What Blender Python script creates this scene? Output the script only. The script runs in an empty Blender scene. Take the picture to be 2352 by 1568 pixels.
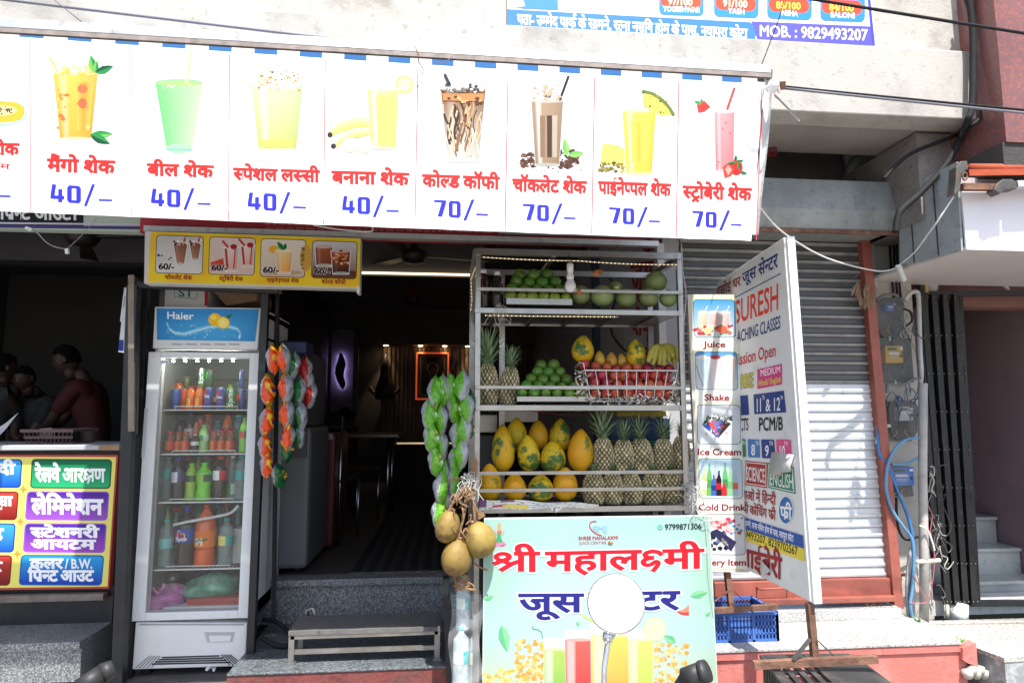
import bpy, bmesh, math, random
from mathutils import Vector, Matrix, geometry
R = random.Random(7)
SC = bpy.context.scene
COL = SC.collection
rad = math.radians
# ------------------------------------------------------------------ camera, sky, sun, exposure
YAW, PITCH, F = rad(5.5), rad(6.4), 1480.0          # focal length in units of a 2352 px wide photograph
CAM = Vector((0, 0, 1.5))
cam_d = bpy.data.cameras.new('camera'); cam_o = bpy.data.objects.new('camera', cam_d); COL.objects.link(cam_o)
cam_d.sensor_width = 36.0; cam_d.lens = F / 2352 * 36; cam_d.clip_start = .05; cam_d.clip_end = 3000
cam_o.location = CAM; cam_o.rotation_euler = (math.pi / 2 + PITCH, 0, -YAW)
SC.camera = cam_o
SUN_EL, SUN_AZ = rad(64), rad(8)                    # azimuth to the right of straight behind the camera
w = bpy.data.worlds.new('World'); SC.world = w; w.use_nodes = True
nt = w.node_tree; sky = nt.nodes.new('ShaderNodeTexSky'); sky.sky_type = 'NISHITA'; sky.sun_disc = False
sky.sun_elevation = SUN_EL; sky.sun_rotation = math.pi - SUN_AZ; sky.air_density = 1.0; sky.dust_density = 2.0
nt.links.new(sky.outputs[0], nt.nodes['Background'].inputs[0]); nt.nodes['Background'].inputs[1].default_value = 0.14
sun_d = bpy.data.lights.new('sun', 'SUN'); sun_d.energy = 4.6; sun_d.angle = rad(.5); sun_d.color = (1, .96, .9)
sun_o = bpy.data.objects.new('sun', sun_d); COL.objects.link(sun_o)
SUN = Vector((math.sin(SUN_AZ) * math.cos(SUN_EL), -math.cos(SUN_AZ) * math.cos(SUN_EL), math.sin(SUN_EL)))
sun_o.rotation_euler = SUN.to_track_quat('Z', 'Y').to_euler(); sun_o.location = (3, -10, 20)
SC.view_settings.view_transform = 'Standard'; SC.view_settings.look = 'None'
SC.view_settings.exposure = 0.95; SC.view_settings.gamma = 1
SC.cycles.max_bounces = 8; SC.cycles.diffuse_bounces = 3; SC.cycles.glossy_bounces = 3; SC.cycles.transparent_max_bounces = 16
SC.cycles.caustics_reflective = False; SC.cycles.caustics_refractive = False
# ------------------------------------------------------------------ photo measurement -> place
_f0 = Vector((math.sin(YAW), math.cos(YAW), 0)); _r = Vector((math.cos(YAW), -math.sin(YAW), 0))
_fw = _f0 * math.cos(PITCH) + Vector((0, 0, math.sin(PITCH))); _up = -_f0 * math.sin(PITCH) + Vector((0, 0, math.cos(PITCH)))
def ray(x, y): return _fw * F + _r * (x - 1176) + _up * (784 - y)
def P(x, y, Y):
    d = ray(x, y); return CAM + d * (Y / d.y)
def PZ(x, y, z):
    d = ray(x, y); return CAM + d * ((z - 1.5) / d.z)
def PX(x, y, X):
    d = ray(x, y); return CAM + d * (X / d.x)
def PP(x, y, o, n):
    d = ray(x, y); return CAM + d * ((o - CAM).dot(n) / d.dot(n))
def rect(x0, y0, x1, y1, Y):
    xm, ym = (x0 + x1) / 2, (y0 + y1) / 2
    return P(x0, ym, Y).x, P(x1, ym, Y).x, P(xm, y1, Y).z, P(xm, y0, Y).z
def pxs(Y, x=1176): return (P(x + .5, 900, Y) - P(x - .5, 900, Y)).length
# ------------------------------------------------------------------ materials
def lin(c):
    return tuple(((v / 12.92) if v <= .04045 else ((v + .055) / 1.055) ** 2.4) for v in c)
MATS = {}
def nodes(name):
    m = bpy.data.materials.new(name); m.use_nodes = True; return m, m.node_tree, m.node_tree.nodes['Principled BSDF']
def mat(name, col=(.5, .5, .5), rough=.6, metal=0, var=.12, scale=6, bump=0, bscale=60, spec=.5, emit=None, es=1, stain=None, alpha=1, rnd=0, grime=0):
    if name in MATS: return MATS[name]
    m, t, b = nodes(name); MATS[name] = m; L = t.links.new
    b.inputs['Roughness'].default_value = rough; b.inputs['Metallic'].default_value = metal
    b.inputs['Specular IOR Level'].default_value = spec; b.inputs['Alpha'].default_value = alpha
    co = t.nodes.new('ShaderNodeTexCoord')
    def noise(s, d=4, r=.55):
        n = t.nodes.new('ShaderNodeTexNoise'); n.inputs['Scale'].default_value = s; n.inputs['Detail'].default_value = d; n.inputs['Roughness'].default_value = r
        L(co.outputs['Object'], n.inputs['Vector']); return n
    n = noise(scale)
    rp = t.nodes.new('ShaderNodeValToRGB'); L(n.outputs['Fac'], rp.inputs[0])
    rp.color_ramp.elements[0].position = .3; rp.color_ramp.elements[1].position = .7
    rp.color_ramp.elements[0].color = tuple(max(0, c * (1 - var)) for c in col) + (1,)
    rp.color_ramp.elements[1].color = tuple(min(1, c * (1 + var)) for c in col) + (1,)
    out = rp.outputs[0]
    def mix(fac, a, c2):
        x = t.nodes.new('ShaderNodeMix'); x.data_type = 'RGBA'; L(fac, x.inputs[0]); L(a, x.inputs[6])
        if hasattr(c2, 'links'): L(c2, x.inputs[7])
        else: x.inputs[7].default_value = tuple(c2) + (1,)
        return x.outputs[2]
    def ramp(src, a, c):
        r2 = t.nodes.new('ShaderNodeValToRGB'); L(src, r2.inputs[0]); r2.color_ramp.elements[0].position = a; r2.color_ramp.elements[1].position = c; return r2.outputs[0]
    if stain:
        sc, col2, a, c = stain
        out = mix(ramp(noise(sc, 6, .62).outputs['Fac'], a, c), out, col2)
    if grime:
        out = mix(ramp(noise(23, 8, .7).outputs['Fac'], .62 - grime * .2, .8), out, tuple(c * .35 for c in col))
    if rnd:
        oi = t.nodes.new('ShaderNodeObjectInfo'); h = t.nodes.new('ShaderNodeHueSaturation')
        mr = t.nodes.new('ShaderNodeMapRange'); L(oi.outputs['Random'], mr.inputs[0]); mr.inputs[3].default_value = 1 - rnd; mr.inputs[4].default_value = 1 + rnd
        L(mr.outputs[0], h.inputs['Value']); L(out, h.inputs['Color'])
        mh = t.nodes.new('ShaderNodeMapRange'); L(oi.outputs['Random'], mh.inputs[0]); mh.inputs[3].default_value = .5 - rnd * .1; mh.inputs[4].default_value = .5 + rnd * .1
        L(mh.outputs[0], h.inputs['Hue']); out = h.outputs[0]
    L(out, b.inputs['Base Color'])
    if bump:
        bn = t.nodes.new('ShaderNodeBump'); bn.inputs['Strength'].default_value = bump; bn.inputs['Distance'].default_value = .02
        L(noise(bscale, 5).outputs['Fac'], bn.inputs['Height']); L(bn.outputs[0], b.inputs['Normal'])
    if emit:
        b.inputs['Emission Color'].default_value = tuple(emit) + (1,); b.inputs['Emission Strength'].default_value = es
    return m
def attr_mat(name, rough=.5, spec=.3, var=.06, scale=3, bump=0, bscale=20, coat=0):
    if name in MATS: return MATS[name]
    m, t, b = nodes(name); MATS[name] = m; L = t.links.new
    a = t.nodes.new('ShaderNodeVertexColor'); a.layer_name = 'Col'
    co = t.nodes.new('ShaderNodeTexCoord'); n = t.nodes.new('ShaderNodeTexNoise'); n.inputs['Scale'].default_value = scale; n.inputs['Detail'].default_value = 6
    L(co.outputs['Object'], n.inputs['Vector'])
    mr = t.nodes.new('ShaderNodeMapRange'); L(n.outputs['Fac'], mr.inputs[0]); mr.inputs[1].default_value = .3; mr.inputs[2].default_value = .7
    mr.inputs[3].default_value = 1 - var; mr.inputs[4].default_value = 1 + var
    x = t.nodes.new('ShaderNodeMix'); x.data_type = 'RGBA'; x.blend_type = 'MULTIPLY'; x.inputs[0].default_value = 1
    L(a.outputs[0], x.inputs[6]); L(mr.outputs[0], x.inputs[7]); L(x.outputs[2], b.inputs['Base Color'])
    b.inputs['Roughness'].default_value = rough; b.inputs['Specular IOR Level'].default_value = spec; b.inputs['Coat Weight'].default_value = coat
    if bump:
        bn = t.nodes.new('ShaderNodeBump'); bn.inputs['Strength'].default_value = bump; bn.inputs['Distance'].default_value = .02
        n2 = t.nodes.new('ShaderNodeTexNoise'); n2.inputs['Scale'].default_value = bscale; L(co.outputs['Object'], n2.inputs['Vector'])
        L(n2.outputs['Fac'], bn.inputs['Height']); L(bn.outputs[0], b.inputs['Normal'])
    return m
def glass_mat(name, tint=(1, 1, 1), refl=.06, rough=.02):
    if name in MATS: return MATS[name]
    m = bpy.data.materials.new(name); m.use_nodes = True; t = m.node_tree; MATS[name] = m; t.nodes.remove(t.nodes['Principled BSDF'])
    tr = t.nodes.new('ShaderNodeBsdfTransparent'); tr.inputs[0].default_value = tuple(tint) + (1,)
    g = t.nodes.new('ShaderNodeBsdfGlossy'); g.inputs['Roughness'].default_value = rough
    mx = t.nodes.new('ShaderNodeMixShader'); lw = t.nodes.new('ShaderNodeLayerWeight'); lw.inputs[0].default_value = .25
    mr = t.nodes.new('ShaderNodeMapRange'); t.links.new(lw.outputs['Fresnel'], mr.inputs[0]); mr.inputs[3].default_value = refl; mr.inputs[4].default_value = refl + .45
    t.links.new(mr.outputs[0], mx.inputs[0]); t.links.new(tr.outputs[0], mx.inputs[1]); t.links.new(g.outputs[0], mx.inputs[2])
    t.links.new(mx.outputs[0], t.nodes['Material Output'].inputs[0]); return m
def granite(name, a=(.42, .42, .42), c=(.07, .075, .085), scale=90, mid=.5, rough=.35):
    if name in MATS: return MATS[name]
    m, t, b = nodes(name); MATS[name] = m; L = t.links.new
    co = t.nodes.new('ShaderNodeTexCoord'); n = t.nodes.new('ShaderNodeTexNoise'); n.inputs['Scale'].default_value = scale; n.inputs['Detail'].default_value = 3; n.inputs['Roughness'].default_value = .65
    L(co.outputs['Object'], n.inputs['Vector']); r = t.nodes.new('ShaderNodeValToRGB'); L(n.outputs['Fac'], r.inputs[0])
    e = r.color_ramp.elements; e[0].position = mid - .1; e[0].color = c + (1,); e[1].position = mid + .1; e[1].color = a + (1,)
    k = e.new(mid); k.color = tuple((x + y) * .42 for x, y in zip(a, c)) + (1,)
    d = t.nodes.new('ShaderNodeTexNoise'); d.inputs['Scale'].default_value = 2.2; d.inputs['Detail'].default_value = 6; L(co.outputs['Object'], d.inputs['Vector'])
    mr = t.nodes.new('ShaderNodeMapRange'); L(d.outputs['Fac'], mr.inputs[0]); mr.inputs[1].default_value = .3; mr.inputs[2].default_value = .7; mr.inputs[3].default_value = .75; mr.inputs[4].default_value = 1.1
    x = t.nodes.new('ShaderNodeMix'); x.data_type = 'RGBA'; x.blend_type = 'MULTIPLY'; x.inputs[0].default_value = 1
    L(r.outputs[0], x.inputs[6]); L(mr.outputs[0], x.inputs[7]); L(x.outputs[2], b.inputs['Base Color']); b.inputs['Roughness'].default_value = rough
    return m
PRINT = attr_mat('printed_flex', .55, .25, .05, 2.5, .10, 6)
PAINT = attr_mat('coloured_plastic', .38, .45, .05, 9)
FOIL = attr_mat('printed_foil', .28, .6, .06, 20, .5, 26)
STEEL = mat('stainless_steel', (.38, .365, .345), .32, .9, .15, 14, .05, 90, stain=(7, (.30, .27, .23), .55, .75))
DULLSTEEL = mat('dull_steel', (.30, .29, .275), .45, .7, .2, 10, stain=(9, (.22, .18, .14), .5, .75))
ALU = mat('aluminium_channel', (.62, .62, .6), .4, .6, .1, 9, stain=(14, (.33, .29, .25), .55, .75))
BLACKM = mat('black_painted_steel', (.012, .013, .016), .45, 0, .3, 14, .05, 120)
RUST = mat('rusty_steel', (.17, .085, .055), .85, .1, .35, 30, .3, 160, stain=(12, (.28, .15, .10), .45, .65))
CONC = mat('weathered_concrete', (.44, .42, .385), .9, 0, .07, 1.6, .12, 90, stain=(2.6, (.22, .205, .185), .54, .82), grime=.25)
PLASTER = mat('rough_plaster', (.46, .44, .40), .9, 0, .08, 2.2, .2, 60, stain=(3, (.23, .20, .175), .55, .8), grime=.3)
DARKWALL = mat('dark_mottled_wall', (.055, .052, .05), .9, 0, .3, 3, .3, 40)  # dark, unevenly toned wall colour
WHITEM = mat('white_enamel', (.74, .75, .75), .35, 0, .04, 5, stain=(8, (.55, .54, .51), .62, .82))
GREYPVC = mat('grey_pvc_pipe', (.45, .46, .47), .5, 0, .12, 12, stain=(10, (.30, .28, .25), .5, .75))
WHITEP = mat('white_plastic', (.78, .78, .76), .4, 0, .05, 10)
BLACKP = mat('black_plastic', (.014, .014, .016), .45, 0, .25, 20)
RUBBER = mat('black_cable_rubber', (.016, .016, .018), .75, 0, .2, 30, spec=.25)
REDOX = mat('red_oxide_paint', (.30, .085, .06), .55, 0, .14, 9, .1, 60, stain=(8, (.22, .07, .05), .5, .72), grime=.15)
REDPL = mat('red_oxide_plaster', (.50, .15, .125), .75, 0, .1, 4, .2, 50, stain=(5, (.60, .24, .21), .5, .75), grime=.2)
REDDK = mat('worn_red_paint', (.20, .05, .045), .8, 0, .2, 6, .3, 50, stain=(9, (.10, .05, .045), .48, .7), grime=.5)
GRAN = granite('grey_granite', (.34, .35, .35), (.085, .09, .10), 125)
GRANL = granite('pale_granite', (.62, .61, .58), (.24, .24, .25), 120, .47)
GRAND = granite('dark_granite', (.20, .225, .24), (.045, .055, .06), 110, .5)
# ------------------------------------------------------------------ mesh builder
class MB:
    def __init__(s): s.v, s.f, s.m, s.c, s.s = [], [], [], [], []
    def add(s, vs, fs, col=None, m=0, sm=False):
        o = len(s.v); s.v += [tuple(v) for v in vs]
        for i, f in enumerate(fs):
            s.f.append(tuple(k + o for k in f)); s.m.append(m); s.s.append(sm)
            s.c.append(col if (col is None or not isinstance(col, list)) else col[i])
        return s
    def box(s, lo, hi, col=None, m=0):
        x0, y0, z0 = lo; x1, y1, z1 = hi
        return s.add([(x0, y0, z0), (x1, y0, z0), (x1, y1, z0), (x0, y1, z0), (x0, y0, z1), (x1, y0, z1), (x1, y1, z1), (x0, y1, z1)],
              [(0, 3, 2, 1), (4, 5, 6, 7), (0, 1, 5, 4), (1, 2, 6, 5), (2, 3, 7, 6), (3, 0, 4, 7)], col, m)
    def bar(s, a, b, w, h=None, col=None, m=0, up=(0, 0, 1)):
        a, b = Vector(a), Vector(b); h = h or w; d = (b - a).normalized(); u = Vector(up)
        if abs(d.dot(u)) > .98: u = Vector((0, 1, 0))
        x = d.cross(u).normalized() * w / 2; y = x.cross(d).normalized() * h / 2
        return s.add([a - x - y, a + x - y, a + x + y, a - x + y, b - x - y, b + x - y, b + x + y, b - x + y],
              [(0, 1, 2, 3), (7, 6, 5, 4), (4, 5, 1, 0), (5, 6, 2, 1), (6, 7, 3, 2), (7, 4, 0, 3)], col, m)
    def tube(s, pts, r, n=8, col=None, m=0, cap=True):
        pts = [Vector(p) for p in pts]; rs = r if isinstance(r, (list, tuple)) else [r] * len(pts)
        vs, fs = [], []; px = None
        for i, p in enumerate(pts):
            d = (pts[min(i + 1, len(pts) - 1)] - pts[max(i - 1, 0)])
            d = d.normalized() if d.length > 1e-9 else Vector((0, 0, 1))
            if px is None:
                px = d.cross(Vector((0, 0, 1)) if abs(d.z) < .9 else Vector((1, 0, 0))).normalized()
            px = (px - d * px.dot(d)); px = px.normalized() if px.length > 1e-6 else d.orthogonal().normalized(); py = d.cross(px)
            for k in range(n):
                a = 2 * math.pi * k / n; vs.append(p + (px * math.cos(a) + py * math.sin(a)) * rs[i])
        for i in range(len(pts) - 1):
            for k in range(n):
                fs.append((i * n + k, i * n + (k + 1) % n, (i + 1) * n + (k + 1) % n, (i + 1) * n + k))
        if cap:
            fs.append(tuple(range(n - 1, -1, -1))); fs.append(tuple(range((len(pts) - 1) * n, len(pts) * n)))
        return s.add(vs, fs, col, m, True)
    def lathe(s, prof, n=16, M=Matrix(), col=None, m=0, colf=None, mf=None):
        vs, fs, cs, ms = [], [], [], []
        for r, z in prof:
            for k in range(n):
                a = 2 * math.pi * k / n; vs.append(M @ Vector((r * math.cos(a), r * math.sin(a), z)))
        for i in range(len(prof) - 1):
            for k in range(n):
                fs.append((i * n + k, i * n + (k + 1) % n, (i + 1) * n + (k + 1) % n, (i + 1) * n + k)); cs.append(colf(i, k) if colf else col)
        if prof[0][0] > 1e-5: fs.append(tuple(range(n - 1, -1, -1))); cs.append(cs[0])
        if prof[-1][0] > 1e-5: fs.append(tuple(range((len(prof) - 1) * n, len(prof) * n))); cs.append(cs[-1])
        return s.add(vs, fs, cs, m, True)
    def ell(s, c, r, n=14, rows=9, col=None, m=0, fn=None, M=None, colf=None):
        vs, fs, cs = [], [], []
        if not hasattr(r, '__len__'): r = (r, r, r)
        for i in range(rows + 1):
            t = math.pi * i / rows
            for k in range(n):
                a = 2 * math.pi * k / n; d = Vector((math.sin(t) * math.cos(a), math.sin(t) * math.sin(a), -math.cos(t)))
                q = Vector((d.x * r[0], d.y * r[1], d.z * r[2]))
                if fn: q = fn(d, q)
                if M: q = M @ q
                vs.append(Vector(c) + q)
        for i in range(rows):
            for k in range(n):
                fs.append((i * n + k, i * n + (k + 1) % n, (i + 1) * n + (k + 1) % n, (i + 1) * n + k)); cs.append(colf(i, k) if colf else col)
        return s.add(vs, fs, cs, m, True)
    def prism(s, pts, vec, col=None, m=0):
        pts = [Vector(p) for p in pts]; vec = Vector(vec); n = len(pts)
        return s.add(pts + [p + vec for p in pts], [tuple(range(n)), tuple(range(2 * n - 1, n - 1, -1))] + [(i, i + n, (i + 1) % n + n, (i + 1) % n) for i in range(n)], col, m)
    def grid(s, f, nu, nv, col=None, m=0, colf=None, sm=True):
        vs = [f(i / nu, j / nv) for j in range(nv + 1) for i in range(nu + 1)]
        fs, cs = [], []
        for j in range(nv):
            for i in range(nu):
                a = j * (nu + 1) + i; fs.append((a, a + 1, a + nu + 2, a + nu + 1)); cs.append(colf((i + .5) / nu, (j + .5) / nv) if colf else col)
        return s.add(vs, fs, cs, m, sm)
    def build(s, name, mats, parent=None, bevel=0, seg=2, solid=0, loc=None, fixn=True):
        me = bpy.data.meshes.new(name); me.from_pydata(s.v, [], s.f)
        if not isinstance(mats, (list, tuple)): mats = [mats]
        for x in mats: me.materials.append(x)
        me.polygons.foreach_set('material_index', s.m); me.polygons.foreach_set('use_smooth', s.s)
        if any(c is not None for c in s.c):
            at = me.color_attributes.new('Col', 'FLOAT_COLOR', 'CORNER'); data = []
            for p in me.polygons:
                c = s.c[p.index] or (.5, .5, .5)
                if isinstance(c[0], tuple):
                    for k in range(p.loop_total): data += [*c[k % len(c)], 1]
                else: data += [*c, 1] * p.loop_total
            at.data.foreach_set('color', data)
        if fixn:
            b = bmesh.new(); b.from_mesh(me); bmesh.ops.recalc_face_normals(b, faces=b.faces); b.to_mesh(me); b.free()
        me.update()
        o = bpy.data.objects.new(name, me); COL.objects.link(o)
        if loc: o.location = loc
        if parent is not None: put(o, parent)
        if solid:
            k = o.modifiers.new('solidify', 'SOLIDIFY'); k.thickness = solid; k.offset = 0
        if bevel:
            k = o.modifiers.new('bevel', 'BEVEL'); k.width = bevel; k.segments = seg; k.limit_method = 'ANGLE'; k.harden_normals = False
        return o
def put(o, parent):
    o.parent = parent; o.matrix_parent_inverse = WM(parent).inverted()
def WM(o):
    m = Matrix.LocRotScale(o.location, o.rotation_euler, o.scale)
    if o.parent: m = WM(o.parent) @ o.matrix_parent_inverse @ m
    return m
def T(name, label, cat, loc=(0, 0, 0), group=None, rot=(0, 0, 0), scale=1):
    o = bpy.data.objects.new(name, None); COL.objects.link(o); o.empty_display_size = .05
    o.location = loc; o.rotation_euler = rot; o.scale = (scale,) * 3
    return tag(o, label, cat, group)
def tag(o, label, cat, group=None):
    o['label'] = label; o['category'] = cat
    if group: o['group'] = group
    return o
def struct(o, kind='structure'):
    o['kind'] = kind; return o
def dup(root, loc, label, rot=None, scale=None, group=None):
    r = root.copy(); COL.objects.link(r); r.location = loc
    if rot is not None: r.rotation_euler = rot
    if scale is not None: r.scale = scale if hasattr(scale, '__len__') else (scale,) * 3
    r['label'] = label
    if group: r['group'] = group
    for ch in list(root.children):
        c = ch.copy(); COL.objects.link(c); c.parent = r; c.matrix_parent_inverse = ch.matrix_parent_inverse.copy()
        for g in list(ch.children):
            d = g.copy(); COL.objects.link(d); d.parent = c; d.matrix_parent_inverse = g.matrix_parent_inverse.copy()
    return r
def at(o, loc, rot=None, scale=None):
    """place a prototype built at the origin, with its parts parented there"""
    o.location = loc
    if rot is not None: o.rotation_euler = rot
    if scale is not None: o.scale = scale if hasattr(scale, '__len__') else (scale,) * 3
    return o
def smooth_path(pts, n=6):
    pts = [Vector(p) for p in pts]; out = []
    for i in range(len(pts) - 1):
        p0, p1, p2, p3 = pts[max(i - 1, 0)], pts[i], pts[i + 1], pts[min(i + 2, len(pts) - 1)]
        for k in range(n):
            t = k / n
            out.append(.5 * ((2 * p1) + (-p0 + p2) * t + (2 * p0 - 5 * p1 + 4 * p2 - p3) * t * t + (-p0 + 3 * p1 - 3 * p2 + p3) * t ** 3))
    return out + [pts[-1]]
def sag(a, b, d, n=14):
    a, b = Vector(a), Vector(b)
    return [a.lerp(b, i / n) - Vector((0, 0, 4 * d * (i / n) * (1 - i / n))) for i in range(n + 1)]
# ------------------------------------------------------------------ lettering (outlines of Blender's own font, no shaping: conjuncts are composed here)
KSHA, KSHH, RAK, TRA, REPH = '\ue000', '\ue001', '\ue002', '\ue003', '\ue004'
GL = {}
def load_glyphs(chars, bolds):
    tmp = []
    for b in bolds:
        for ch in sorted(set(chars) | {'|'}):
            for s_ in (ch, ch + '|'):
                c = bpy.data.curves.new('glyph', 'FONT'); c.body = s_; c.resolution_u = 3
                if b: c.bevel_depth = b; c.bevel_resolution = 0
                o = bpy.data.objects.new('glyph', c); COL.objects.link(o); tmp.append((b, ch, s_, o, c))
    dg = bpy.context.evaluated_depsgraph_get(); dg.update(); raw = {}
    for b, ch, s_, o, c in tmp:
        me = o.evaluated_get(dg).to_mesh()
        vs = [tuple(v.co) for v in me.vertices]; fs = [tuple(p.vertices) for p in me.polygons if all(vs[i][2] > -1e-6 for i in p.vertices)]
        raw[(b, s_)] = (vs, fs); o.evaluated_get(dg).to_mesh_clear()
    for b, ch, s_, o, c in tmp:
        bpy.data.objects.remove(o); bpy.data.curves.remove(c)
    for b in bolds:
        bar_max = max(v[0] for v in raw[(b, '|')][0])
        for ch in sorted(set(chars)):
            vs, fs = raw[(b, ch)]; two = raw[(b, ch + '|')][0]
            adv = max(v[0] for v in two) - bar_max
            used = sorted({i for f in fs for i in f}); ix = {k: i for i, k in enumerate(used)}
            if ch == 'ि': adv = min(adv, .26)
            GL[(b, ch)] = ([vs[k] for k in used], [tuple(ix[k] for k in f) for f in fs], adv)
def stroke_glyph(lines, w):
    vs, fs = [], []
    for li, ln in enumerate(lines):
        pts = [Vector((x, y, li * .008)) for x, y in ln]
        if len(pts) > 2: pts = smooth_path(pts, 4)
        for i, p in enumerate(pts):
            p.z = li * .02 + i * .0015; d = (pts[min(i + 1, len(pts) - 1)] - pts[max(i - 1, 0)]).normalized(); n = Vector((-d.y, d.x, 0)) * w / 2
            vs += [tuple(p - n), tuple(p + n)]
            if i: k = len(vs); fs.append((k - 4, k - 2, k - 1, k - 3))
    return vs, fs
def clip_x(vs, fs, x1):
    b = bmesh.new(); bv = [b.verts.new(v) for v in vs]
    for f in fs:
        try: b.faces.new([bv[i] for i in f])
        except ValueError: pass
    bmesh.ops.bisect_plane(b, geom=b.verts[:] + b.edges[:] + b.faces[:], plane_co=(x1, 0, 0), plane_no=(1, 0, 0), clear_outer=True)
    b.verts.index_update(); o = ([tuple(v.co) for v in b.verts], [tuple(v.index for v in f.verts) for f in b.faces]); b.free(); return o
HEAD = .62
def layout(s, bold):
    s = s.replace('क्ष्', KSHH).replace('क्ष', KSHA).replace('ट्र', 'ट' + TRA).replace('्र', RAK)
    out = []; x = 0; i = 0; wst = .075 + 2 * bold; prev = 0
    while i < len(s):
        ch = s[i]
        if ch == ' ': x += .26; i += 1; continue
        if ch in (KSHA, KSHH):
            L_ = [[(.49, .46), (.40, .55), (.26, .585), (.12, .51), (.15, .40), (.31, .37)], [(.31, .37), (.14, .33), (.07, .22), (.15, .12), (.27, .17), (.36, .26), (.41, .19), (.36, .06), (.28, -.08)]]
            a = .52
            if ch == KSHA: L_ += [[(.62, 0), (.62, HEAD)], [(.45, HEAD - .035), (.72, HEAD - .035)], [(.38, .27), (.62, .27)]]; a = .72
            vs, fs = stroke_glyph(L_, wst)
        elif ch == 'श' and s[i + 1:i + 2] == RAK:
            vs, fs = stroke_glyph([[(.02, .24), (.19, .34), (.34, .43), (.33, .54), (.21, .585), (.09, .52), (.10, .42), (.22, .34), (.38, .25)], [(.60, .34), (.42, .25), (.17, .03)], [(.61, 0), (.61, HEAD)], [(.46, HEAD - .035), (.72, HEAD - .035)]], wst); a = .72; i += 1
        elif ch == RAK:
            vs, fs = stroke_glyph([[(-.40 * prev - .08, -.0), (-.12, .2)]], wst); a = 0
        elif ch == TRA:
            vs, fs = stroke_glyph([[(-prev * .5 - .2, -.2), (-prev * .5, -.03)], [(-prev * .5, -.03), (-prev * .5 + .2, -.2)]], wst); a = 0
        elif ch == REPH:
            vs, fs = stroke_glyph([[(-.13, HEAD), (-.22, HEAD + .2), (-.1, HEAD + .27), (.02, HEAD + .18)]], wst); a = 0
        elif i + 1 < len(s) and s[i + 1] == '्' and ch not in 'टठडर':
            vs, fs, a0 = GL[(bold, ch)]; cut = a0 - .165; vs, fs = clip_x(vs, fs, cut); a = cut - .0; i += 1
        else:
            vs, fs, a = GL[(bold, ch)]
        out.append((x, vs, fs)); x += a; prev = a if a > .05 else prev; i += 1
    return out, x
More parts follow.
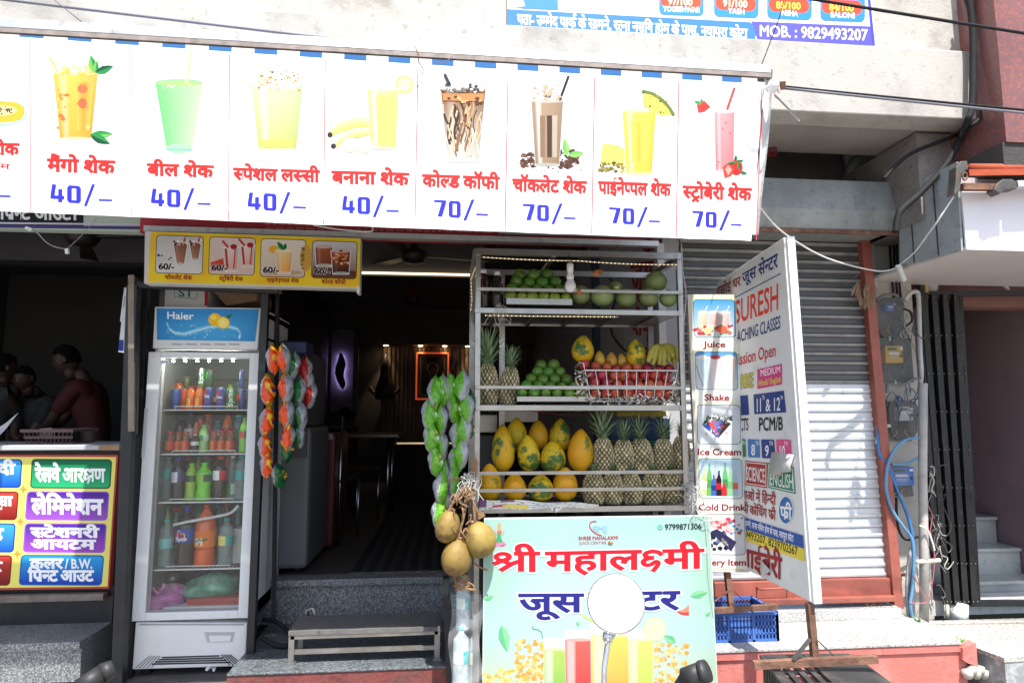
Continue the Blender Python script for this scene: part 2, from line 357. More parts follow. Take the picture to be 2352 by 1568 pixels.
class Print:
    """flat printed graphics on a real plane; proj(x, y, lift) gives the place"""
    def __init__(s, proj, base=.0008, step=.00004, dim=1): s.p, s.b, s.st, s.k, s.mb, s.dim = proj, base, step, 0, MB(), dim
    def lift(s): s.k += 1; return s.b + s.k * s.st
    def poly(s, pts, col):
        l = s.lift(); tri = geometry.tessellate_polygon([[Vector((x, y, 0)) for x, y in pts]])
        cs = col
        if isinstance(col, list): cs = [tuple(col[i] for i in t) for t in tri]
        s.mb.add([s.p(x, y, l) for x, y in pts], [tuple(t) for t in tri], cs); return s
    def quadg(s, q, cf, nu=6, nv=6):
        """q: TL TR BR BL corners in photo px, colour function of (u, v)"""
        l = s.lift()
        def pt(u, v):
            x = (q[0][0] * (1 - u) + q[1][0] * u) * (1 - v) + (q[3][0] * (1 - u) + q[2][0] * u) * v
            y = (q[0][1] * (1 - u) + q[1][1] * u) * (1 - v) + (q[3][1] * (1 - u) + q[2][1] * u) * v
            return s.p(x, y, l)
        vs = [pt(i / nu, j / nv) for j in range(nv + 1) for i in range(nu + 1)]; fs, cs = [], []
        for j in range(nv):
            for i in range(nu):
                a = j * (nu + 1) + i; fs.append((a, a + 1, a + nu + 2, a + nu + 1))
                cs.append((cf(i / nu, j / nv), cf((i + 1) / nu, j / nv), cf((i + 1) / nu, (j + 1) / nv), cf(i / nu, (j + 1) / nv)))
        s.mb.add(vs, fs, cs); return s
    def rr(s, x0, y0, x1, y1, r, col, dy=0, dx=0, n=4):
        """rounded box; dy: drop of the right edge, dx: shift of the lower edge"""
        pts = []
        for cx, cy, a0 in ((x1 - r, y0 + r, -90), (x1 - r, y1 - r, 0), (x0 + r, y1 - r, 90), (x0 + r, y0 + r, 180)):
            for k in range(n + 1):
                a = rad(a0 + 90 * k / n); pts.append((cx + r * math.cos(a), cy + r * math.sin(a)))
        pts = [(x + dx * (y - y0) / (y1 - y0), y + dy * (x - x0) / (x1 - x0)) for x, y in pts]
        if callable(col): col = [col((x - x0) / (x1 - x0), (y - y0) / (y1 - y0)) for x, y in pts]
        return s.poly(pts, col)
    def ring(s, x0, y0, x1, y1, r, w, col, dy=0, dx=0):
        return s.rr(x0, y0, x1, y1, r, col, dy, dx)
    def ell(s, cx, cy, rx, ry, col, n=18, rot=0):
        pts = []
        for k in range(n):
            a = 2 * math.pi * k / n; x, y = rx * math.cos(a), ry * math.sin(a); pts.append((cx + x * math.cos(rot) - y * math.sin(rot), cy + x * math.sin(rot) + y * math.cos(rot)))
        return s.poly(pts, col)
    def line(s, pts, w, col):
        l = s.lift()
        for a, b in zip(pts, pts[1:]):
            d = math.hypot(b[0] - a[0], b[1] - a[1]) or 1; nx, ny = -(b[1] - a[1]) / d * w / 2, (b[0] - a[0]) / d * w / 2
            s.mb.add([s.p(a[0] - nx, a[1] - ny, l), s.p(b[0] - nx, b[1] - ny, l), s.p(b[0] + nx, b[1] + ny, l), s.p(a[0] + nx, a[1] + ny, l)], [(0, 1, 2, 3)], col)
        return s
    def leaf(s, a, b, w, col, c2=None):
        (x0, y0), (x1, y1) = a, b; d = math.hypot(x1 - x0, y1 - y0); nx, ny = -(y1 - y0) / d * w / 2, (x1 - x0) / d * w / 2
        L1 = [(x0, y0)] + [(x0 + (x1 - x0) * t + nx * q, y0 + (y1 - y0) * t + ny * q) for t, q in ((.2, .7), (.45, 1), (.75, .6))] + [(x1, y1)]
        L2 = [(x1, y1)] + [(x0 + (x1 - x0) * t - nx * q, y0 + (y1 - y0) * t - ny * q) for t, q in ((.75, .6), (.45, 1), (.2, .7))] + [(x0, y0)]
        s.poly(L1, col); s.poly(L2, c2 or tuple(min(1, c * 1.5) for c in col)); return s
    def txt(s, t, p0, p1, h, col, bold=.02, h1=None, cap=HEAD, shear=0):
        gl, W = layout(t, bold); l = s.lift(); h1 = h1 or h
        for gi, (ox, vs, fs) in enumerate(gl):
            out = []; gz = (gi % 4) * .00005
            for x, y, z in vs:
                q = (x + ox + shear * y) / W; hh = (h + (h1 - h) * q) / cap
                out.append(s.p(p0[0] + (p1[0] - p0[0]) * q, p0[1] + (p1[1] - p0[1]) * q - y * hh, l + gz * .2 + z * .0008))
            s.mb.add(out, fs, col)
        return s
    def out(s, name, parent, mtl=None):
        d = s.dim
        if d != 1: s.mb.c = [tuple(tuple(v * d for v in q) if isinstance(q, tuple) else q * d for q in c) for c in s.mb.c]
        return s.mb.build(name, mtl or PRINT, parent, fixn=False)
def plane_proj(Y): return lambda x, y, l=0: P(x, y, Y) + Vector((0, -l, 0))
def gen_proj(o, n): return lambda x, y, l=0: PP(x, y, o, n) + n * l
def blockdig(p, s, x0, y0, w, h, sl, col):
    """heavy squared digits as painted on the banner"""
    D = {'4': [[(.12, 1), (.42, 1), (.30, .36), (0, .36)], [(0, .37), (1, .37), (1, .17), (0, .17)], [(.56, .72), (.86, .78), (.86, 0), (.56, 0)]],
         '7': [[(0, 1), (1, 1), (1, .86), (0, .86)], [(.62, .86), (1, .86), (.66, 0), (.28, 0)]],
         '0': [[(0, .14), (.14, 0), (.34, 0), (.34, 1), (.14, 1), (0, .86)], [(1, .14), (.86, 0), (.66, 0), (.66, 1), (.86, 1), (1, .86)], [(.33, 1), (.67, 1), (.67, .84), (.33, .84)], [(.33, .16), (.67, .16), (.67, 0), (.33, 0)]]}
    for ch in s:
        for pg in D[ch]: p.poly([(x0 + u * w, y0 + sl * u * w - v * h) for u, v in pg], col)
        x0 += w * 1.2; y0 += sl * w * 1.2
def sr(r, g, b): return lin((r / 255, g / 255, b / 255))
def mixc(a, b, t): return tuple(x + (y - x) * t for x, y in zip(a, b))
DEV = 'अआइईउऊएऐओऔकखगघचछजझटठडढणतथदधनपफबभमयरलवशषसहािीुूेैोौंॉॅ।्'
LAT = 'ABCDEFGHIJKLMNOPQRSTUVWXYZabcdefghijklmnopqrstuvwxyz0123456789/-.,:&'
load_glyphs(DEV + LAT, (0, .012, .02, .03, .045, .075))
# ================================================================== setting: street, floors, buildings
def board(name, px, Y, th, m, parent=None, bev=0):
    """a board with photo outline px on plane Y, thickness th behind it"""
    b = MB(); b.prism([P(x, y, Y) for x, y in px], (0, th, 0)); return b.build(name, m, parent, bevel=bev)
asphalt = mat('dusty_street', (.27, .25, .225), .9, 0, .2, 5, .5, 90)
b = MB(); b.grid(lambda u, v: ((u - .5) * 1600, -800 + v * 803.05, 0), 8, 8); struct(b.build('street', asphalt))
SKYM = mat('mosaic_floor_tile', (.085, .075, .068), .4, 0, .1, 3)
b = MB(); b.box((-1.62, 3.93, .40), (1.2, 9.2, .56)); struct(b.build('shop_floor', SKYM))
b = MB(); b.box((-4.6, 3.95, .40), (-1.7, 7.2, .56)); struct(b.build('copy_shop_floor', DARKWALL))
b = MB(); b.box((1.20, 3.045, -.05), (2.5, 3.9, .392))
pf = b.build('raised_platform', REDPL); tag(pf, 'red painted platform in front of the closed roller shutter', 'platform')
b = MB(); b.box((1.20, 3.03, .396), (2.47, 3.52, .404)); b.prism([(2.47, 3.03, .396), (2.485, 3.05, .396), (2.60, 3.47, .372), (2.47, 3.52, .396)], (0, 0, .008))
b.build('granite_top', GRANL, pf)
b = MB(); b.box((1.20, 3.035, .36), (2.49, 3.045, .392)); b.build('plaster_edge', REDPL, pf)
# --- juice shop steps
st = T('granite_steps', 'grey granite entrance steps with red riser below the juice shop doorway', 'steps', (-.4, 3.5, 0))
b = MB(); b.box((-1.0, 3.2, .310), (.12, 3.9, .322)); b.build('lower_slab', GRAND, st, bevel=.004)
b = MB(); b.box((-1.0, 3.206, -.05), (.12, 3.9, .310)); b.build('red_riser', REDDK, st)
b = MB(); b.box((-1.1, 3.87, .528), (.3, 4.0, .566)); b.build('threshold', GRAN, st, bevel=.004)
b = MB(); b.box((-1.1, 3.9, .322), (.3, 4.0, .528)); b.build('upper_riser', GRAN, st)
# --- steps of the copy shop at the left
st = T('granite_steps', 'speckled granite steps below the counter of the copy shop', 'steps', (-2.2, 3.5, 0))
b = MB(); b.box((-4.0, 3.35, .40), (-1.72, 3.95, .435)); b.build('tread', GRAN, st, bevel=.004)
b = MB(); b.box((-4.0, 3.37, .25), (-1.72, 3.95, .40)); b.build('riser', GRAN, st)
b = MB(); b.box((-4.0, 3.0, .20), (-1.66, 3.37, .238)); b.build('lower_tread', GRANL, st, bevel=.004)
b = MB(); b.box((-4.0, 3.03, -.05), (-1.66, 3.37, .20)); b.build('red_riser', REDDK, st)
# --- the concrete building
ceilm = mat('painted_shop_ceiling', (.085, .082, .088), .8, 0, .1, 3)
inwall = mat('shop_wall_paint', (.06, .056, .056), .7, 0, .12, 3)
bld = T('shop_building', 'pale concrete two storey shop building with a projecting beam over the shops', 'building', (0, 4, 0))
b = MB(); b.box((-6, 2.85, 2.965), (2.64, 3.0, 3.328)); b.build('concrete_beam', CONC, bld, bevel=.006)
b = MB(); b.box((-6, 2.91, 3.328), (.27, 3.1, 6)); b.box((2.05, 2.91, 3.328), (2.64, 3.1, 6)); b.box((.27, 3.0, 3.328), (2.05, 3.2, 6)); b.build('upper_wall', PLASTER, bld)
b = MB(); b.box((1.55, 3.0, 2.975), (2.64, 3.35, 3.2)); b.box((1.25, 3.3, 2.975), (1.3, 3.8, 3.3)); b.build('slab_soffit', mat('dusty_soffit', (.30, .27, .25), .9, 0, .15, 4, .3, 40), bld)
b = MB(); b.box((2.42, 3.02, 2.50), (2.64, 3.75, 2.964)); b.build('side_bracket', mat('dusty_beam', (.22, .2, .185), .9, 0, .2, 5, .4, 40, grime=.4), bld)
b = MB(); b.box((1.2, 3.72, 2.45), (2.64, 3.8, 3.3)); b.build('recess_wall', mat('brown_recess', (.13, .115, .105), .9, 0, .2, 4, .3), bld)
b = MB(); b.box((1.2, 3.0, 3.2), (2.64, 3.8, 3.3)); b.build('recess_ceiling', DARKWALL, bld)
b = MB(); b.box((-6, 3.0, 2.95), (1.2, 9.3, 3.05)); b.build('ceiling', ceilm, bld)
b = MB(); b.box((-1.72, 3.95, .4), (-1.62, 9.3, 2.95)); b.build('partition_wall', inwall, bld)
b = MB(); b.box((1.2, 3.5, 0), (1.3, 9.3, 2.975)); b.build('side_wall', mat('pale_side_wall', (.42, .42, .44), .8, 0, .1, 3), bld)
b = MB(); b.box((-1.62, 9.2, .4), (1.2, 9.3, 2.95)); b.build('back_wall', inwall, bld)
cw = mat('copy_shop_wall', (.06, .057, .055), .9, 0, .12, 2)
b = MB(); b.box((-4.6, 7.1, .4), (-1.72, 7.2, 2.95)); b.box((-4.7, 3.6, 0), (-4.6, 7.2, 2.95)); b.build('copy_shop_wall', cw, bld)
b = MB(); b.box((-4.6, 5.4, 2.72), (-1.72, 5.6, 2.95)); b.box((-1.62, 5.0, 2.90), (1.2, 5.1, 2.95)); b.build('ceiling_beam', ceilm, bld)
b = MB()
b.box((-4.6, 4.6, 2.84), (-1.72, 4.8, 2.95)); b.build('cornice', mat('grey_cornice', (.26, .26, .26), .8), bld)
# --- plastered strip with the meters, between shutter and gate
b = MB(); b.box((2.40, 3.56, -.05), (2.75, 3.9, 2.6)); o = b.build('meter_wall', PLASTER); tag(o, 'grimy plaster wall strip carrying the electricity meters', 'wall')
# --- neighbouring building at the right
nb = T('clad_building', 'building clad in speckled red brown stone with a stairwell at the right edge', 'building', (3.5, 3.5, 0))
CLAD = granite('red_brown_cladding', (.31, .11, .09), (.19, .10, .10), 60, .5, .3)
b = MB(); b.box((2.612, 2.69, 2.78), (5, 3.6, 6)); b.build('cladding', CLAD, nb)
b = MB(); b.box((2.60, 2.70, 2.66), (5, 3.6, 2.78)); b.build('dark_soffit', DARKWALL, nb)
PURP = mat('purple_stairwell_paint', (.24, .165, .18), .75, 0, .1, 2, .05, 40, stain=(3, (.18, .125, .135), .5, .8))
b = MB(); b.box((3.7, 3.78, .3), (3.8, 4.6, 2.9)); b.box((2.75, 4.42, .3), (3.7, 4.5, 2.9)); b.build('stairwell_wall', PURP, nb)
b = MB(); b.box((2.66, 3.72, 2.17), (5, 3.85, 2.9)); b.box((2.66, 3.85, 2.5), (3.8, 4.6, 2.6)); b.build('door_header', mat('brown_header', (.20, .09, .075), .8, 0, .2, 5), nb)
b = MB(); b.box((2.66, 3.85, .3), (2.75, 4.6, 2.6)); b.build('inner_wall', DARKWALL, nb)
MARB = mat('green_grey_marble', (.36, .385, .375), .3, 0, .18, 4, stain=(6, (.24, .26, .26), .5, .75), grime=.2)
ss = T('stairwell_steps', 'grey green marble stairs rising inside the dark stairwell', 'stairs', (3.05, 3.9, .3))
zz = [(.48, 3.79), (.64, 3.95), (.81, 4.12)]
for i, (z, y) in enumerate(zz):
    b = MB(); x0 = 2.76; x1 = 3.69
    b.box((x0, y + .02, .3), (x1, 4.42, z - .025)); b.build('riser', MARB, ss)
    b = MB(); b.box((x0, y, z - .022), (x1, 4.42, z)); b.build('tread', MARB, ss, bevel=.004)
la = T('stair_landing', 'rough grey granite landing with chipped corner right of the red platform', 'landing', (2.9, 3.3, 0))
q = [PZ(2241, 1486, .35), PZ(2306, 1510, .35), PZ(2500, 1498, .35), PZ(2500, 1415, .35), PZ(2110, 1425, .35)]
b = MB(); b.prism([v - Vector((0, 0, .02)) for v in q], (0, 0, .02)); b.build('landing_top', granite('dusty_granite', (.52, .49, .44), (.26, .25, .24), 60, .45, .7), la)
b = MB(); c0 = [v.lerp(sum(q, Vector()) / 5, .02) for v in q]; b.prism([Vector((v.x, v.y, -.05)) for v in c0], (0, 0, .378)); b.build('landing_base', granite('grey_marble_base', (.40, .42, .42), (.24, .26, .27), 25, .5), la)
b = MB(); b.box((2.72, 3.66, .33), (5, 3.78, .415)); o = b.build('door_sill', mat('pale_marble_sill', (.56, .57, .54), .5, 0, .15, 6, grime=.4)); tag(o, 'stained pale marble sill below the folding gate', 'sill')
b = MB(); q = [P(2212, 1488, 3.02), P(2242, 1476, 3.06), P(2246, 1530, 3.04), P(2224, 1522, 3.02), P(2211, 1514, 3.02)]; b.prism(q, (0, .05, 0)); o = b.build('broken_plaster', REDPL); tag(o, 'broken flake of red plaster at the platform corner', 'rubble')
b = MB()
for k in range(5):
    b.ell(P(2222 + k * 9, 1548 - (k % 2) * 8, 3.02 + k * .012), (.03, .03, .025), 6, 4, fn=lambda d, q: q * (1 + .25 * math.sin(7 * d.x + 5 * d.y + 3 * d.z)))
o = b.build('rubble', CONC); struct(o, 'stuff'); o['label'] = 'loose pale rubble in the gap beside the platform'
def weed(px, py, z0, n, label):
    b = MB(); o = PZ(px, py, z0)
    for k in range(n):
        a = R.uniform(0, 6.28); l = R.uniform(.02, .045); d = Vector((math.cos(a), math.sin(a), R.uniform(.5, 1.2))) * l; s = Vector((-math.sin(a), math.cos(a), 0)) * .008
        b.add([o, o + d * .5 + s, o + d, o + d * .5 - s], [(0, 1, 2, 3)])
    x = b.build('weed', mat('weed_leaf', (.10, .22, .04), .6), fixn=False); tag(x, label, 'weed')
weed(2206, 1481, .36, 22, 'small green weed in the crack at the platform corner'); weed(2112, 1434, .38, 12, 'tiny green weed beside the foot of the grey conduit')
# ================================================================== roller shutter
sh = T('roller_shutter', 'closed grey steel roller shutter with red frame and perforated upper slats', 'shutter', (1.9, 3.5, .5))
m, t, bs = nodes('perforated_slats'); L = t.links.new
co = t.nodes.new('ShaderNodeTexCoord'); sp = t.nodes.new('ShaderNodeSeparateXYZ'); L(co.outputs['Object'], sp.inputs[0])
def wave(ax, k):
    a = t.nodes.new('ShaderNodeMath'); a.operation = 'MULTIPLY'; L(ax, a.inputs[0]); a.inputs[1].default_value = k
    s = t.nodes.new('ShaderNodeMath'); s.operation = 'SINE'; L(a.outputs[0], s.inputs[0]); return s.outputs[0]
mu = t.nodes.new('ShaderNodeMath'); mu.operation = 'ADD'; L(wave(sp.outputs[0], 500), mu.inputs[0]); L(wave(sp.outputs[2], 620), mu.inputs[1])
rp = t.nodes.new('ShaderNodeValToRGB'); L(mu.outputs[0], rp.inputs[0]); rp.color_ramp.elements[0].position = .3; rp.color_ramp.elements[0].color = (.13, .13, .13, 1)
rp.color_ramp.elements[1].position = .75; rp.color_ramp.elements[1].color = (.03, .03, .03, 1)
L(rp.outputs[0], bs.inputs['Base Color']); bs.inputs['Roughness'].default_value = .5; bs.inputs['Metallic'].default_value = .35
SLAT = mat('galvanised_slats', (.60, .625, .65), .45, .15, .07, 7, stain=(5, (.45, .45, .45), .6, .8), grime=.1)
X0, X1 = 1.30, 2.43; pitch = .0535; z = .60; i = 0
up, lo = MB(), MB()
prof = [(0, 0), (-.012, .006), (-.015, .018), (-.006, .026), (-.004, .05), (0, .0535)]
while z < 2.56:
    tgt = up if z > 1.64 else lo; mi = 0
    vs = []
    for x in (X0, X1):
        for dy, dz in prof: vs.append((x, 3.5 + dy, z + dz))
    n = len(prof)
    for k in range(n - 1):
        tgt.add([vs[k], vs[k + 1], vs[n + k + 1], vs[n + k]], [(0, 1, 2, 3)], None, 1 if (tgt is up and k in (2, 3, 4)) else 0)
    z += pitch
up.build('perforated_slats', [mat('shaded_dusty_slat_lips', (.26, .26, .255), .55, .2, .2, 7, stain=(6, (.14, .13, .125), .5, .75)), m], sh); lo.build('plain_slats', SLAT, sh)  # upper lips and perforated faces darkened in colour for the beam's shade, besides dirt
b = MB(); b.box((X0, 3.46, .50), (X1, 3.5, .60)); b.bar((X0, 3.44, .50), (X1, 3.44, .50), .035, .03)
bb = b.build('bottom_rail', REDOX, sh, bevel=.004)
b = MB(); b.tube([(1.66, 3.46, .57), (1.66, 3.42, .57), (1.83, 3.42, .575), (1.83, 3.46, .575)], .006, 6); b.build('pull_handle', REDOX, bb)
for dx in (0, .045):
    b = MB(); c = P(1996 + dx / .0026, 1383, 3.44); b.tube([c + Vector((.018 * math.cos(a), 0, .018 * math.sin(a))) for a in [k * .55 for k in range(12)]], .005, 5); b.build('lock_ring', RUST, bb)
b = MB(); b.bar((2.40, 3.47, 2.56), (2.462, 3.47, .44), .055, .05, up=(0, 1, 0)); b.build('guide_frame', REDOX, sh, bevel=.003)
b = MB()
bx = [(3.25, 2.78), (3.21, 2.60), (3.24, 2.50), (3.52, 2.50), (3.56, 2.80)]
b.prism([(1.25, y, z) for y, z in bx], (1.215, 0, 0)); b.build('roller_box', mat('galvanised_box', (.31, .33, .32), .55, .3, .15, 4, .1, 40, stain=(5, (.17, .17, .16), .5, .8), grime=.35), sh)
b = MB(); b.bar((1.25, 3.24, 2.485), (2.44, 3.24, 2.485), .02, .02); b.build('box_edge', RUST, sh)
b = MB(); b.box((1.25, 3.40, .404), (2.44, 3.53, .46)); o = b.build('shutter_sill', GRANL, bevel=.004); tag(o, 'granite sill under the roller shutter', 'sill')
# dried leaf bundle hanging at the shutter frame
b = MB()
for k in range(15):
    c = P(1975 + R.uniform(-8, 32), 650 + R.uniform(-5, 25), 3.40 + R.uniform(-.02, .02)); l = R.uniform(.06, .12); a = R.uniform(-.35, .35)
    d = Vector((math.sin(a), R.uniform(-.2, .2), -math.cos(a))) * l; s = Vector((1, R.uniform(-.6, .6), 0)).normalized() * .012
    b.add([c, c + d * .35 + s, c + d * .7 + s * .8, c + d, c + d * .7 - s * .8, c + d * .35 - s, c + d * .5 + Vector((0, -.012, 0))], [(0, 1, 6), (1, 2, 6), (2, 3, 6), (3, 4, 6), (4, 5, 6), (5, 0, 6)])
b.tube([P(1940, 655, 3.42), P(1985, 620, 3.42), P(1992, 650, 3.4)], .002, 4); b.tube([P(1990, 632, 3.4), P(2015, 665, 3.42)], .0025, 4)
o = b.build('leaf_charm', mat('dry_leaf', (.24, .15, .09), .8, 0, .3, 30), fixn=False); tag(o, 'bundle of dried brown leaves hung at the shutter frame', 'charm')
# ================================================================== gate
g = T('folding_gate', 'black folding iron lattice gate pushed open beside the stairwell', 'gate', (2.8, 3.6, .3))
BLACKG = mat('worn_black_iron', (.014, .013, .013), .45, .2, .3, 14, .3, 120, stain=(18, (.07, .05, .04), .6, .78))
b = MB(); ng = 8
for k in range(ng):
    u = k / (ng - 1); x0 = 2118 + u * 88; x1 = 2176 + u * 70
    a_, c_ = P(x0, 676, 3.6), P(x1, 1388, 3.6); yy = Vector((0, .035 * (k % 2), 0))
    b.bar(a_ + yy, c_ + yy, .036, .022, up=(0, 1, 0))
b.build('bars', BLACKG, g)
b = MB()
for k in range(ng - 1):
    u = (k + .5) / (ng - 1); b.bar(P(2118 + u * 88, 676, 3.66), P(2176 + u * 70, 1388, 3.66), .05, .02, up=(0, 1, 0))
b.build('rear_bars', BLACKG, g)
b = MB()
for lev in range(4):
    v = lev / 4
    for k in range(ng - 1):
        for dv in ((0, .25), (.25, 0)):
            u0, u1 = k / (ng - 1), (k + 1) / (ng - 1)
            def pp(u, vv): return P((2118 + u * 88) * (1 - vv) + (2176 + u * 70) * vv, 676 + 712 * vv, 3.625)
            b.bar(pp(u0, v + dv[0]), pp(u1, v + dv[1]), .006, .008)
b.build('lattice', BLACKM, g)
b = MB()
for lev in range(9):
    for k in range(ng):
        u, v = k / (ng - 1), lev / 8 * .98 + .01; b.ell(P((2118 + u * 88) * (1 - v) + (2176 + u * 70) * v, 676 + 712 * v, 3.578), (.0035, .0035, .0035), 6, 4)
b.build('rivets', DULLSTEEL, g)
for q in ((2095, 676, 2480, 672), (2185, 1384, 2480, 1384)): b = MB(); b.bar(P(q[0], q[1], 3.63), P(q[2], q[3], 3.63), .03, .032); b.build('guide_rail', BLACKM, g)
b = MB(); b.bar(P(2118, 676, 3.61), P(2148, 1290, 3.61), .045, .03, up=(0, 1, 0)); b.build('end_post', BLACKM, g)
b = MB(); c = P(2236, 1140, 3.56); b.tube([c + Vector((.015 * math.cos(a), 0, .015 * math.sin(a))) for a in [k * .52 for k in range(13)]], .004, 5); b.build('hasp', BLACKM, g)
# ================================================================== lightbox sign at right, awning arm
lb = T('lightbox_sign', 'blank white lightbox sign with grey metal sides over the stairwell', 'lightbox', (3, 3, 2.4))
GSIDE = mat('grey_sheet_metal', (.36, .39, .40), .5, .1, .1, 4, stain=(6, (.22, .23, .23), .55, .78), grime=.4)
b = MB(); b.prism([PX(2208, 576, 2.44), PX(2197, 372, 2.44), PX(2066, 438, 2.44), PX(2066, 612, 2.44)], (.012, 0, 0)); b.build('side_panel', GSIDE, lb)
b = MB(); b.box((2.452, 2.79, 2.28), (5, 2.80, 2.60)); b.build('front_panel', mat('white_acrylic', (.80, .76, .80), .3, 0, .03, 3), lb)
b = MB(); b.box((2.452, 2.80, 2.28), (5, 3.6, 2.295)); b.build('underside', mat('white_acp', (.62, .58, .56), .35, 0, .05, 3), lb)
b = MB(); b.box((2.452, 2.86, 2.61), (5, 2.9, 2.665)); b.build('upper_panel', mat('pinkish_panel', (.50, .42, .42), .6), lb)
for yy in (2.95, 3.12):
    b = MB(); b.bar((2.437, yy, 2.29), (2.437, yy, 2.66), .003, .006); b.build('panel_seam', DARKWALL, lb)
aw = T('folding_awning', 'rolled orange awning with steel folding arm above the lightbox', 'awning', (2.6, 2.75, 2.7))
b = MB(); b.tube([P(2228, 387, 2.72), P(2500, 389, 2.72)], [.023, .023], 14); b.build('fabric_roll', mat('orange_canvas', (.36, .06, .018), .75, 0, .15, 12, .2, 90), aw)
b = MB(); b.bar(P(2225, 397, 2.7), P(2500, 393, 2.7), .008, .03); b.build('fabric_edge', mat('orange_canvas'), aw)
IRON = mat('grey_cast_iron', (.10, .095, .09), .55, .4, .25, 20, .1, 90, stain=(14, (.16, .10, .07), .5, .7))
b = MB(); b.prism([P(x, y, 2.70) for x, y in ((2197, 383), (2207, 370), (2222, 369), (2225, 388), (2210, 398), (2206, 438), (2192, 447), (2196, 415))], (0, .05, 0)); b.build('wall_bracket', IRON, aw, bevel=.004)
b = MB(); b.bar(P(2207, 430, 2.72), P(2290, 431, 2.72), .03, .03); b.build('arm_bar', RUST, aw)
b = MB(); b.prism([P(x, y, 2.69) for x, y in ((2284, 436), (2288, 424), (2304, 411), (2326, 411), (2336, 418), (2336, 434), (2312, 436), (2296, 446))], (0, .05, 0)); b.build('elbow_joint', IRON, aw, bevel=.004)
b = MB(); b.bar(P(2332, 424, 2.71), P(2500, 421, 2.71), .03, .03); b.build('forearm', ALU, aw)
b = MB(); b.tube([P(2216 + 5 * math.cos(a), 405 + 9 * math.sin(a), 2.69) for a in [k * .52 for k in range(13)]], .004, 6); b.build('crank_ring', RUST, aw)
# ================================================================== pipes and cables
def pipe(name, pts, r, m, label, cat, n=10, group=None):
    b = MB(); b.tube(pts, r, n); o = b.build(name, m); return tag(o, label, cat, group)
pipe('drain_pipe', [P(2082, 300, 3.45), P(2025, 345, 3.55), P(1968, 375, 3.62), P(1958, 388, 3.64), P(1956, 415, 3.64)], .045, mat('dirty_pvc', (.23, .225, .23), .6, 0, .2, 8), 'dusty grey drain pipe bending under the slab above the shutter', 'pipe')
pipe('drain_pipe', [P(1950, 302, 3.66), P(1946, 340, 3.66), P(1955, 380, 3.66)], .038, mat('dirty_pvc'), 'upright dusty pipe joining the bent drain pipe in the recess', 'pipe')
b = MB(); b.tube([P(2134, 600, 3.68), P(2134, 676, 3.68)], .048, 14); o = b.build('drain_pipe', GREYPVC); tag(o, 'thick pale drain pipe between lightbox and folding gate', 'pipe')
pipe('conduit', [P(2124, 606, 3.62), P(2128, 672, 3.62)], .012, mat('yellow_pvc', (.45, .32, .12), .6), 'thin yellow conduit in front of the pale drain pipe', 'conduit')
pipe('conduit', [P(2287, 618, 3.6), P(2318, 672, 3.66)], .012, WHITEP, 'short white conduit slanting under the lightbox', 'conduit')
pipe('conduit', [P(2000, 545, 3.53), P(2004, 570, 3.53), P(2013, 690, 3.54)], .012, GREYPVC, 'grey conduit running down beside the red shutter frame to the top meter', 'conduit')
pipe('conduit', smooth_path([P(2078, 690, 3.5), P(2090, 674, 3.5), P(2105, 670, 3.5), P(2110, 690, 3.5), P(2113, 800, 3.5), P(2116, 860, 3.5), P(2110, 905, 3.5)], 5), .013, GREYPVC, 'grey flexible conduit looping down beside the upper meters', 'conduit')
pipe('conduit', [P(2120, 880, 3.46), P(2119, 1100, 3.46), P(2122, 1250, 3.46), P(2123, 1428, 3.46)], .024, mat('weathered_pvc', (.42, .40, .37), .7, 0, .18, 9, .2, 70, grime=.3), 'thick weathered grey conduit standing left of the folding gate', 'conduit')
pipe('conduit', [P(2104, 1290, 3.44), P(2158, 1286, 3.46)], .012, mat('cream_pvc', (.62, .58, .48), .6), 'short cream pipe crossing the thick grey conduit', 'conduit')
pipe('drain_pipe', [P(2202, 1385, 3.62), P(2202, 1426, 3.60)], .048, WHITEP, 'white drain pipe stub under the folding gate', 'pipe', 14)
pipe('conduit', [P(2174, 1388, 3.58), P(2175, 1420, 3.58)], .013, mat('cream_pvc'), 'cream conduit stub beside the white drain stub', 'conduit')
for k, dx in enumerate((0, 9, 16)):
    pipe('cable', [P(2041 + dx, 530, 3.54), P(2046 + dx, 610, 3.54), P(2053 + dx, 684, 3.545)], .006, RUBBER, ('black cable clipped to the plaster, outer of three above the meters', 'black cable clipped to the plaster, middle of three above the meters', 'black cable clipped to the plaster, inner of three above the meters')[k], 'cable', 6, 'cables above the meters')
BLUE = mat('blue_cable_sheath', (.03, .17, .42), .45, 0, .15, 20)
C5 = lambda x, y: (1878.8 + x * .3593, 1004.9 + y * .3593)
C4u = lambda x, y: (1878.8 + x * .337, 493.8 + y * .337)
def cab(pts, Y, f): return smooth_path([P(*f(x, y), Y) for x, y in pts], 6)
pipe('cable', cab([(385, 745), (364, 775), (380, 900), (392, 1000), (398, 1200), (402, 1420)], 3.47, C4u) + cab([(385, 50), (395, 110), (440, 165), (475, 260), (530, 390), (580, 520), (605, 640), (618, 760), (600, 900), (590, 1050), (600, 1150)], 3.45, C5), .0085, BLUE, 'long blue cable dropping along the shutter frame past the meters', 'cable', 8)
pipe('cable', cab([(645, 0), (570, 10), (500, 60), (450, 160), (436, 260), (440, 350), (480, 470), (540, 560), (600, 650), (612, 800), (603, 960), (590, 1080), (620, 1180)], 3.43, C5), .0085, mat('pale_blue_sheath', (.10, .26, .42), .5), 'looping pale blue cable beside the lowest meter', 'cable', 8)
pipe('cable', cab([(470, 170), (560, 165), (640, 130)], 3.46, C5), .007, mat('pale_blue_sheath'), 'short blue cable above the lowest meter', 'cable', 6)
pipe('cable', cab([(500, 380), (510, 560), (560, 650), (640, 630)], 3.47, C5), .007, RUBBER, 'black cable loop under the lowest meter', 'cable', 6)
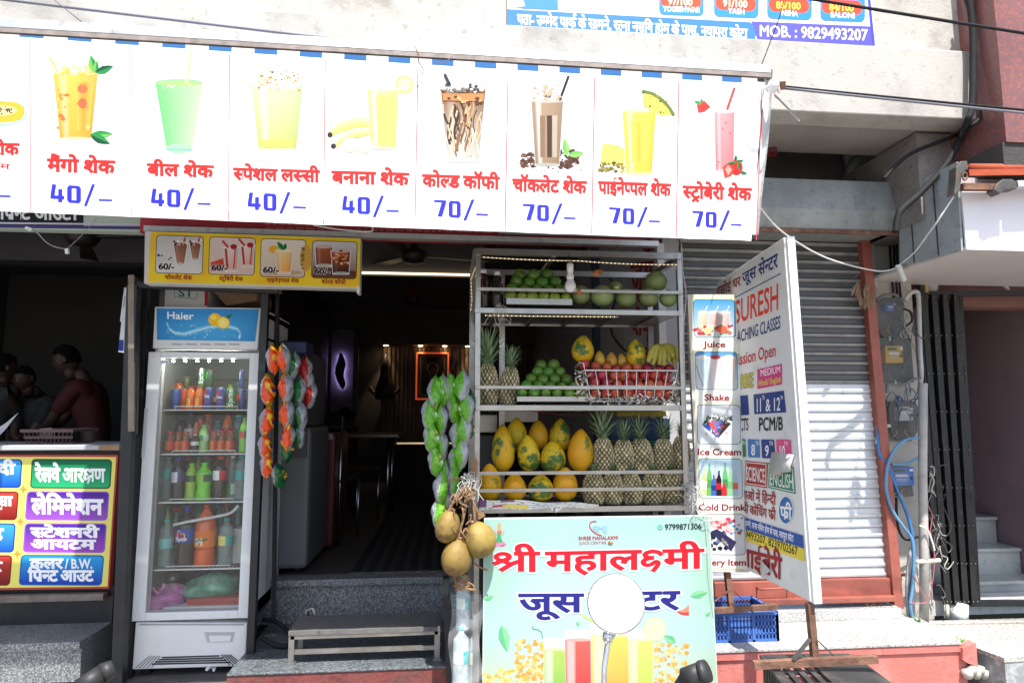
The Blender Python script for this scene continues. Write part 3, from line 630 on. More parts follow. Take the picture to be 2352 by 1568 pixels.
pipe('cable', cab([(600, 700), (580, 800), (570, 1000), (580, 1150)], 3.47, C5), .010, GREYPVC, 'grey cable running down into the platform', 'cable', 6)
pipe('cable', cab([(610, 880), (660, 980), (690, 1050), (585, 1055)], 3.42, C5), .0025, mat('pink_wire', (.55, .12, .15), .5), 'thin pink wire knotted round the cables', 'wire', 5)
pipe('cable', cab([(705, 430), (730, 500), (720, 600), (745, 750), (735, 900), (710, 1050)], 3.45, C5), .0025, mat('pink_wire'), 'thin pink wire tangled beside the folding gate', 'wire', 5)
pipe('cable', cab([(650, 560), (700, 590), (735, 680), (745, 720)], 3.42, C5) , .005, WHITEP, 'frayed white cord tied to the thick grey conduit', 'cord', 5)
pipe('cable', cab([(470, 1210), (480, 1150), (560, 1160), (640, 1120), (700, 1110)], 3.45, C4u), .008, mat('grey_rubber', (.12, .12, .125), .5), 'grey cable curling under the yellow faced meter', 'cable', 6)
pipe('cable', cab([(400, 580), (450, 545), (520, 540), (545, 560)], 3.46, C4u), .008, mat('grey_rubber'), 'dark cable arching over the top meter', 'cable', 6)
pipe('cable', cab([(585, 640), (630, 660), (640, 720), (600, 755)], 3.46, C4u), .006, RUBBER, 'black cable loop right of the top meter', 'cable', 6)
pipe('cable', cab([(400, 1560), (420, 1480), (470, 1435), (490, 1440)], 3.46, C4u), .010, GREYPVC, 'grey cable entering the third meter from below', 'cable', 6)
C4 = lambda x, y: (1764 + x / 3, y / 3)
pipe('power_cable', cab([(1385, -20), (1412, 250), (1408, 700), (1380, 820)], 2.80, C4) + cab([(1330, 950), (1230, 1130), (1050, 1330), (925, 1440), (895, 1500), (880, 1600)], 2.92, C4), .016, RUBBER, 'thick black power cable hanging down the corner of the beam', 'cable')
pipe('power_cable', cab([(1360, -20), (1420, 180), (1470, 420), (1478, 640), (1465, 800), (1400, 870)], 2.82, C4) + cab([(1300, 930), (1150, 990), (1000, 1050), (880, 1140), (800, 1235)], 2.97, C4), .010, RUBBER, 'second black cable curving off under the beam to the roller box', 'cable')
pipe('power_cable', cab([(1425, -20), (1420, 300), (1430, 500), (1465, 700)], 2.83, C4), .006, GREYPVC, 'thin grey cable behind the thick cables on the beam', 'cable', 6)
b = MB()
pts = []
for k in range(90):
    a = k * .5; pts.append(P(1774 + 9 * math.cos(a * 1.03) + R.uniform(-3, 3), 348 + 12 * math.sin(a) + R.uniform(-2, 2), 3.3 + R.uniform(-.02, .02)))
b.tube(pts, .0015, 4); o = b.build('wire_tangle', mat('red_wire', (.28, .02, .02), .5)); tag(o, 'tangle of thin red and black wire in the slab recess', 'wire')
# wires across the picture
pipe('overhead_wire', sag(P(-1200, -152, 2.7), P(788, 92, 2.8), .006), .006, mat('grey_sheathed_wire', (.16, .16, .19), .5), 'long grey wire crossing in front of the concrete beam at the left', 'wire', 6)
pipe('overhead_wire', [P(112, -10, 2.7), P(190, 53, 2.8)], .002, mat('grey_sheathed_wire'), 'thin loose wire crossing the long grey wire', 'wire', 5)
pipe('overhead_wire', sag(P(1800, -12, 2.2), P(3600, 263, 2.2), .01), .006, RUBBER, 'single black wire crossing the red brown cladding', 'wire', 6)
pipe('overhead_wire', sag(P(1800, 199, 2.44), P(3600, 361, 2.3), .01), .005, RUBBER, 'upper wire of the pair running from the awning pipe', 'wire', 6)
pipe('overhead_wire', sag(P(1800, 203, 2.43), P(3600, 374, 2.29), .01), .005, mat('grey_sheathed_wire'), 'lower wire of the pair running from the awning pipe', 'wire', 6)
pipe('hanging_wire', smooth_path([P(1802, -5, 2.7), P(1790, 40, 2.7), P(1768, 100, 2.7), P(1748, 152, 2.6)], 6), .0025, RUBBER, 'thin crooked black wire hanging over the blue hoarding', 'wire', 5)
o = pipe('cord', smooth_path([P(1740, 470, 2.5), P(1800, 535, 2.8), P(1900, 593, 3.1), P(2013, 622, 3.3), P(2061, 615, 3.25)], 6) + smooth_path([P(2066, 608, 3.22), P(2100, 580, 3.1), P(2130, 540, 2.95), P(2152, 510, 2.8), P(2190, 452, 2.75)], 5), .004, WHITEP, 'slack white cord strung from the banner to the awning arm', 'cord', 6)
b = MB()
for k in range(9):
    c = P(2064 + k * 1.5, 611 + k * 4, 3.2); b.ell(c, (.018 - .0008 * k, .016, .009), 10, 5)
o2 = b.build('cord_knot', mat('white_tape', (.7, .69, .65), .7, 0, .15, 60, .4, 120)); tag(o2, 'wad of white tape knotted on the slack cord', 'tape')
# ================================================================== awning with the price banner
YB = 2.45
WHITEC = sr(232, 232, 232)
aw = T('shop_awning', 'white and blue striped awning on a long silver channel above the juice shop', 'awning', (0, 2.5, 2.9))
b = MB(); tl, tr = P(-300, 35, YB + .02), P(1766, 161, YB + .02)
b.bar(tl + Vector((0, .02, 0)), tr + Vector((0, .02, 0)), .07, .030); b.bar(P(-300, 48, YB + .024), P(1766, 171, YB + .024), .04, .008); b.bar(P(-300, 57, YB + .024), P(1766, 179, YB + .024), .04, .018, m=1)
b.build('channel_bar', [ALU, mat('dirty_channel_lip', (.26, .22, .20), .7, .2, .25, 20, grime=.4)], aw)
BLUEF, WHF = sr(54, 104, 160), sr(205, 208, 205)
va, vb = P(-300, 59, YB), P(1766, 181, YB); vz = lambda x: va.z + (vb.z - va.z) * (x - va.x) / (vb.x - va.x)
zt = tl.z - .035; x0 = -2.4; b = MB(); SW = P(99, 80, YB).x - P(43, 80, YB).x
xs = P(43, 80, YB).x - 14 * SW; k = 0
while xs < 1.27:
    xe = min(xs + SW, 1.27); z0, z1 = vz(xs), vz(xe); b.prism([(xs, YB + .004, z0 - .03), (xe, YB + .004, z1 - .03), (xe, YB + .004, z1), (xs, YB + .004, z0)], (0, .002, 0), BLUEF if k % 2 == 0 else WHF); xs += SW; k += 1
b.build('striped_valance', attr_mat('awning_cloth', .8, .2, .1, 6), aw)
b = MB(); xs = P(43, 80, YB).x - 14 * SW; k = 0
g0, g1 = -2.16, -1.76
while xs < 1.27:
    xe = min(xs + SW, 1.27)
    for a_, c_ in (((xs, min(xe, g0)),) if xs < g0 else ()) + (((max(xs, g1), xe),) if xe > g1 else ()):
        if c_ > a_: b.box((a_, YB + .03, zt + .015), (c_, 2.849, zt + .019), BLUEF if k % 2 == 0 else WHF)
    xs += SW; k += 1
b.build('striped_roof_cloth', attr_mat('awning_cloth'), aw)
b = MB()
for x in (-2.3, -.6, 1.1): b.bar((x, YB + .03, zt), (x, 2.86, zt + .03), .025)
b.bar(P(1765, 203, 2.62), P(1795, 197, 2.40), .032, .032); b.build('support_pipe', RUST, aw)
bn = T('price_banner', 'long white flex banner with eight shake pictures and red Hindi names over blue prices', 'banner', (0, YB, 2.5))
TOPB = lambda x: 82 + (193 - 82) * x / 1751 + 5 * math.sin(math.pi * min(max(x / 1751, 0), 1)); BOTB = lambda x: 485 + (553 - 485) * x / 1725 + 2 * math.sin(math.pi * min(max(x / 1725, 0), 1))
def wob(x, z): return .05 * (math.sin(x * 21) + .6 * math.sin(x * 47 + 1)) * max(0, 2.255 - z)
def bpt(u, v):
    xt = -330 + 2083 * u; xb = -330 + 2056 * u; x = xt + (xb - xt) * v
    yv = TOPB(xt) * (1 - v) + BOTB(xb) * v
    q = P(x, yv, YB); return q + Vector((0, wob(q.x, q.z), 0))
b = MB(); b.grid(bpt, 160, 16, WHITEC); b.build('flex_sheet', PRINT, bn, fixn=False)
def pj(x, y, l=0):
    q = P(x, y, YB); return q + Vector((0, wob(q.x, q.z) - l, 0))
def newp(proj=pj, d=.7): return Print(proj, .0009, dim=d)
RED, BLU = sr(225, 42, 38), sr(42, 44, 190)
for xt, xb in ((69, 70), (301, 301), (527, 525), (747, 743), (960, 953), (1167, 1160), (1366, 1359), (1559, 1553), (1750, 1738)):
    p = newp(); p.line([(xt, TOPB(xt) + 6), (xb, BOTB(xb) - 2)], 2.2, sr(215, 80, 95)); p.out('divider_print', bn)
items = [('मैंगो शेक', (110, 393), (263, 398), 27, '40/-', (116, 463), (258, 472), 40), ('बील शेक', (339, 402), (489, 407), 25, '40/-', (347, 473), (484, 480), 40),
 ('स्पेशल लस्सी', (537, 412), (733, 418), 25, '40/-', (569, 481), (703, 488), 39), ('बनाना शेक', (763, 420), (938, 425), 26, '40/-', (786, 489), (916, 496), 39),
 ('कोल्ड कॉफी', (971, 428), (1146, 434), 26, '70/-', (997, 497), (1121, 504), 38), ('चॉकलेट शेक', (1178, 438), (1346, 444), 26, '70/-', (1201, 505), (1322, 512), 37),
 ('पाईनेप्पल शेक', (1375, 444), (1540, 450), 26, '70/-', (1399, 512), (1516, 519), 36), ('स्ट्रोबेरी शेक', (1569, 454), (1725, 460), 26, '70/-', (1590, 520), (1703, 527), 36),
 ('पपीता शेक', (-120, 386 - 32), (43, 389 - 34), 24, '40/-', (-110, 457), (25, 462), 40)]
for n, a, c, h, pz, d, e, ph in items:
    pr, pb = newp(d=.85), newp(d=.9); pr.txt(n, a, c, h, RED, .045)
    blockdig(pb, pz[:2], d[0], d[1], (e[0] - d[0]) * .225, ph, (e[1] - d[1]) / (e[0] - d[0]), BLU)
    xa, ya = d[0] + (e[0] - d[0]) * .54, d[1] + (e[1] - d[1]) * .5
    pb.poly([(xa, ya + 6), (xa + 7, ya + 6), (xa + 26, ya - ph - 4), (xa + 19, ya - ph - 4)], BLU)
    xb = d[0] + (e[0] - d[0]) * .78; yb = d[1] + (e[1] - d[1]) * .8 - ph * .32
    pb.poly([(xb, yb), (e[0], yb + 1), (e[0], yb + 5), (xb, yb + 4)], BLU)
    if a[0] < 0: pr.txt('क्रीम', (-40, 387), (23, 389), 12, RED, .012)
    pr.out('drink_name_lettering', bn); pb.out('price_lettering', bn)
def tumbler(p, cx, y0, y1, wt, wb, ct, cb, rim=(.72, .78, .78), hl=.35, fill=0., tilt=0, edge=None):
    """printed picture of a filled glass"""
    q = [(cx - wt / 2, y0), (cx + wt / 2, y0), (cx + wb / 2 + tilt, y1), (cx - wb / 2 + tilt, y1)]
    def cf(u, v):
        c = mixc(ct, cb, min(1, max(0, (v - .1) / .9))); s = 1 - .28 * abs(u - .42) ** 1.5 * 2
        c = tuple(k * s for k in c)
        if .12 < u < .3: c = mixc(c, (.85, .86, .84), hl)
        return c
    p.poly([(q[0][0] - 2, q[0][1] - 1), (q[1][0] + 2, q[1][1] - 1), (q[2][0] + 1, q[2][1] + 4), (q[3][0] - 1, q[3][1] + 4)], rim)
    p.quadg([(q[0][0], y0 + (y1 - y0) * fill), (q[1][0], y0 + (y1 - y0) * fill), q[2], q[3]], cf, 12, 8)
    p.ell(cx, y0 + 1 + (y1 - y0) * fill, wt / 2, 4, mixc(ct, (.9, .9, .88), .4), 16)
    p.ell(cx + tilt, y1, wb / 2, 3.2, mixc(cb, rim, .5), 14)
def blobs(p, n, x0, x1, y0, y1, cols, r=(2, 5), seed=1):
    q = random.Random(seed)
    for k in range(n):
        x, y, s = q.uniform(x0, x1), q.uniform(y0, y1), q.uniform(*r); a = q.uniform(0, 3); p.k -= .88
        p.poly([(x + s * math.cos(a + t) * q.uniform(.6, 1.1), y + s * .8 * math.sin(a + t) * q.uniform(.6, 1.1)) for t in (0, 1.2, 2.4, 3.6, 4.9)], q.choice(cols))
GRN, LGRN, DGRN = sr(40, 150, 70), sr(120, 195, 90), sr(14, 84, 52)
# mango
p = newp(); p.line([(114, 131), (132, 166)], 5, sr(245, 205, 110)); tumbler(p, 174, 168, 318, 102, 72, sr(253, 205, 90), sr(246, 176, 60), hl=.25)
p.quadg([(176, 190), (214, 190), (205, 300), (178, 300)], lambda u, v: mixc(sr(242, 160, 60), sr(250, 195, 90), abs(u - .5) * 2), 4, 6)
blobs(p, 16, 133, 212, 195, 300, [sr(238, 150, 60), sr(250, 215, 130), sr(228, 120, 60)], (3, 8), 2); p.ell(190, 238, 10, 12, sr(222, 110, 70)); p.ell(190, 205, 12, 10, sr(232, 120, 75))
blobs(p, 26, 136, 215, 148, 172, [sr(255, 225, 140), sr(252, 240, 200), sr(248, 200, 90)], (5, 10), 3)
p.leaf((217, 168), (208, 127), 20, GRN, LGRN); p.leaf((219, 168), (223, 140), 14, GRN, LGRN); p.leaf((220, 168), (261, 152), 18, GRN, DGRN); p.leaf((208, 310), (260, 308), 18, LGRN, GRN); p.leaf((208, 310), (254, 331), 20, DGRN, GRN); p.out('mango_shake_picture', bn)
# bael
p = newp(); p.quadg([(357, 190), (466, 193), (443, 340), (382, 338)], lambda u, v: mixc(sr(120, 222, 130), sr(196, 240, 180), u), 8, 6); p.ell(411, 341, 31, 11, sr(175, 235, 180)); p.ell(411, 190, 55, 8, sr(150, 205, 160)); p.ell(411, 192, 51, 6, sr(175, 225, 130))
p.line([(440, 117), (428, 192)], 7, sr(235, 225, 170)); blobs(p, 12, 372, 440, 196, 204, [sr(220, 248, 210)], (2, 4), 4); p.line([(384, 343), (440, 345)], 3, sr(120, 200, 195)); p.out('bael_shake_picture', bn)
# special lassi
p = newp(); tumbler(p, 637, 190, 342, 118, 86, sr(216, 232, 180), sr(208, 222, 120), rim=sr(205, 222, 215), hl=.4); p.ell(637, 185, 68, 22, sr(205, 220, 212)); p.ell(637, 186, 62, 19, sr(246, 240, 215))
blobs(p, 70, 590, 690, 164, 210, [sr(222, 190, 110), sr(120, 110, 60), sr(240, 225, 170), sr(190, 140, 80), sr(245, 240, 225)], (2, 5), 5); p.poly([(600, 322), (676, 322), (672, 340), (604, 340)], sr(205, 214, 110)); p.out('lassi_picture', bn)
# banana
p = newp(); p.ell(929, 195, 21, 21, sr(240, 226, 130)); p.ell(929, 195, 15, 15, sr(250, 242, 190)); blobs(p, 6, 922, 936, 188, 202, [sr(205, 180, 90)], (1, 2), 6)
def bana(p, pts, w, c1, c2):
    for k in range(len(pts) - 1):
        (x0, y0), (x1, y1) = pts[k], pts[k + 1]; w0, w1 = w * (.35 + .65 * math.sin(math.pi * min(1, .15 + .85 * k / len(pts)))), w * (.35 + .65 * math.sin(math.pi * min(1, .15 + .85 * (k + 1) / len(pts))))
        p.quadg([(x0, y0 - w0 / 2), (x1, y1 - w1 / 2), (x1, y1 + w1 / 2), (x0, y0 + w0 / 2)], lambda u, v: mixc(c1, c2, v), 1, 3)
bana(p, [(756, 309), (775, 295), (800, 286), (830, 281), (850, 282)], 26, sr(250, 240, 180), sr(246, 215, 90)); bana(p, [(766, 334), (790, 316), (815, 306), (848, 302)], 24, sr(252, 246, 205), sr(240, 205, 90)); p.ell(758, 310, 6, 6, sr(50, 42, 30)); p.ell(766, 336, 6, 6, sr(50, 42, 30))
tumbler(p, 880, 205, 340, 72, 56, sr(226, 240, 150), sr(220, 232, 120), rim=sr(215, 235, 225), hl=.5); p.quadg([(864, 222), (904, 222), (900, 330), (868, 330)], lambda u, v: sr(214, 230, 120), 2, 2)
p.ell(805, 334, 20, 17, sr(225, 235, 190)); p.ell(840, 336, 19, 17, sr(225, 235, 190)); p.ell(805, 331, 17, 14, sr(248, 246, 215)); p.ell(840, 333, 16, 14, sr(248, 246, 215)); p.out('banana_shake_picture', bn)
# cold coffee
p = newp(); tumbler(p, 1064, 205, 370, 102, 70, sr(150, 95, 50), sr(225, 225, 215), rim=sr(190, 205, 205), hl=.2)
q = random.Random(5)
for k in range(46):
    x, y = q.uniform(1018, 1110), q.uniform(224, 300); pts = [(x + 7 * math.sin(i * .45 + k), y + i * 7) for i in range(10)]
    sh = 1 - abs(x - 1064) / 80
    pts = [(1064 + (a - 1064) * (1 - .35 * (bb - 205) / 165), bb) for a, bb in pts]
    p.line(pts, q.uniform(2, 5), q.choice([sr(74, 46, 30), sr(60, 40, 28), sr(205, 165, 115), sr(232, 212, 180), sr(120, 80, 50), sr(220, 190, 150)] if y < 275 else [sr(225, 200, 165), sr(236, 226, 205), sr(150, 105, 70)]))
p.poly([(1016, 216), (1112, 216), (1110, 234), (1018, 232)], sr(206, 140, 80)); blobs(p, 14, 1024, 1106, 222, 240, [sr(230, 180, 120), sr(90, 55, 30)], (3, 8), 7); blobs(p, 26, 1020, 1108, 194, 212, [sr(225, 228, 228), sr(120, 110, 105), sr(70, 62, 58), sr(246, 246, 246)], (3, 8), 8)
p.line([(1021, 171), (1034, 198)], 7, sr(45, 58, 70)); p.out('cold_coffee_picture', bn)
# chocolate
p = newp(); blobs(p, 46, 1196, 1232, 352, 383, [sr(96, 60, 42), sr(70, 42, 30), sr(130, 88, 62)], (3, 7), 9); blobs(p, 60, 1280, 1330, 345, 386, [sr(96, 60, 42), sr(70, 42, 30), sr(130, 88, 62)], (3, 8), 10); blobs(p, 12, 1185, 1350, 372, 396, [sr(110, 80, 66), sr(180, 170, 160)], (2, 4), 11)
p.line([(1306, 175), (1288, 224)], 6, sr(28, 28, 32)); tumbler(p, 1257, 232, 378, 72, 54, sr(176, 150, 122), sr(168, 140, 110), rim=sr(200, 215, 215), hl=.55)
for x, c in ((1246, sr(150, 118, 88)), (1262, sr(74, 50, 36)), (1274, sr(196, 180, 160))): p.quadg([(x - 6, 266), (x + 6, 266), (x + 5, 362), (x - 5, 362)], lambda u, v, c=c: c, 1, 2)
blobs(p, 34, 1226, 1286, 198, 230, [sr(240, 236, 230), sr(70, 48, 36), sr(215, 180, 140), sr(250, 248, 244)], (4, 8), 12); p.leaf((1303, 355), (1296, 318), 16, sr(150, 215, 110), LGRN); p.leaf((1305, 357), (1342, 352), 16, sr(150, 215, 110), LGRN); p.leaf((1302, 357), (1294, 346), 10, LGRN); p.out('chocolate_shake_picture', bn)
# pineapple
p = newp(); p.poly([(1384, 329), (1420, 334), (1436, 345), (1434, 384), (1378, 376)], sr(250, 225, 110)); blobs(p, 34, 1374, 1434, 374, 396, [sr(110, 120, 40), sr(160, 140, 60), sr(70, 80, 30), sr(205, 180, 80)], (3, 7), 13)
tumbler(p, 1468, 254, 398, 76, 58, sr(254, 220, 90), sr(252, 214, 80), rim=sr(228, 232, 205), hl=.4); p.quadg([(1448, 275), (1486, 290), (1482, 372), (1452, 372)], lambda u, v: mixc(sr(250, 190, 60), sr(254, 224, 110), abs(u - .5) * 2), 4, 4)
p.poly([(1478, 207), (1500, 212), (1525, 228), (1548, 262), (1520, 267), (1494, 254), (1476, 240)], sr(248, 222, 100)); p.line([(1474, 210), (1500, 216), (1520, 230), (1535, 245), (1548, 266)], 8, sr(112, 130, 60)); blobs(p, 18, 1474, 1548, 208, 262, [sr(80, 96, 40), sr(190, 170, 80)], (2, 4), 14); p.out('pineapple_shake_picture', bn)
# strawberry
p = newp(); p.line([(1687, 202), (1670, 252)], 6, sr(235, 70, 70)); tumbler(p, 1664, 256, 392, 46, 40, sr(240, 165, 168), sr(232, 135, 140), rim=sr(240, 225, 225), hl=.3); blobs(p, 16, 1645, 1684, 268, 390, [sr(225, 70, 75), sr(240, 140, 140)], (1, 3), 15)
p.poly([(1600, 238), (1618, 232), (1632, 246), (1618, 257), (1604, 260)], sr(228, 60, 55)); p.leaf((1610, 240), (1594, 232), 8, GRN); p.leaf((1610, 238), (1612, 226), 7, GRN); p.ell(1691, 385, 15, 18, sr(214, 40, 42)); p.poly([(1660, 384), (1672, 374), (1686, 388), (1680, 404), (1664, 410)], sr(226, 70, 55)); p.poly([(1665, 388), (1672, 380), (1681, 390), (1672, 404)], sr(246, 170, 150))
for a, c in (((1690, 372), (1690, 356)), ((1692, 374), (1708, 368)), ((1690, 374), (1670, 376)), ((1700, 396), (1716, 400)), ((1695, 376), (1700, 392))): p.leaf(a, c, 8, GRN, DGRN)
p.out('strawberry_shake_picture', bn)
p = newp(); p.ell(-20, 262, 84, 30, sr(180, 215, 235)); p.poly([(-90, 232), (0, 232), (40, 236), (56, 246), (57, 262), (48, 276), (20, 282), (-90, 285)], sr(248, 190, 60)); p.ell(0, 254, 40, 12, sr(250, 226, 160)); blobs(p, 60, -30, 30, 246, 263, [sr(40, 34, 30), sr(90, 80, 70)], (1, 3), 16); p.out('papaya_picture', bn)
# cloth knot and torn strips at the banner's right end
CL = mat('white_cloth_strip', (.72, .72, .71), .8, 0, .08, 12, .2, 40)
tc = T('cloth_tie', 'white cloth strip tying the banner corner to the rusty pipe', 'tie', P(1775, 200, 2.43))
b = MB(); b.grid(lambda u, v: P(1757 + 18 * u + 3 * math.sin(v * 5), 160 + 380 * v, 2.46 + .02 * math.sin(u * 4) + .01 * v) - Vector((.0, 0, 0)) + Vector((-.055 * v * (1), 0, 0)), 5, 18); b.build('hanging_strip', CL, tc, fixn=False)
b = MB(); b.grid(lambda u, v: P(1778 + 58 * u, 213 + 60 * u + 9 * v - 3 * u * v, 2.40 + .02 * math.sin(v * 3)), 8, 3); b.build('loose_end', CL, tc, fixn=False)
b = MB(); b.ell(P(1776, 198, 2.40), (.022, .03, .028), 10, 7); b.tube(smooth_path([P(1752, 205, 2.43), P(1766, 199, 2.40), P(1784, 196, 2.39), P(1790, 214, 2.40)], 4), .006, 6); b.build('knot', CL, tc)
pipe('tie_wire', smooth_path([P(952, 105, 2.40), P(960, 125, 2.40), P(962, 143, 2.41), P(972, 160, 2.43), P(968, 172, 2.43)], 5), .002, mat('copper_wire', (.20, .09, .06), .5), 'twisted copper wire hanging over the banner edge in the middle', 'wire', 5)
pipe('tie_wire', smooth_path([P(1000, 147, 2.42), P(1024, 142, 2.40), P(1040, 127, 2.41)], 5), .0015, mat('copper_wire'), 'thin curled wire end beside the twisted wire on the banner', 'wire', 5)
# ================================================================== blue hoarding on the upper wall
hb = T('blue_hoarding', 'blue coaching hoarding tied across the upper opening with names and a phone number', 'hoarding', (.9, 2.84, 3.6))
yh = 2.89; pj = plane_proj(yh)
b = MB(); b.grid(lambda u, v: P(1165 + 842 * u, -160 + v * (240 + 25 * u), yh), 40, 10, sr(236, 238, 242))
b.build('flex_sheet', PRINT, hb, fixn=False)
p = Print(pj, .002); p.poly([(1165, 22), (1420, 36), (1722, 52), (1735, 60), (1735, 110), (1165, 80)], sr(58, 120, 205)); p.poly([(1726, 50), (2003, 62), (2008, 106), (1740, 92)], sr(88, 84, 190)); p.line([(1992, -40), (2006, 106)], 6, sr(70, 70, 180))
p.poly([(1176, -30), (1280, -30), (1282, 24), (1200, 20), (1176, 14)], sr(60, 130, 215)); p.poly([(1176, -20), (1195, -20), (1206, 15), (1178, 18)], sr(240, 240, 240))
for x, n, nm in ((1514, '97/100', 'YOGESHWAR'), (1640, '91/100', 'YASH'), (1762, '85/100', 'NEHA'), (1884, '84/100', 'SALONI')):
    d = (x - 1514) * .036; p.rr(x, -50, x + 102, 34 + d, 12, sr(45, 135, 215), 4); p.rr(x + 3, -14 + d, x + 96, 19 + d, 15, sr(238, 75, 45), 4)
    p.txt(n, (x + 20, 11 + d), (x + 76, 14 + d), 15, sr(250, 230, 80) if x > 1700 else sr(250, 240, 220), .03, cap=.69); p.txt(nm, (x + 51 - 4.7 * len(nm), 27 + d), (x + 51 + 4.7 * len(nm), 30 + d), 12, sr(250, 250, 250), .03, cap=.69)
p.txt('पता- उम्मेद पाक' + REPH + ' के सामने, रत्ना नसि' + 'ंग होम के पास, नयापुरा कोटा', (1188, 56), (1716, 90), 21, sr(250, 250, 250), .03)
p.txt('MOB. : 9829493207', (1743, 84), (1992, 94), 25, sr(250, 250, 255), .02, cap=.69); p.txt('CHHAYA SUMAN', (1286, 14), (1410, 19), 14, sr(240, 215, 190), .012, cap=.69); p.out('lettering', hb)
# ================================================================== strip signs under the banner
s1 = T('black_strip_sign', 'black strip sign with white Hindi lettering half hidden behind the price banner', 'sign', (-2.2, 3.4, 2.6))
def rbox(px, Y, d, m, name, par, col=None, bev=0):
    X0, X1, Z0, Z1 = rect(*px, Y); b = MB(); b.box((X0, Y, Z0), (X1, Y + d, Z1), col); return b.build(name, m, par, bevel=bev)
rbox((-400, 440, 330, 524), 3.42, .06, mat('pale_green_acp', (.44, .52, .44), .5, 0, .05, 3), 'backing_panel', s1)
p = Print(plane_proj(3.42)); p.poly([(-400, 440), (192, 450), (192, 522), (-400, 510)], sr(18, 18, 20)); p.poly([(-400, 512), (325, 520), (325, 527), (-400, 519)], sr(70, 60, 120)); p.poly([(-400, 506), (325, 514), (325, 518), (-400, 510)], sr(205, 200, 220))
p.txt('प्रिन्ट आउट।'.replace('प्रि', 'िप्र'), (0, 503), (178, 505), 27, sr(235, 235, 235), .03); p.out('lettering', s1)
s2 = T('red_strip_sign', 'red strip sign with tiny white print and a silver lip above the doorway', 'sign', (.2, 3.38, 2.5))
rbox((322, 470, 1510, 548), 3.4, .08, mat('red_flex', (.42, .02, .03), .4, 0, .08, 3), 'red_panel', s2)
b = MB(); b.bar(P(335, 527, 3.375), P(1510, 562, 3.375), .05, .028); b.build('silver_lip', ALU, s2)
b = MB(); b.box((P(1145, 520, 3.39).x, 3.385, P(1145, 538, 3.39).z), (1.17, 3.395, P(1300, 500, 3.39).z)); b.build('grey_end_panel', mat('grey_flex', (.30, .29, .31), .5), s2)
p = Print(plane_proj(3.398)); q = random.Random(3)
for rr_ in range(2):
    x = 610
    while x < 1130:
        wd = q.uniform(8, 22); y = 512 + rr_ * 10 + (x - 610) * .018
        p.txt(q.choice(['CONTAINS', 'CAFFEINE', 'HIGH', 'MRP', 'PER', 'DAY', 'REGISTERED', 'TRADEMARK', 'SERVE', 'CONSUME']), (x, y + 4), (x + wd, y + 4.4), 4, sr(215, 150, 150), .012, cap=.69); x += wd + 5
p.txt('10X', (1482, 556), (1502, 557), 8, sr(30, 30, 30), .02, cap=.69); p.out('lettering', s2)
pipe('cable_tie', smooth_path([P(720, 517, 3.3), P(780, 527, 3.3), P(850, 532, 3.3), P(855, 520, 3.3)], 4), .004, WHITEP, 'loose white tie strip drooping under the banner', 'tie', 5)
# yellow picture sign
ys = T('picture_sign', 'yellow sign board with four framed shake photos priced above the drinks fridge', 'sign', (-1.3, 3.34, 2.3))
YS = 3.33
X0, X1, Z0, Z1 = rect(341, 541, 827, 656, YS)
b = MB(); b.prism([P(333, 531, YS), P(828, 547, YS), P(826, 664, YS), P(331, 651, YS)], (0, .07, 0)); b.build('box_frame', mat('white_sign_frame', (.62, .62, .60), .5, 0, .06, 5), ys)
pj = plane_proj(YS); p = Print(pj, .001)
Yw = sr(236, 206, 42)
p.quadg([(347, 532), (828, 548), (826, 660), (340, 648)], lambda u, v: mixc(Yw, sr(228, 170, 40), max(0, math.sin(u * 17 + v * 5)) * .55), 40, 6)
p.out('yellow_print', ys)
pics = [(361, 541, 467, 626, 'चॉकलेट शेक', 379, 441, 641), (483, 545, 586, 629, 'स्ट्रॉबेरी शेक', 504, 558, 644), (601, 549, 702, 634, 'पाइनेएप्पल शेक', 613, 687, 648), (719, 554, 820, 637, 'कोल्ड कॉफी', 739, 794, 651)]
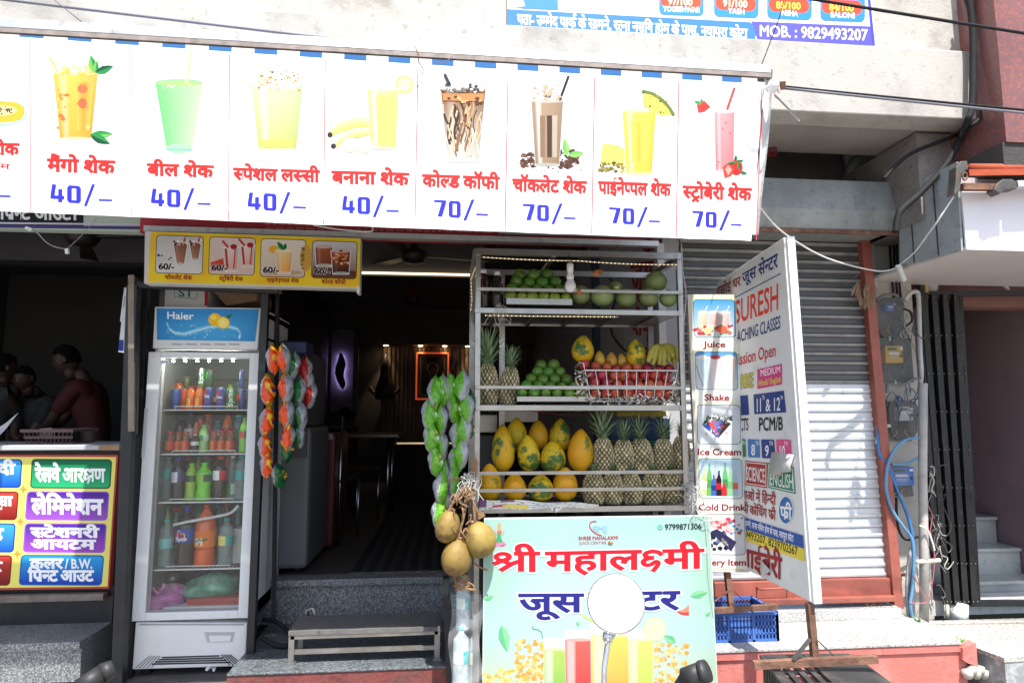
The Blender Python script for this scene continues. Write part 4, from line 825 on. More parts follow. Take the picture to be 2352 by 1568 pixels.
for i, (xa, ya, xb, yb, nm, ta, tb, ty) in enumerate(pics):
    p = Print(pj, .0016); p.rr(xa - 1.5, ya - 1.5, xb + 1.5, yb + 1.5, 8, sr(25, 25, 22), 3, -3)
    bg = [(sr(196, 190, 186), sr(215, 215, 215)), (sr(226, 208, 200), sr(215, 190, 180)), (sr(232, 225, 212), sr(206, 186, 165)), (sr(205, 205, 208), sr(120, 70, 55))][i]
    p.rr(xa, ya, xb, yb, 7, lambda u, v: mixc(bg[0], bg[1], v), 3, -3); w_ = xb - xa
    if i == 0:
        blobs(p, 14, xa + 3, xa + 40, ya + 45, yb - 18, [sr(50, 48, 46), sr(90, 90, 88), sr(200, 200, 198)], (3, 7), 20)
        for cx, wt, y0, y1 in ((xa + 54, 32, ya + 18, yb - 20), (xa + 88, 26, ya + 18, yb - 30)):
            tumbler(p, cx, y0, y1, wt, wt * .5, sr(140, 92, 66), sr(172, 120, 90), hl=.1); blobs(p, 12, cx - wt / 2, cx + wt / 2, y0 - 7, y0 + 4, [sr(240, 235, 230), sr(60, 36, 28), sr(180, 40, 40)], (3, 5), 21); p.line([(cx + 6, y0 - 4), (cx + 12, y0 - 16)], 2.5, sr(200, 60, 60))
    if i == 1:
        p.poly([(xa + 1, yb - 26), (xa + 30, yb - 36), (xa + 34, yb - 12), (xa + 2, yb - 6)], sr(205, 70, 60))
        for cx, wt, y0, y1 in ((xa + 48, 36, ya + 22, yb - 8), (xa + 86, 32, ya + 18, yb - 18)):
            tumbler(p, cx, y0, y1, wt, wt * .7, sr(232, 215, 210), sr(228, 170, 160), hl=.3); p.line([(cx - 12, y0 + 4), (cx - 8, y1 - 4)], 5, sr(190, 50, 50)); p.line([(cx + 10, y0 + 4), (cx + 6, y1 - 4)], 3, sr(205, 50, 55)); p.ell(cx + 6, y0, 8, 6, sr(170, 30, 45)); p.line([(cx - 20, y0 - 14), (cx - 6, y0 + 2)], 5, sr(200, 55, 55))
    if i == 2:
        p.ell(xa + 102, ya + 44, 14, 30, sr(205, 160, 70)); blobs(p, 22, xa + 91, xb - 3, ya + 20, ya + 68, [sr(120, 100, 50), sr(90, 90, 40)], (2, 4), 22); p.ell(xa + 50, yb - 8, 44, 5, sr(190, 160, 125)); p.ell(xa + 28, ya + 24, 12, 9, sr(240, 180, 50)); tumbler(p, xa + 52, ya + 26, yb - 8, 40, 28, sr(246, 214, 150), sr(240, 170, 70), hl=.3); p.leaf((xa + 50, ya + 26), (xa + 36, ya + 6), 11, DGRN, GRN); p.leaf((xa + 50, ya + 26), (xa + 56, ya + 10), 10, DGRN, GRN)
    if i == 3:
        p.quadg([(xa + 2, yb - 26), (xb - 2, yb - 14), (xb - 4, yb - 1), (xa + 1, yb - 2)], lambda u, v: sr(96, 52, 38), 2, 2); tumbler(p, xa + 25, ya + 12, yb - 28, 40, 34, sr(168, 88, 52), sr(120, 56, 34), hl=.12); tumbler(p, xa + 64, ya + 22, yb - 10, 44, 36, sr(170, 82, 40), sr(34, 18, 14), hl=.05); blobs(p, 22, xa + 44, xa + 84, ya + 22, ya + 52, [sr(206, 130, 80), sr(120, 50, 25), sr(230, 180, 140)], (3, 6), 23)
    p.txt('60/-', (xa + 3, yb - 8), (xa + 40, yb - 7), 13, sr(245, 245, 245), .075, cap=.69); p.txt('60/-', (xa + 3, yb - 8), (xa + 40, yb - 7), 13, sr(16, 16, 16), .045, cap=.69); p.out('shake_photo', ys)
    p = Print(pj, .0016); p.txt(nm, (ta, ty), (tb, ty + 1.5), 8.5, sr(150, 20, 24), .03); p.out('drink_name_lettering', ys)
b = MB(); b.box((X1 - .012, YS - .002, Z0 - .03), (X1 + .002, YS + .06, Z0 + .005)); b.build('corner_cap', WHITEP, ys)
# ================================================================== standing signs at right: narrow menu sign and coaching sign
YM = 3.08
ms = T('menu_sign', 'narrow standing menu sign with five framed food pictures tied to the fruit stall', 'sign', (1.27, YM, .5))
b = MB(); b.prism([P(1579, 676, YM), P(1697, 676, YM), P(1720, 1314, YM), P(1608, 1312, YM)], (0, .025, 0)); b.build('frame', mat('worn_white_sign', (.62, .58, .50), .6, 0, .1, 8, stain=(9, (.36, .24, .12), .58, .78)), ms)
pj = plane_proj(YM); p = Print(pj, .001); p.quadg([(1588, 684), (1692, 684), (1715, 1306), (1612, 1304)], lambda u, v: mixc(sr(232, 236, 226), sr(222, 226, 150), max(0, math.sin(v * 31 + 1.0)) * .6), 4, 60); p.out('sheet', ms)
rects = [(1593, 688, 1687, 773), (1597, 808, 1692, 893), (1601, 930, 1699, 1018), (1605, 1053, 1703, 1143), (1611, 1180, 1709, 1272)]
capt = [('Juice', 1617, 1666, 797), ('Shake', 1617, 1675, 919), ('Ice Cream', 1601, 1703, 1044), ('Cold Drink', 1604, 1711, 1171), ('Bakery Item', 1600, 1714, 1297)]
bgs = [(sr(66, 165, 225), sr(210, 232, 240)), (sr(80, 165, 220), sr(226, 236, 244)), (sr(235, 240, 244), sr(228, 236, 240)), (sr(190, 222, 240), sr(226, 240, 244)), (sr(236, 240, 242), sr(230, 232, 236))]
for i, (xa, ya, xb, yb) in enumerate(rects):
    p = Print(pj, .0016, dim=.8); p.rr(xa - 1.2, ya - 1.2, xb + 1.2, yb + 1.2, 9, sr(60, 60, 62), 1, 2); p.rr(xa, ya, xb, yb, 8.5, lambda u, v, i=i: mixc(bgs[i][0], bgs[i][1], v), 1, 2)
    if i == 0:
        for cx, c in ((xa + 22, sr(250, 200, 150)), (xa + 47, sr(246, 170, 160)), (xa + 72, sr(245, 185, 175))): tumbler(p, cx, ya + 28, yb - 16, 21, 17, mixc(c, (.9, .9, .9), .5), c, hl=.4); p.line([(cx + 2, ya + 30), (cx + 10, ya + 14)], 2, sr(240, 240, 240))
        blobs(p, 46, xa + 3, xb - 4, yb - 26, yb - 4, [sr(225, 60, 60), sr(240, 120, 110), sr(60, 150, 90), sr(250, 235, 200), sr(200, 40, 70)], (3, 8), 30); p.ell(xa + 66, yb - 16, 11, 9, sr(236, 110, 80)); p.ell(xa + 32, yb - 13, 9, 8, sr(240, 220, 160))
    if i == 1:
        for cx, c in ((xa + 16, sr(200, 225, 240)), (xa + 46, sr(245, 225, 225)), (xa + 76, sr(246, 226, 212))): tumbler(p, cx, ya + 12, yb - 8, 28, 22, c, mixc(c, (.9, .9, .9), .5), hl=.4); p.ell(cx, ya + 12, 12, 5, sr(180, 70, 80) if cx == xa + 46 else sr(235, 235, 240))
        p.line([(xa + 2, ya + 30), (xa + 10, yb - 26), (xa + 18, yb - 6)], 2.5, sr(160, 160, 160))
    if i == 2:
        q = random.Random(4)
        for ang, c in ((-40, sr(60, 100, 190)), (-22, sr(225, 90, 90)), (-4, sr(120, 120, 190)), (14, sr(90, 110, 170)), (30, sr(60, 40, 40))):
            a = rad(ang); tip = (xa + 48, yb - 12); e = (tip[0] + 44 * math.sin(a), tip[1] - 44 * math.cos(a)); nx, ny = math.cos(a) * 9, math.sin(a) * 9
            p.poly([tip, (e[0] - nx, e[1] - ny), (e[0] + nx, e[1] + ny)], c); blobs(p, 12, e[0] - 9, e[0] + 9, e[1] - 12, e[1] + 3, [sr(60, 80, 60), sr(240, 238, 232), sr(120, 130, 110)], (2, 5), int(ang + 50)); blobs(p, 4, min(tip[0], e[0]), max(tip[0], e[0]), e[1] + 6, tip[1] - 8, [sr(245, 245, 245), sr(220, 60, 60)], (2, 3), int(ang + 90))
    if i == 3:
        for k, (cx, h, c, cc) in enumerate(((xa + 12, 62, sr(200, 215, 140), sr(240, 240, 240)), (xa + 24, 74, sr(120, 185, 110), sr(90, 160, 80)), (xa + 38, 80, sr(190, 205, 215), sr(205, 60, 60)), (xa + 34, 48, sr(70, 110, 190), sr(40, 60, 140)), (xa + 46, 58, sr(40, 28, 28), sr(200, 30, 40)), (xa + 60, 76, sr(110, 190, 120), sr(60, 150, 80)), (xa + 72, 66, sr(150, 210, 160), sr(120, 190, 130)), (xa + 84, 60, sr(190, 215, 235), sr(235, 120, 90)), (xa + 58, 30, sr(205, 50, 60), sr(205, 50, 60)))):
            yb2 = yb - 5; p.poly([(cx - 6, yb2), (cx - 6, yb2 - h * .62), (cx - 2, yb2 - h * .85), (cx - 2, yb2 - h), (cx + 2, yb2 - h), (cx + 2, yb2 - h * .85), (cx + 6, yb2 - h * .62), (cx + 6, yb2)], c); p.poly([(cx - 6, yb2 - h * .25), (cx - 6, yb2 - h * .5), (cx + 6, yb2 - h * .5), (cx + 6, yb2 - h * .25)], cc)
    if i == 4:
        blobs(p, 30, xa + 4, xb - 30, ya + 10, ya + 40, [sr(235, 110, 110), sr(240, 200, 200), sr(225, 70, 80)], (5, 10), 33); blobs(p, 30, xa + 6, xb - 40, ya + 42, yb - 8, [sr(40, 50, 90), sr(30, 30, 40), sr(110, 120, 160)], (4, 9), 34); p.poly([(xa + 20, ya + 40), (xa + 36, ya + 34), (xb - 18, yb - 28), (xb - 30, yb - 6)], sr(52, 50, 92)); p.txt('Silk', (xa + 46, ya + 63), (xa + 62, ya + 75), 9, sr(200, 190, 170), .012, cap=.69); blobs(p, 12, xb - 32, xb - 4, ya + 6, ya + 44, [sr(90, 150, 200), sr(235, 225, 190), sr(200, 60, 60)], (3, 6), 35)
    p.out('food_picture', ms)
    n, ta, tb, ty = capt[i]; p = Print(pj, .0016); p.txt(n, (ta, ty), (tb, ty + .6), 14, sr(140, 30, 50), .03, cap=.69)
    p.out('caption_lettering', ms)
b = MB(); b.bar(P(1670, 1314, YM + .03), P(1680, 1398, YM + .03), .026, .026, up=(0, 1, 0)); b.bar(P(1640, 1401, YM + .02), P(1785, 1392, YM + .02), .024, .024); b.bar(P(1673, 1356, YM + .02), P(1642, 1380, YM + .02), .006); b.bar(P(1682, 1353, YM + .02), P(1722, 1392, YM + .02), .004)
b.build('post', RUST, ms)
# coaching sign: its plane runs from the far left to the near right
TLs, TRs, BRs = P(1645, 650, 3.30), P(1800, 545, 2.61), P(1861, 1381, 2.56)
nS = (TRs - TLs).cross(BRs - TRs).normalized()
if nS.dot(CAM - TRs) < 0: nS = -nS
pS = gen_proj(TRs, nS)
cs = T('coaching_sign', 'tall white coaching centre sign board on a rusty stand with torn flex', 'sign', (1.47, 2.6, .5))
FLEX = mat('white_flex', (.78, .78, .78), .5, 0, .05, 4, .08, 9, stain=(6, (.52, .49, .46), .6, .8))
b = MB(); b.prism([pS(x, y) for x, y in ((1645, 650), (1800, 545), (1861, 1381), (1700, 1300))], -nS * .03); b.build('panel', FLEX, cs, bevel=.003)
b = MB(); b.bar(pS(1800, 545, -.012) + Vector((.012, 0, 0)), pS(1861, 1384, -.012) + Vector((.012, 0, 0)), .034, .034, up=(0, 1, 0)); b.build('edge_wrap', mat('white_flex_edge', (.74, .74, .74), .5, 0, .05, 6, stain=(12, (.4, .33, .28), .62, .78)), cs)
D4 = lambda x, y: (1534.3 + x * .3004, 551.2 + y * .3004)
C4p = lambda x, y: (1534.3 + x * .3592, 1004.9 + y * .3592)
def tx(p, f, t, a, c, h0, h1, col, bold=.02, cap=.69):
    k = .3004 if f is D4 else .3592; p.txt(t, f(*a), f(*c), h0 * k, col, bold, h1 * k, cap)
def pl(p, f, pts, col): p.poly([f(*q) for q in pts], col)
NAVY, ORED, MRED = sr(40, 62, 130), sr(222, 66, 40), sr(160, 42, 36)
p = Print(pS, .001); tx(p, D4, 'रसोई घर', (375, 432), (555, 345), 62, 66, sr(150, 46, 40), .02, HEAD); tx(p, D4, 'जूस सेन्टर', (570, 330), (838, 205), 70, 100, NAVY, .02, HEAD)
p.line([D4(400, 500), D4(865, 255)], 2.2, NAVY)
tx(p, D4, 'SURESH', (510, 640), (850, 525), 170, 195, sr(245, 240, 235), .045); tx(p, D4, 'SURESH', (510, 640), (850, 525), 170, 195, ORED, .02)
tx(p, D4, 'COACHING CLASSES', (465, 806), (862, 672), 84, 96, NAVY, .012); tx(p, D4, 'Admission Open', (420, 985), (828, 885), 86, 96, sr(205, 44, 48), .012)
tx(p, D4, 'RBSE', (556, 1132), (655, 1118), 100, 104, sr(70, 70, 60), .045); tx(p, D4, 'RBSE', (556, 1132), (655, 1118), 100, 104, sr(222, 208, 50), .012)
pl(p, D4, [(684, 988), (873, 945), (874, 1102), (685, 1138)], sr(214, 62, 130)); tx(p, D4, 'MEDIUM', (708, 1042), (862, 1012), 50, 52, sr(245, 240, 245), .012); tx(p, D4, 'Hindi/ English', (694, 1116), (866, 1086), 46, 48, sr(235, 215, 60), .012)
pl(p, D4, [(540, 1190), (612, 1184), (622, 1335), (540, 1340)], NAVY); pl(p, D4, [(655, 1180), (888, 1150), (905, 1316), (662, 1330)], NAVY)
tx(p, D4, '11', (672, 1312), (722, 1308), 96, 100, sr(235, 235, 240), .02); tx(p, D4, 'Th', (722, 1220), (742, 1217), 32, 32, sr(235, 235, 240), .012); tx(p, D4, '& 12', (748, 1308), (862, 1300), 92, 100, sr(235, 235, 240), .012); tx(p, D4, 'TH', (862, 1220), (882, 1217), 30, 30, sr(235, 235, 240), .012)
tx(p, D4, 'SUBJECTS', (460, 1462), (617, 1452), 92, 92, sr(34, 34, 36), .012); tx(p, D4, 'PCM/B', (694, 1456), (880, 1450), 98, 100, sr(34, 34, 36), .02)
for xa, xb, ya, yb, c, t in ((420, 497, 5, 120, sr(70, 130, 100), '7'), (510, 586, 8, 124, sr(70, 120, 185), '8'), (598, 682, 9, 130, NAVY, '9'), (693, 788, 10, 132, sr(226, 84, 140), '10')):
    p.rr(*C4p(xa, ya), *C4p(xb, yb), 3, c, 1, 2); tx(p, C4p, t, (xa + 24 - (8 if t == '10' else 0), yb - 14), (xa + 50 + (8 if t == '10' else 0), yb - 13), 66, 68, sr(240, 240, 245), .02); tx(p, C4p, 'TH', (xa + 52, ya + 40), (xa + 76, ya + 40), 26, 26, sr(240, 240, 245), .012)
for pts, c, t, a, d in ((((496, 145), (637, 160), (634, 322), (494, 300)), sr(176, 58, 52), 'SCIENCE', (502, 268), (622, 288)), (((638, 160), (806, 190), (818, 358), (643, 318)), sr(40, 128, 92), 'ENGLISH', (654, 300), (804, 326))):
    pl(p, C4p, pts, c); cx, cy = sum(q[0] for q in pts) / 4, sum(q[1] for q in pts) / 4
    pl(p, C4p, [(cx + (x - cx) * .93, cy + (y - cy) * .9) for x, y in pts], sr(240, 240, 238)); pl(p, C4p, [(cx + (x - cx) * .88, cy + (y - cy) * .84) for x, y in pts], c); tx(p, C4p, t, a, d, 84, 88, sr(235, 235, 235), .012)
tx(p, C4p, 'कक्षाओं में हिन्दी'.replace('हि', 'िह'), (430, 380), (690, 428), 50, 58, MRED, .02, HEAD); tx(p, C4p, 'की कोिचंग फ्री', (470, 472), (690, 526), 50, 58, MRED, .02, HEAD)
q = [C4p(757 + 48 * math.cos(a), 462 + 92 * math.sin(a)) for a in [k * .3307 for k in range(19)]]; p.poly(q, sr(240, 240, 240)); q = [C4p(757 + 44 * math.cos(a), 462 + 86 * math.sin(a)) for a in [k * .3307 for k in range(19)]]; p.poly(q, sr(48, 110, 178)); tx(p, C4p, 'फ्री', (722, 512), (792, 522), 72, 74, sr(240, 240, 240), .03, HEAD)
pl(p, C4p, [(480, 503), (866, 624), (872, 708), (480, 578)], sr(52, 90, 170)); pl(p, C4p, [(480, 578), (872, 708), (878, 790), (480, 650)], sr(236, 214, 70))
tx(p, C4p, 'सामने, रत्ना निस' + 'ंग होम के पास, नयापुरा कोटा', (490, 558), (806, 664), 32, 38, sr(240, 240, 245), .02, HEAD); tx(p, C4p, '9829493207, 8239702567', (440, 614), (832, 752), 46, 54, sr(34, 34, 36), .02)
tx(p, C4p, 'लाईब्रेरी', (460, 800), (728, 902), 96, 130, sr(160, 40, 36), .03, HEAD); p.out('lettering', cs)
b = MB()
fl = [C4p(x, y) for x, y in ((668, 92), (708, 92), (810, 108), (812, 185), (818, 215), (765, 225), (712, 250), (690, 205))]
b.add([pS(x, y, .004 + .05 * ((i in (5, 6, 7)) * .6 + (i in (3, 4)) * .35)) for i, (x, y) in enumerate(fl)] + [pS(*C4p(742, 150), .006)], [(i, (i + 1) % 8, 8) for i in range(8)], None, 0, True)
b.build('torn_flap', mat('grey_flex_back', (.52, .50, .48), .6, 0, .15, 5, .2, 12), cs, fixn=False, solid=.001); b = MB()
b.add([pS(*C4p(x, y), l) for x, y, l in ((600, 778, .003), (640, 800, .02), (665, 850, .005), (640, 885, .03), (615, 840, .02))], [(0, 1, 2, 3, 4)], None, 0)
b.build('torn_flap', mat('grey_flex_back', (.52, .50, .48), .6, 0, .15, 5, .2, 12), cs, fixn=False, solid=.001)
b = MB(); b.add([P(x, y, z) for x, y, z in ((1826, 770, 2.63), (1836, 778, 2.66), (1844, 793, 2.70), (1838, 797, 2.72), (1828, 790, 2.66))], [(0, 1, 2, 3, 4)]); b.build('torn_edge', FLEX, cs, fixn=False, solid=.002)
pz = P(1872, 1516, 2.58)
b = MB(); b.bar(P(1859, 1384, 2.58), pz, .026, .026, up=(0, 1, 0)); b.bar(P(1731, 1526, 2.60), P(2014, 1512, 2.52), .028, .028); b.build('stand', RUST, cs)
b = MB(); b.bar(P(1861, 1466, 2.56), P(1822, 1514, 2.56), .008, .014); b.bar(P(1876, 1468, 2.56), P(1921, 1511, 2.56), .005); b.build('brace', IRON, cs)
ORD = ['first', 'second', 'third', 'fourth', 'fifth', 'sixth', 'seventh', 'eighth', 'ninth', 'tenth']
# ================================================================== fridge in its black cage
FX0, FX1 = -1.553, -.997; FY = 3.50
GREYF = mat('grey_white_enamel', (.70, .715, .72), .35, 0, .04, 4, stain=(7, (.48, .47, .45), .62, .8))
fr = T('drinks_fridge', 'tall grey glass door drinks fridge full of bottles inside the black cage', 'fridge', (-1.27, 3.7, .24))
Zd0, Zd1 = P(450, 1421, FY).z, P(470, 809, FY).z
gx0, gx1, gz0, gz1 = rect(352, 822, 566, 1402, FY)
gx0, gx1 = P(366, 900, FY).x, P(571, 900, FY).x
b = MB()
b.box((FX0, 3.56, .46), (FX0 + .03, 4.08, 2.05)); b.box((FX1 - .03, 3.56, .46), (FX1, 4.08, 2.05)); b.box((FX0, 4.05, .46), (FX1, 4.08, 2.05)); b.box((FX0, 3.56, 2.02), (FX1, 4.08, 2.06)); b.box((FX0, 3.56, .46), (FX1, 4.08, gz0 + .005)); b.box((FX0, 3.58, 1.90), (FX1, 4.08, 1.915))
b.build('cabinet', WHITEM, fr)
LIN = mat('grey_liner', (.22, .245, .235), .4, 0, .06, 4)
b = MB(); b.box((gx0 - .02, 4.03, gz0), (gx1 + .02, 4.049, 1.90)); b.box((gx0 - .024, 3.57, gz0), (gx0 - .02, 4.04, 1.9)); b.box((gx1 + .02, 3.57, gz0), (gx1 + .024, 4.04, 1.9)); b.build('liner', LIN, fr)
b = MB()
b.box((FX0 - .004, 3.49, Zd0), (gx0, 3.55, Zd1)); b.box((gx1, 3.49, Zd0), (FX1 + .004, 3.55, Zd1)); b.box((gx0, 3.49, gz1), (gx1, 3.55, Zd1)); b.box((gx0, 3.49, Zd0), (gx1, 3.55, gz0))
dr = b.build('door', GREYF, fr, bevel=.004)
b = MB(); b.box((gx0 + .001, 3.505, gz0 + .001), (gx1 - .001, 3.511, gz1 - .001)); b.build('glass_pane', glass_mat('fridge_glass', (.96, .98, .97), .03, .01), dr)
b = MB(); b.box((FX0 - .006, 3.488, Zd0 + .8), (FX0 + .012, 3.492, Zd0 + 1.05)); b.build('door_grip', mat('soft_grey_trim', (.50, .52, .53), .5), dr, bevel=.002)
p = Print(plane_proj(3.503), .0005); p.rr(368, 827, 390, 834, 3, sr(225, 228, 232)); p.txt('Haier', (372, 833), (387, 833), 4, sr(40, 70, 150), .02, cap=.69); p.out('door_sticker', dr)
# header with the blue picture
b = MB(); b.prism([P(x, y, FY) for x, y in ((355, 704), (600, 707), (592, 803), (350, 800))], (0, .09, 0)); hd = b.build('header', GREYF, fr, bevel=.005)
p = Print(plane_proj(FY), .002)
p.quadg([(360, 708), (595, 710), (586, 784), (361, 780)], lambda u, v: mixc(sr(26, 112, 190), sr(70, 165, 220), .3 + .7 * math.exp(-((u - .55) ** 2 + (v - .7) ** 2) * 5)), 14, 8)
pts = [(384, 744), (388, 756), (402, 766), (424, 768), (450, 760), (480, 752), (520, 750), (545, 756), (552, 768), (548, 778)]
for k in range(3): p.line([(x + k, y + (k - 1) * 3.2) for x, y in pts], 3.2 - k * .6, [sr(150, 210, 240), sr(190, 228, 246), sr(110, 190, 232)][k])
blobs(p, 60, 384, 552, 742, 776, [sr(180, 225, 245), sr(130, 200, 236), sr(60, 150, 210)], (1, 2.6), 40)
p.ell(494, 734, 15, 15, sr(238, 190, 40), rot=.3); p.ell(491, 729, 7, 6, sr(250, 220, 90)); p.ell(513, 741, 15, 14, sr(240, 195, 40)); p.ell(513, 741, 12.5, 11.5, sr(250, 226, 110))
for k in range(8): a = k * .785; p.line([(513, 741), (513 + 11 * math.cos(a), 741 + 10 * math.sin(a))], .8, sr(250, 240, 180))
p.leaf((518, 730), (534, 722), 8, sr(30, 90, 60), sr(60, 140, 80)); p.txt('Haier', (383, 732), (445, 734), 16, sr(245, 248, 250), .012, cap=.69); p.out('header_print', hd)
b = MB()
for k in range(5): b.bar(P(394 + k * 33, 790, FY - .004), P(418 + k * 33, 791, FY - .004), .002, .006)
b.build('vent_slot', mat('vent_grey', (.33, .34, .35), .6), hd)
# kick panel
b = MB(); b.prism([P(x, y, FY) for x, y in ((311, 1428), (568, 1430), (563, 1529), (303, 1537))], (0, .10, 0)); kp = b.build('kick_panel', WHITEM, fr, bevel=.006)
b = MB()
fan = [(365, 1504, 510, 1500), (358, 1509, 518, 1505), (351, 1514, 526, 1510), (343, 1519, 534, 1515), (335, 1524, 542, 1520), (327, 1529, 550, 1524)]
for i, (xa, ya, xb, yb) in enumerate(fan[1:5]): b.bar(P(xa + 14, ya, FY - .002), P(xb - 14, yb, FY - .002), .002, .0065)
for i in range(5):
    b.bar(P(344 + i * 6, 1505 + i * 0, FY - .002), P(312 + i * 9, 1532, FY - .002), .002, .006, up=(0, 1, 0)); b.bar(P(508 + i * 5, 1502, FY - .002), P(528 + i * 8, 1527, FY - .002), .002, .006, up=(0, 1, 0))
b.build('grille_slots', BLACKP, kp)
b = MB(); q = [(469, 1451), (539, 1451), (533, 1473), (476, 1474)]; b.prism([P(x, y, FY - .003) for x, y in q], (0, .002, 0)); b.build('recess_edge', mat('recess_shade', (.42, .43, .43), .5), kp)
b = MB(); q = [(480, 1459), (531, 1459), (528, 1472), (482, 1473)]; b.prism([P(x, y, FY - .005) for x, y in q], (0, .002, 0)); b.build('recess_grip', WHITEM, kp)
b = MB(); b.bar(P(320, 1433, FY - .003), P(560, 1433, FY - .003), .003, .006); b.build('kick_seam', mat('vent_grey'), kp)
b = MB(); b.box((FX0 + .03, 3.55, .20), (FX0 + .07, 4.0, .30)); b.box((FX1 - .07, 3.55, .20), (FX1 - .03, 4.0, .30)); b.build('foot', BLACKP, fr)
b = MB()
for k in range(6): b.ell(P(398 + k * 27.5, 829, 3.56), (.007, .01, .004), 10, 6)
b.build('led', mat('led_lamp', (1, 1, 1), emit=(1, .97, .9), es=70), fr)
# shelves
sz = [P(470, y, 3.57).z for y in (940, 1041, 1151, 1304, 1396)]
for i, z in enumerate(sz[:4]):
    b = MB(); b.box((gx0, 3.56, z - .006), (gx1, 3.575, z)); n = 22
    for k in range(n): x = gx0 + (gx1 - gx0) * (k + .5) / n; b.box((x - .002, 3.575, z - .005), (x + .002, 4.02, z - .001))
    s_ = b.build('shelf', WHITEP, fr)
    b = MB(); xa, xb = gx0 + .06, gx1 - .07; b.tube([(xa, 3.553, z), (xa, 3.553, z + .016), (xb, 3.553, z + .016), (xb, 3.553, z)], .0025, 6); b.build('shelf_rail', WHITEP, s_)
# drinks ---------------------------------------------------------------
CLEAR = mat('clear_bottle_plastic', (.42, .52, .52), .15, 0, .25, 40, alpha=.35)
FROST = mat('wrapped_bottle_plastic', (.60, .70, .72), .2, 0, .2, 40, alpha=.6)
def bottle(x0, yt, x1, yb, Y, body, cap, band, label, cat='bottle', group=None, band2=None, clear=False, lv=(.42, .62), cola=False, shape=0, base=None, grp=None):
    """PET bottle from its outline in the photo; band = wrap label colour"""
    s = pxs(Y, (x0 + x1) / 2); r = (x1 - x0) / 2 * s * 1.08; h = (yb - yt) * s; c = P((x0 + x1) / 2, yb, Y)
    if base is not None: c.z = base
    t = T('drink_bottle', label, cat, (0, 0, 0), group)
    cr = min(.014, r * .42)
    prof = [(r * .75, 0), (r * .98, .02 * h), (r, .06 * h), (r * (.94 if shape else 1), .25 * h), (r * (.86 if shape == 1 else 1), .36 * h), (r, lv[0] * h), (r, lv[1] * h), (r * .97, (lv[1] + .04) * h), (r * .82, .78 * h), (r * .5, .87 * h), (cr * .95, .91 * h), (cr * .95, .95 * h)]
    if shape == 3: prof = [(r * .9, 0), (r, .03 * h), (r, .7 * h), (r * .93, .78 * h), (r * .66, .86 * h), (r * .62, .95 * h)]; cr = r * .64
    if shape == 2:
        prof = [(r * .8, 0), (r, .03 * h)]
        for k in range(12): z = .05 + k * .04; prof += [(r * (.97 if k % 2 else 1), z * h)]
        prof += [(r, .56 * h), (r, lv[1] * h), (r * .9, .80 * h), (cr, .88 * h), (cr, .95 * h)]
    b = MB(); b.lathe(prof, 14, col=body); b.build('bottle_body', (CLEAR if clear is True else clear) if clear else attr_mat('drink_liquid', .15, .6, .08, 30, coat=.4), t)
    b = MB(); b.lathe([(cr * 1.12, .94 * h), (cr * 1.12, .995 * h), (cr, 1.0 * h), (0, 1.0 * h)], 12, col=cap); b.build('bottle_cap', PAINT, t)
    if band:
        rw = r * 1.02; b = MB(); n = 14
        def cf(i, k): return band2 if (band2 and (k % 7) in (1, 2, 3)) else band
        b.lathe([(rw, lv[0] * h), (rw, (lv[0] * .6 + lv[1] * .4) * h), (rw, lv[1] * h)], n, colf=cf)
        b.f.pop(); b.m.pop(); b.c.pop(); b.s.pop(); b.f.pop(); b.m.pop(); b.c.pop(); b.s.pop()
        b.build('wrap_label', attr_mat('bottle_wrap', .35, .5, .05, 40), t, fixn=True)
    t.location = c; return t
def can(x0, yt, x1, yb, Y, colr, col2, label, base=None, txt=None, tcol=None, mark=None):
    s = pxs(Y, (x0 + x1) / 2); r = (x1 - x0) / 2 * s; h = (yb - yt) * s; c = P((x0 + x1) / 2, yb, Y)
    if base is not None: c.z = base
    t = T('drink_can', label, 'can', (0, 0, 0), 'cans and bottles in the drinks fridge')
    b = MB(); b.lathe([(r * .82, 0), (r, .06 * h), (r, .5 * h), (r, .88 * h), (r * .86, .96 * h)], 16, colf=lambda i, k: col2 if (i == 2 and k % 8 in (0, 1, 2)) else colr); b.build('can_body', attr_mat('can_print', .3, .6, .05, 30), t)
    b = MB(); b.lathe([(r * .86, .955 * h), (r * .8, h), (r * .74, .985 * h), (0, .98 * h)], 14); b.build('can_lid', STEEL, t); t.location = c
    cx, cy = (x0 + x1) / 2, (yt + yb) / 2
    if txt or mark:
        def pj(x, y, l=0):
            q = P(x, y, Y); dx = max(-.95, min(.95, (q.x - c.x) / r)); return Vector((q.x, Y - r * math.sqrt(1 - dx * dx) - .0005 - l, q.z))
        p = Print(pj, .0003, .0002)
        if mark: p.ell(cx, cy - 2, (x1 - x0) * .33, (yb - yt) * .30, mark, 12); p.poly([(cx - 3, cy - 14), (cx + 1, cy - 16), (cx + 2, cy - 6), (cx - 4, cy - 4)], mark)
        if txt:
            if len(txt) > 4 and not mark:
                gl, W = layout(txt, .03); l = p.lift(); hh = (yb - yt) * .78 / W
                for ox, vs, fs in gl: p.mb.add([pj(cx + 4 - .5 + 0 * x + (-(y) * hh * .9) + (x1 - x0) * .12, yb - (yb - yt) * .1 - (x + ox) * hh, l) for x, y, z in vs], fs, tcol)
            else: p.txt(txt, (x0 + 4, cy + 3), (x1 - 4, cy + 3), 7, tcol, .03, cap=.69)
        p.out('can_lettering', t)
    return t
GF = 'cans and bottles in the drinks fridge'
base = sz[0] + .001
can(391, 885, 413, 934, 3.64, sr(24, 70, 150), sr(30, 40, 110), 'blue drink can leftmost on the top fridge shelf', base)
can(413, 879, 431, 930, 3.72, sr(225, 80, 40), sr(190, 40, 40), 'orange drink can standing behind the first blue can', base)
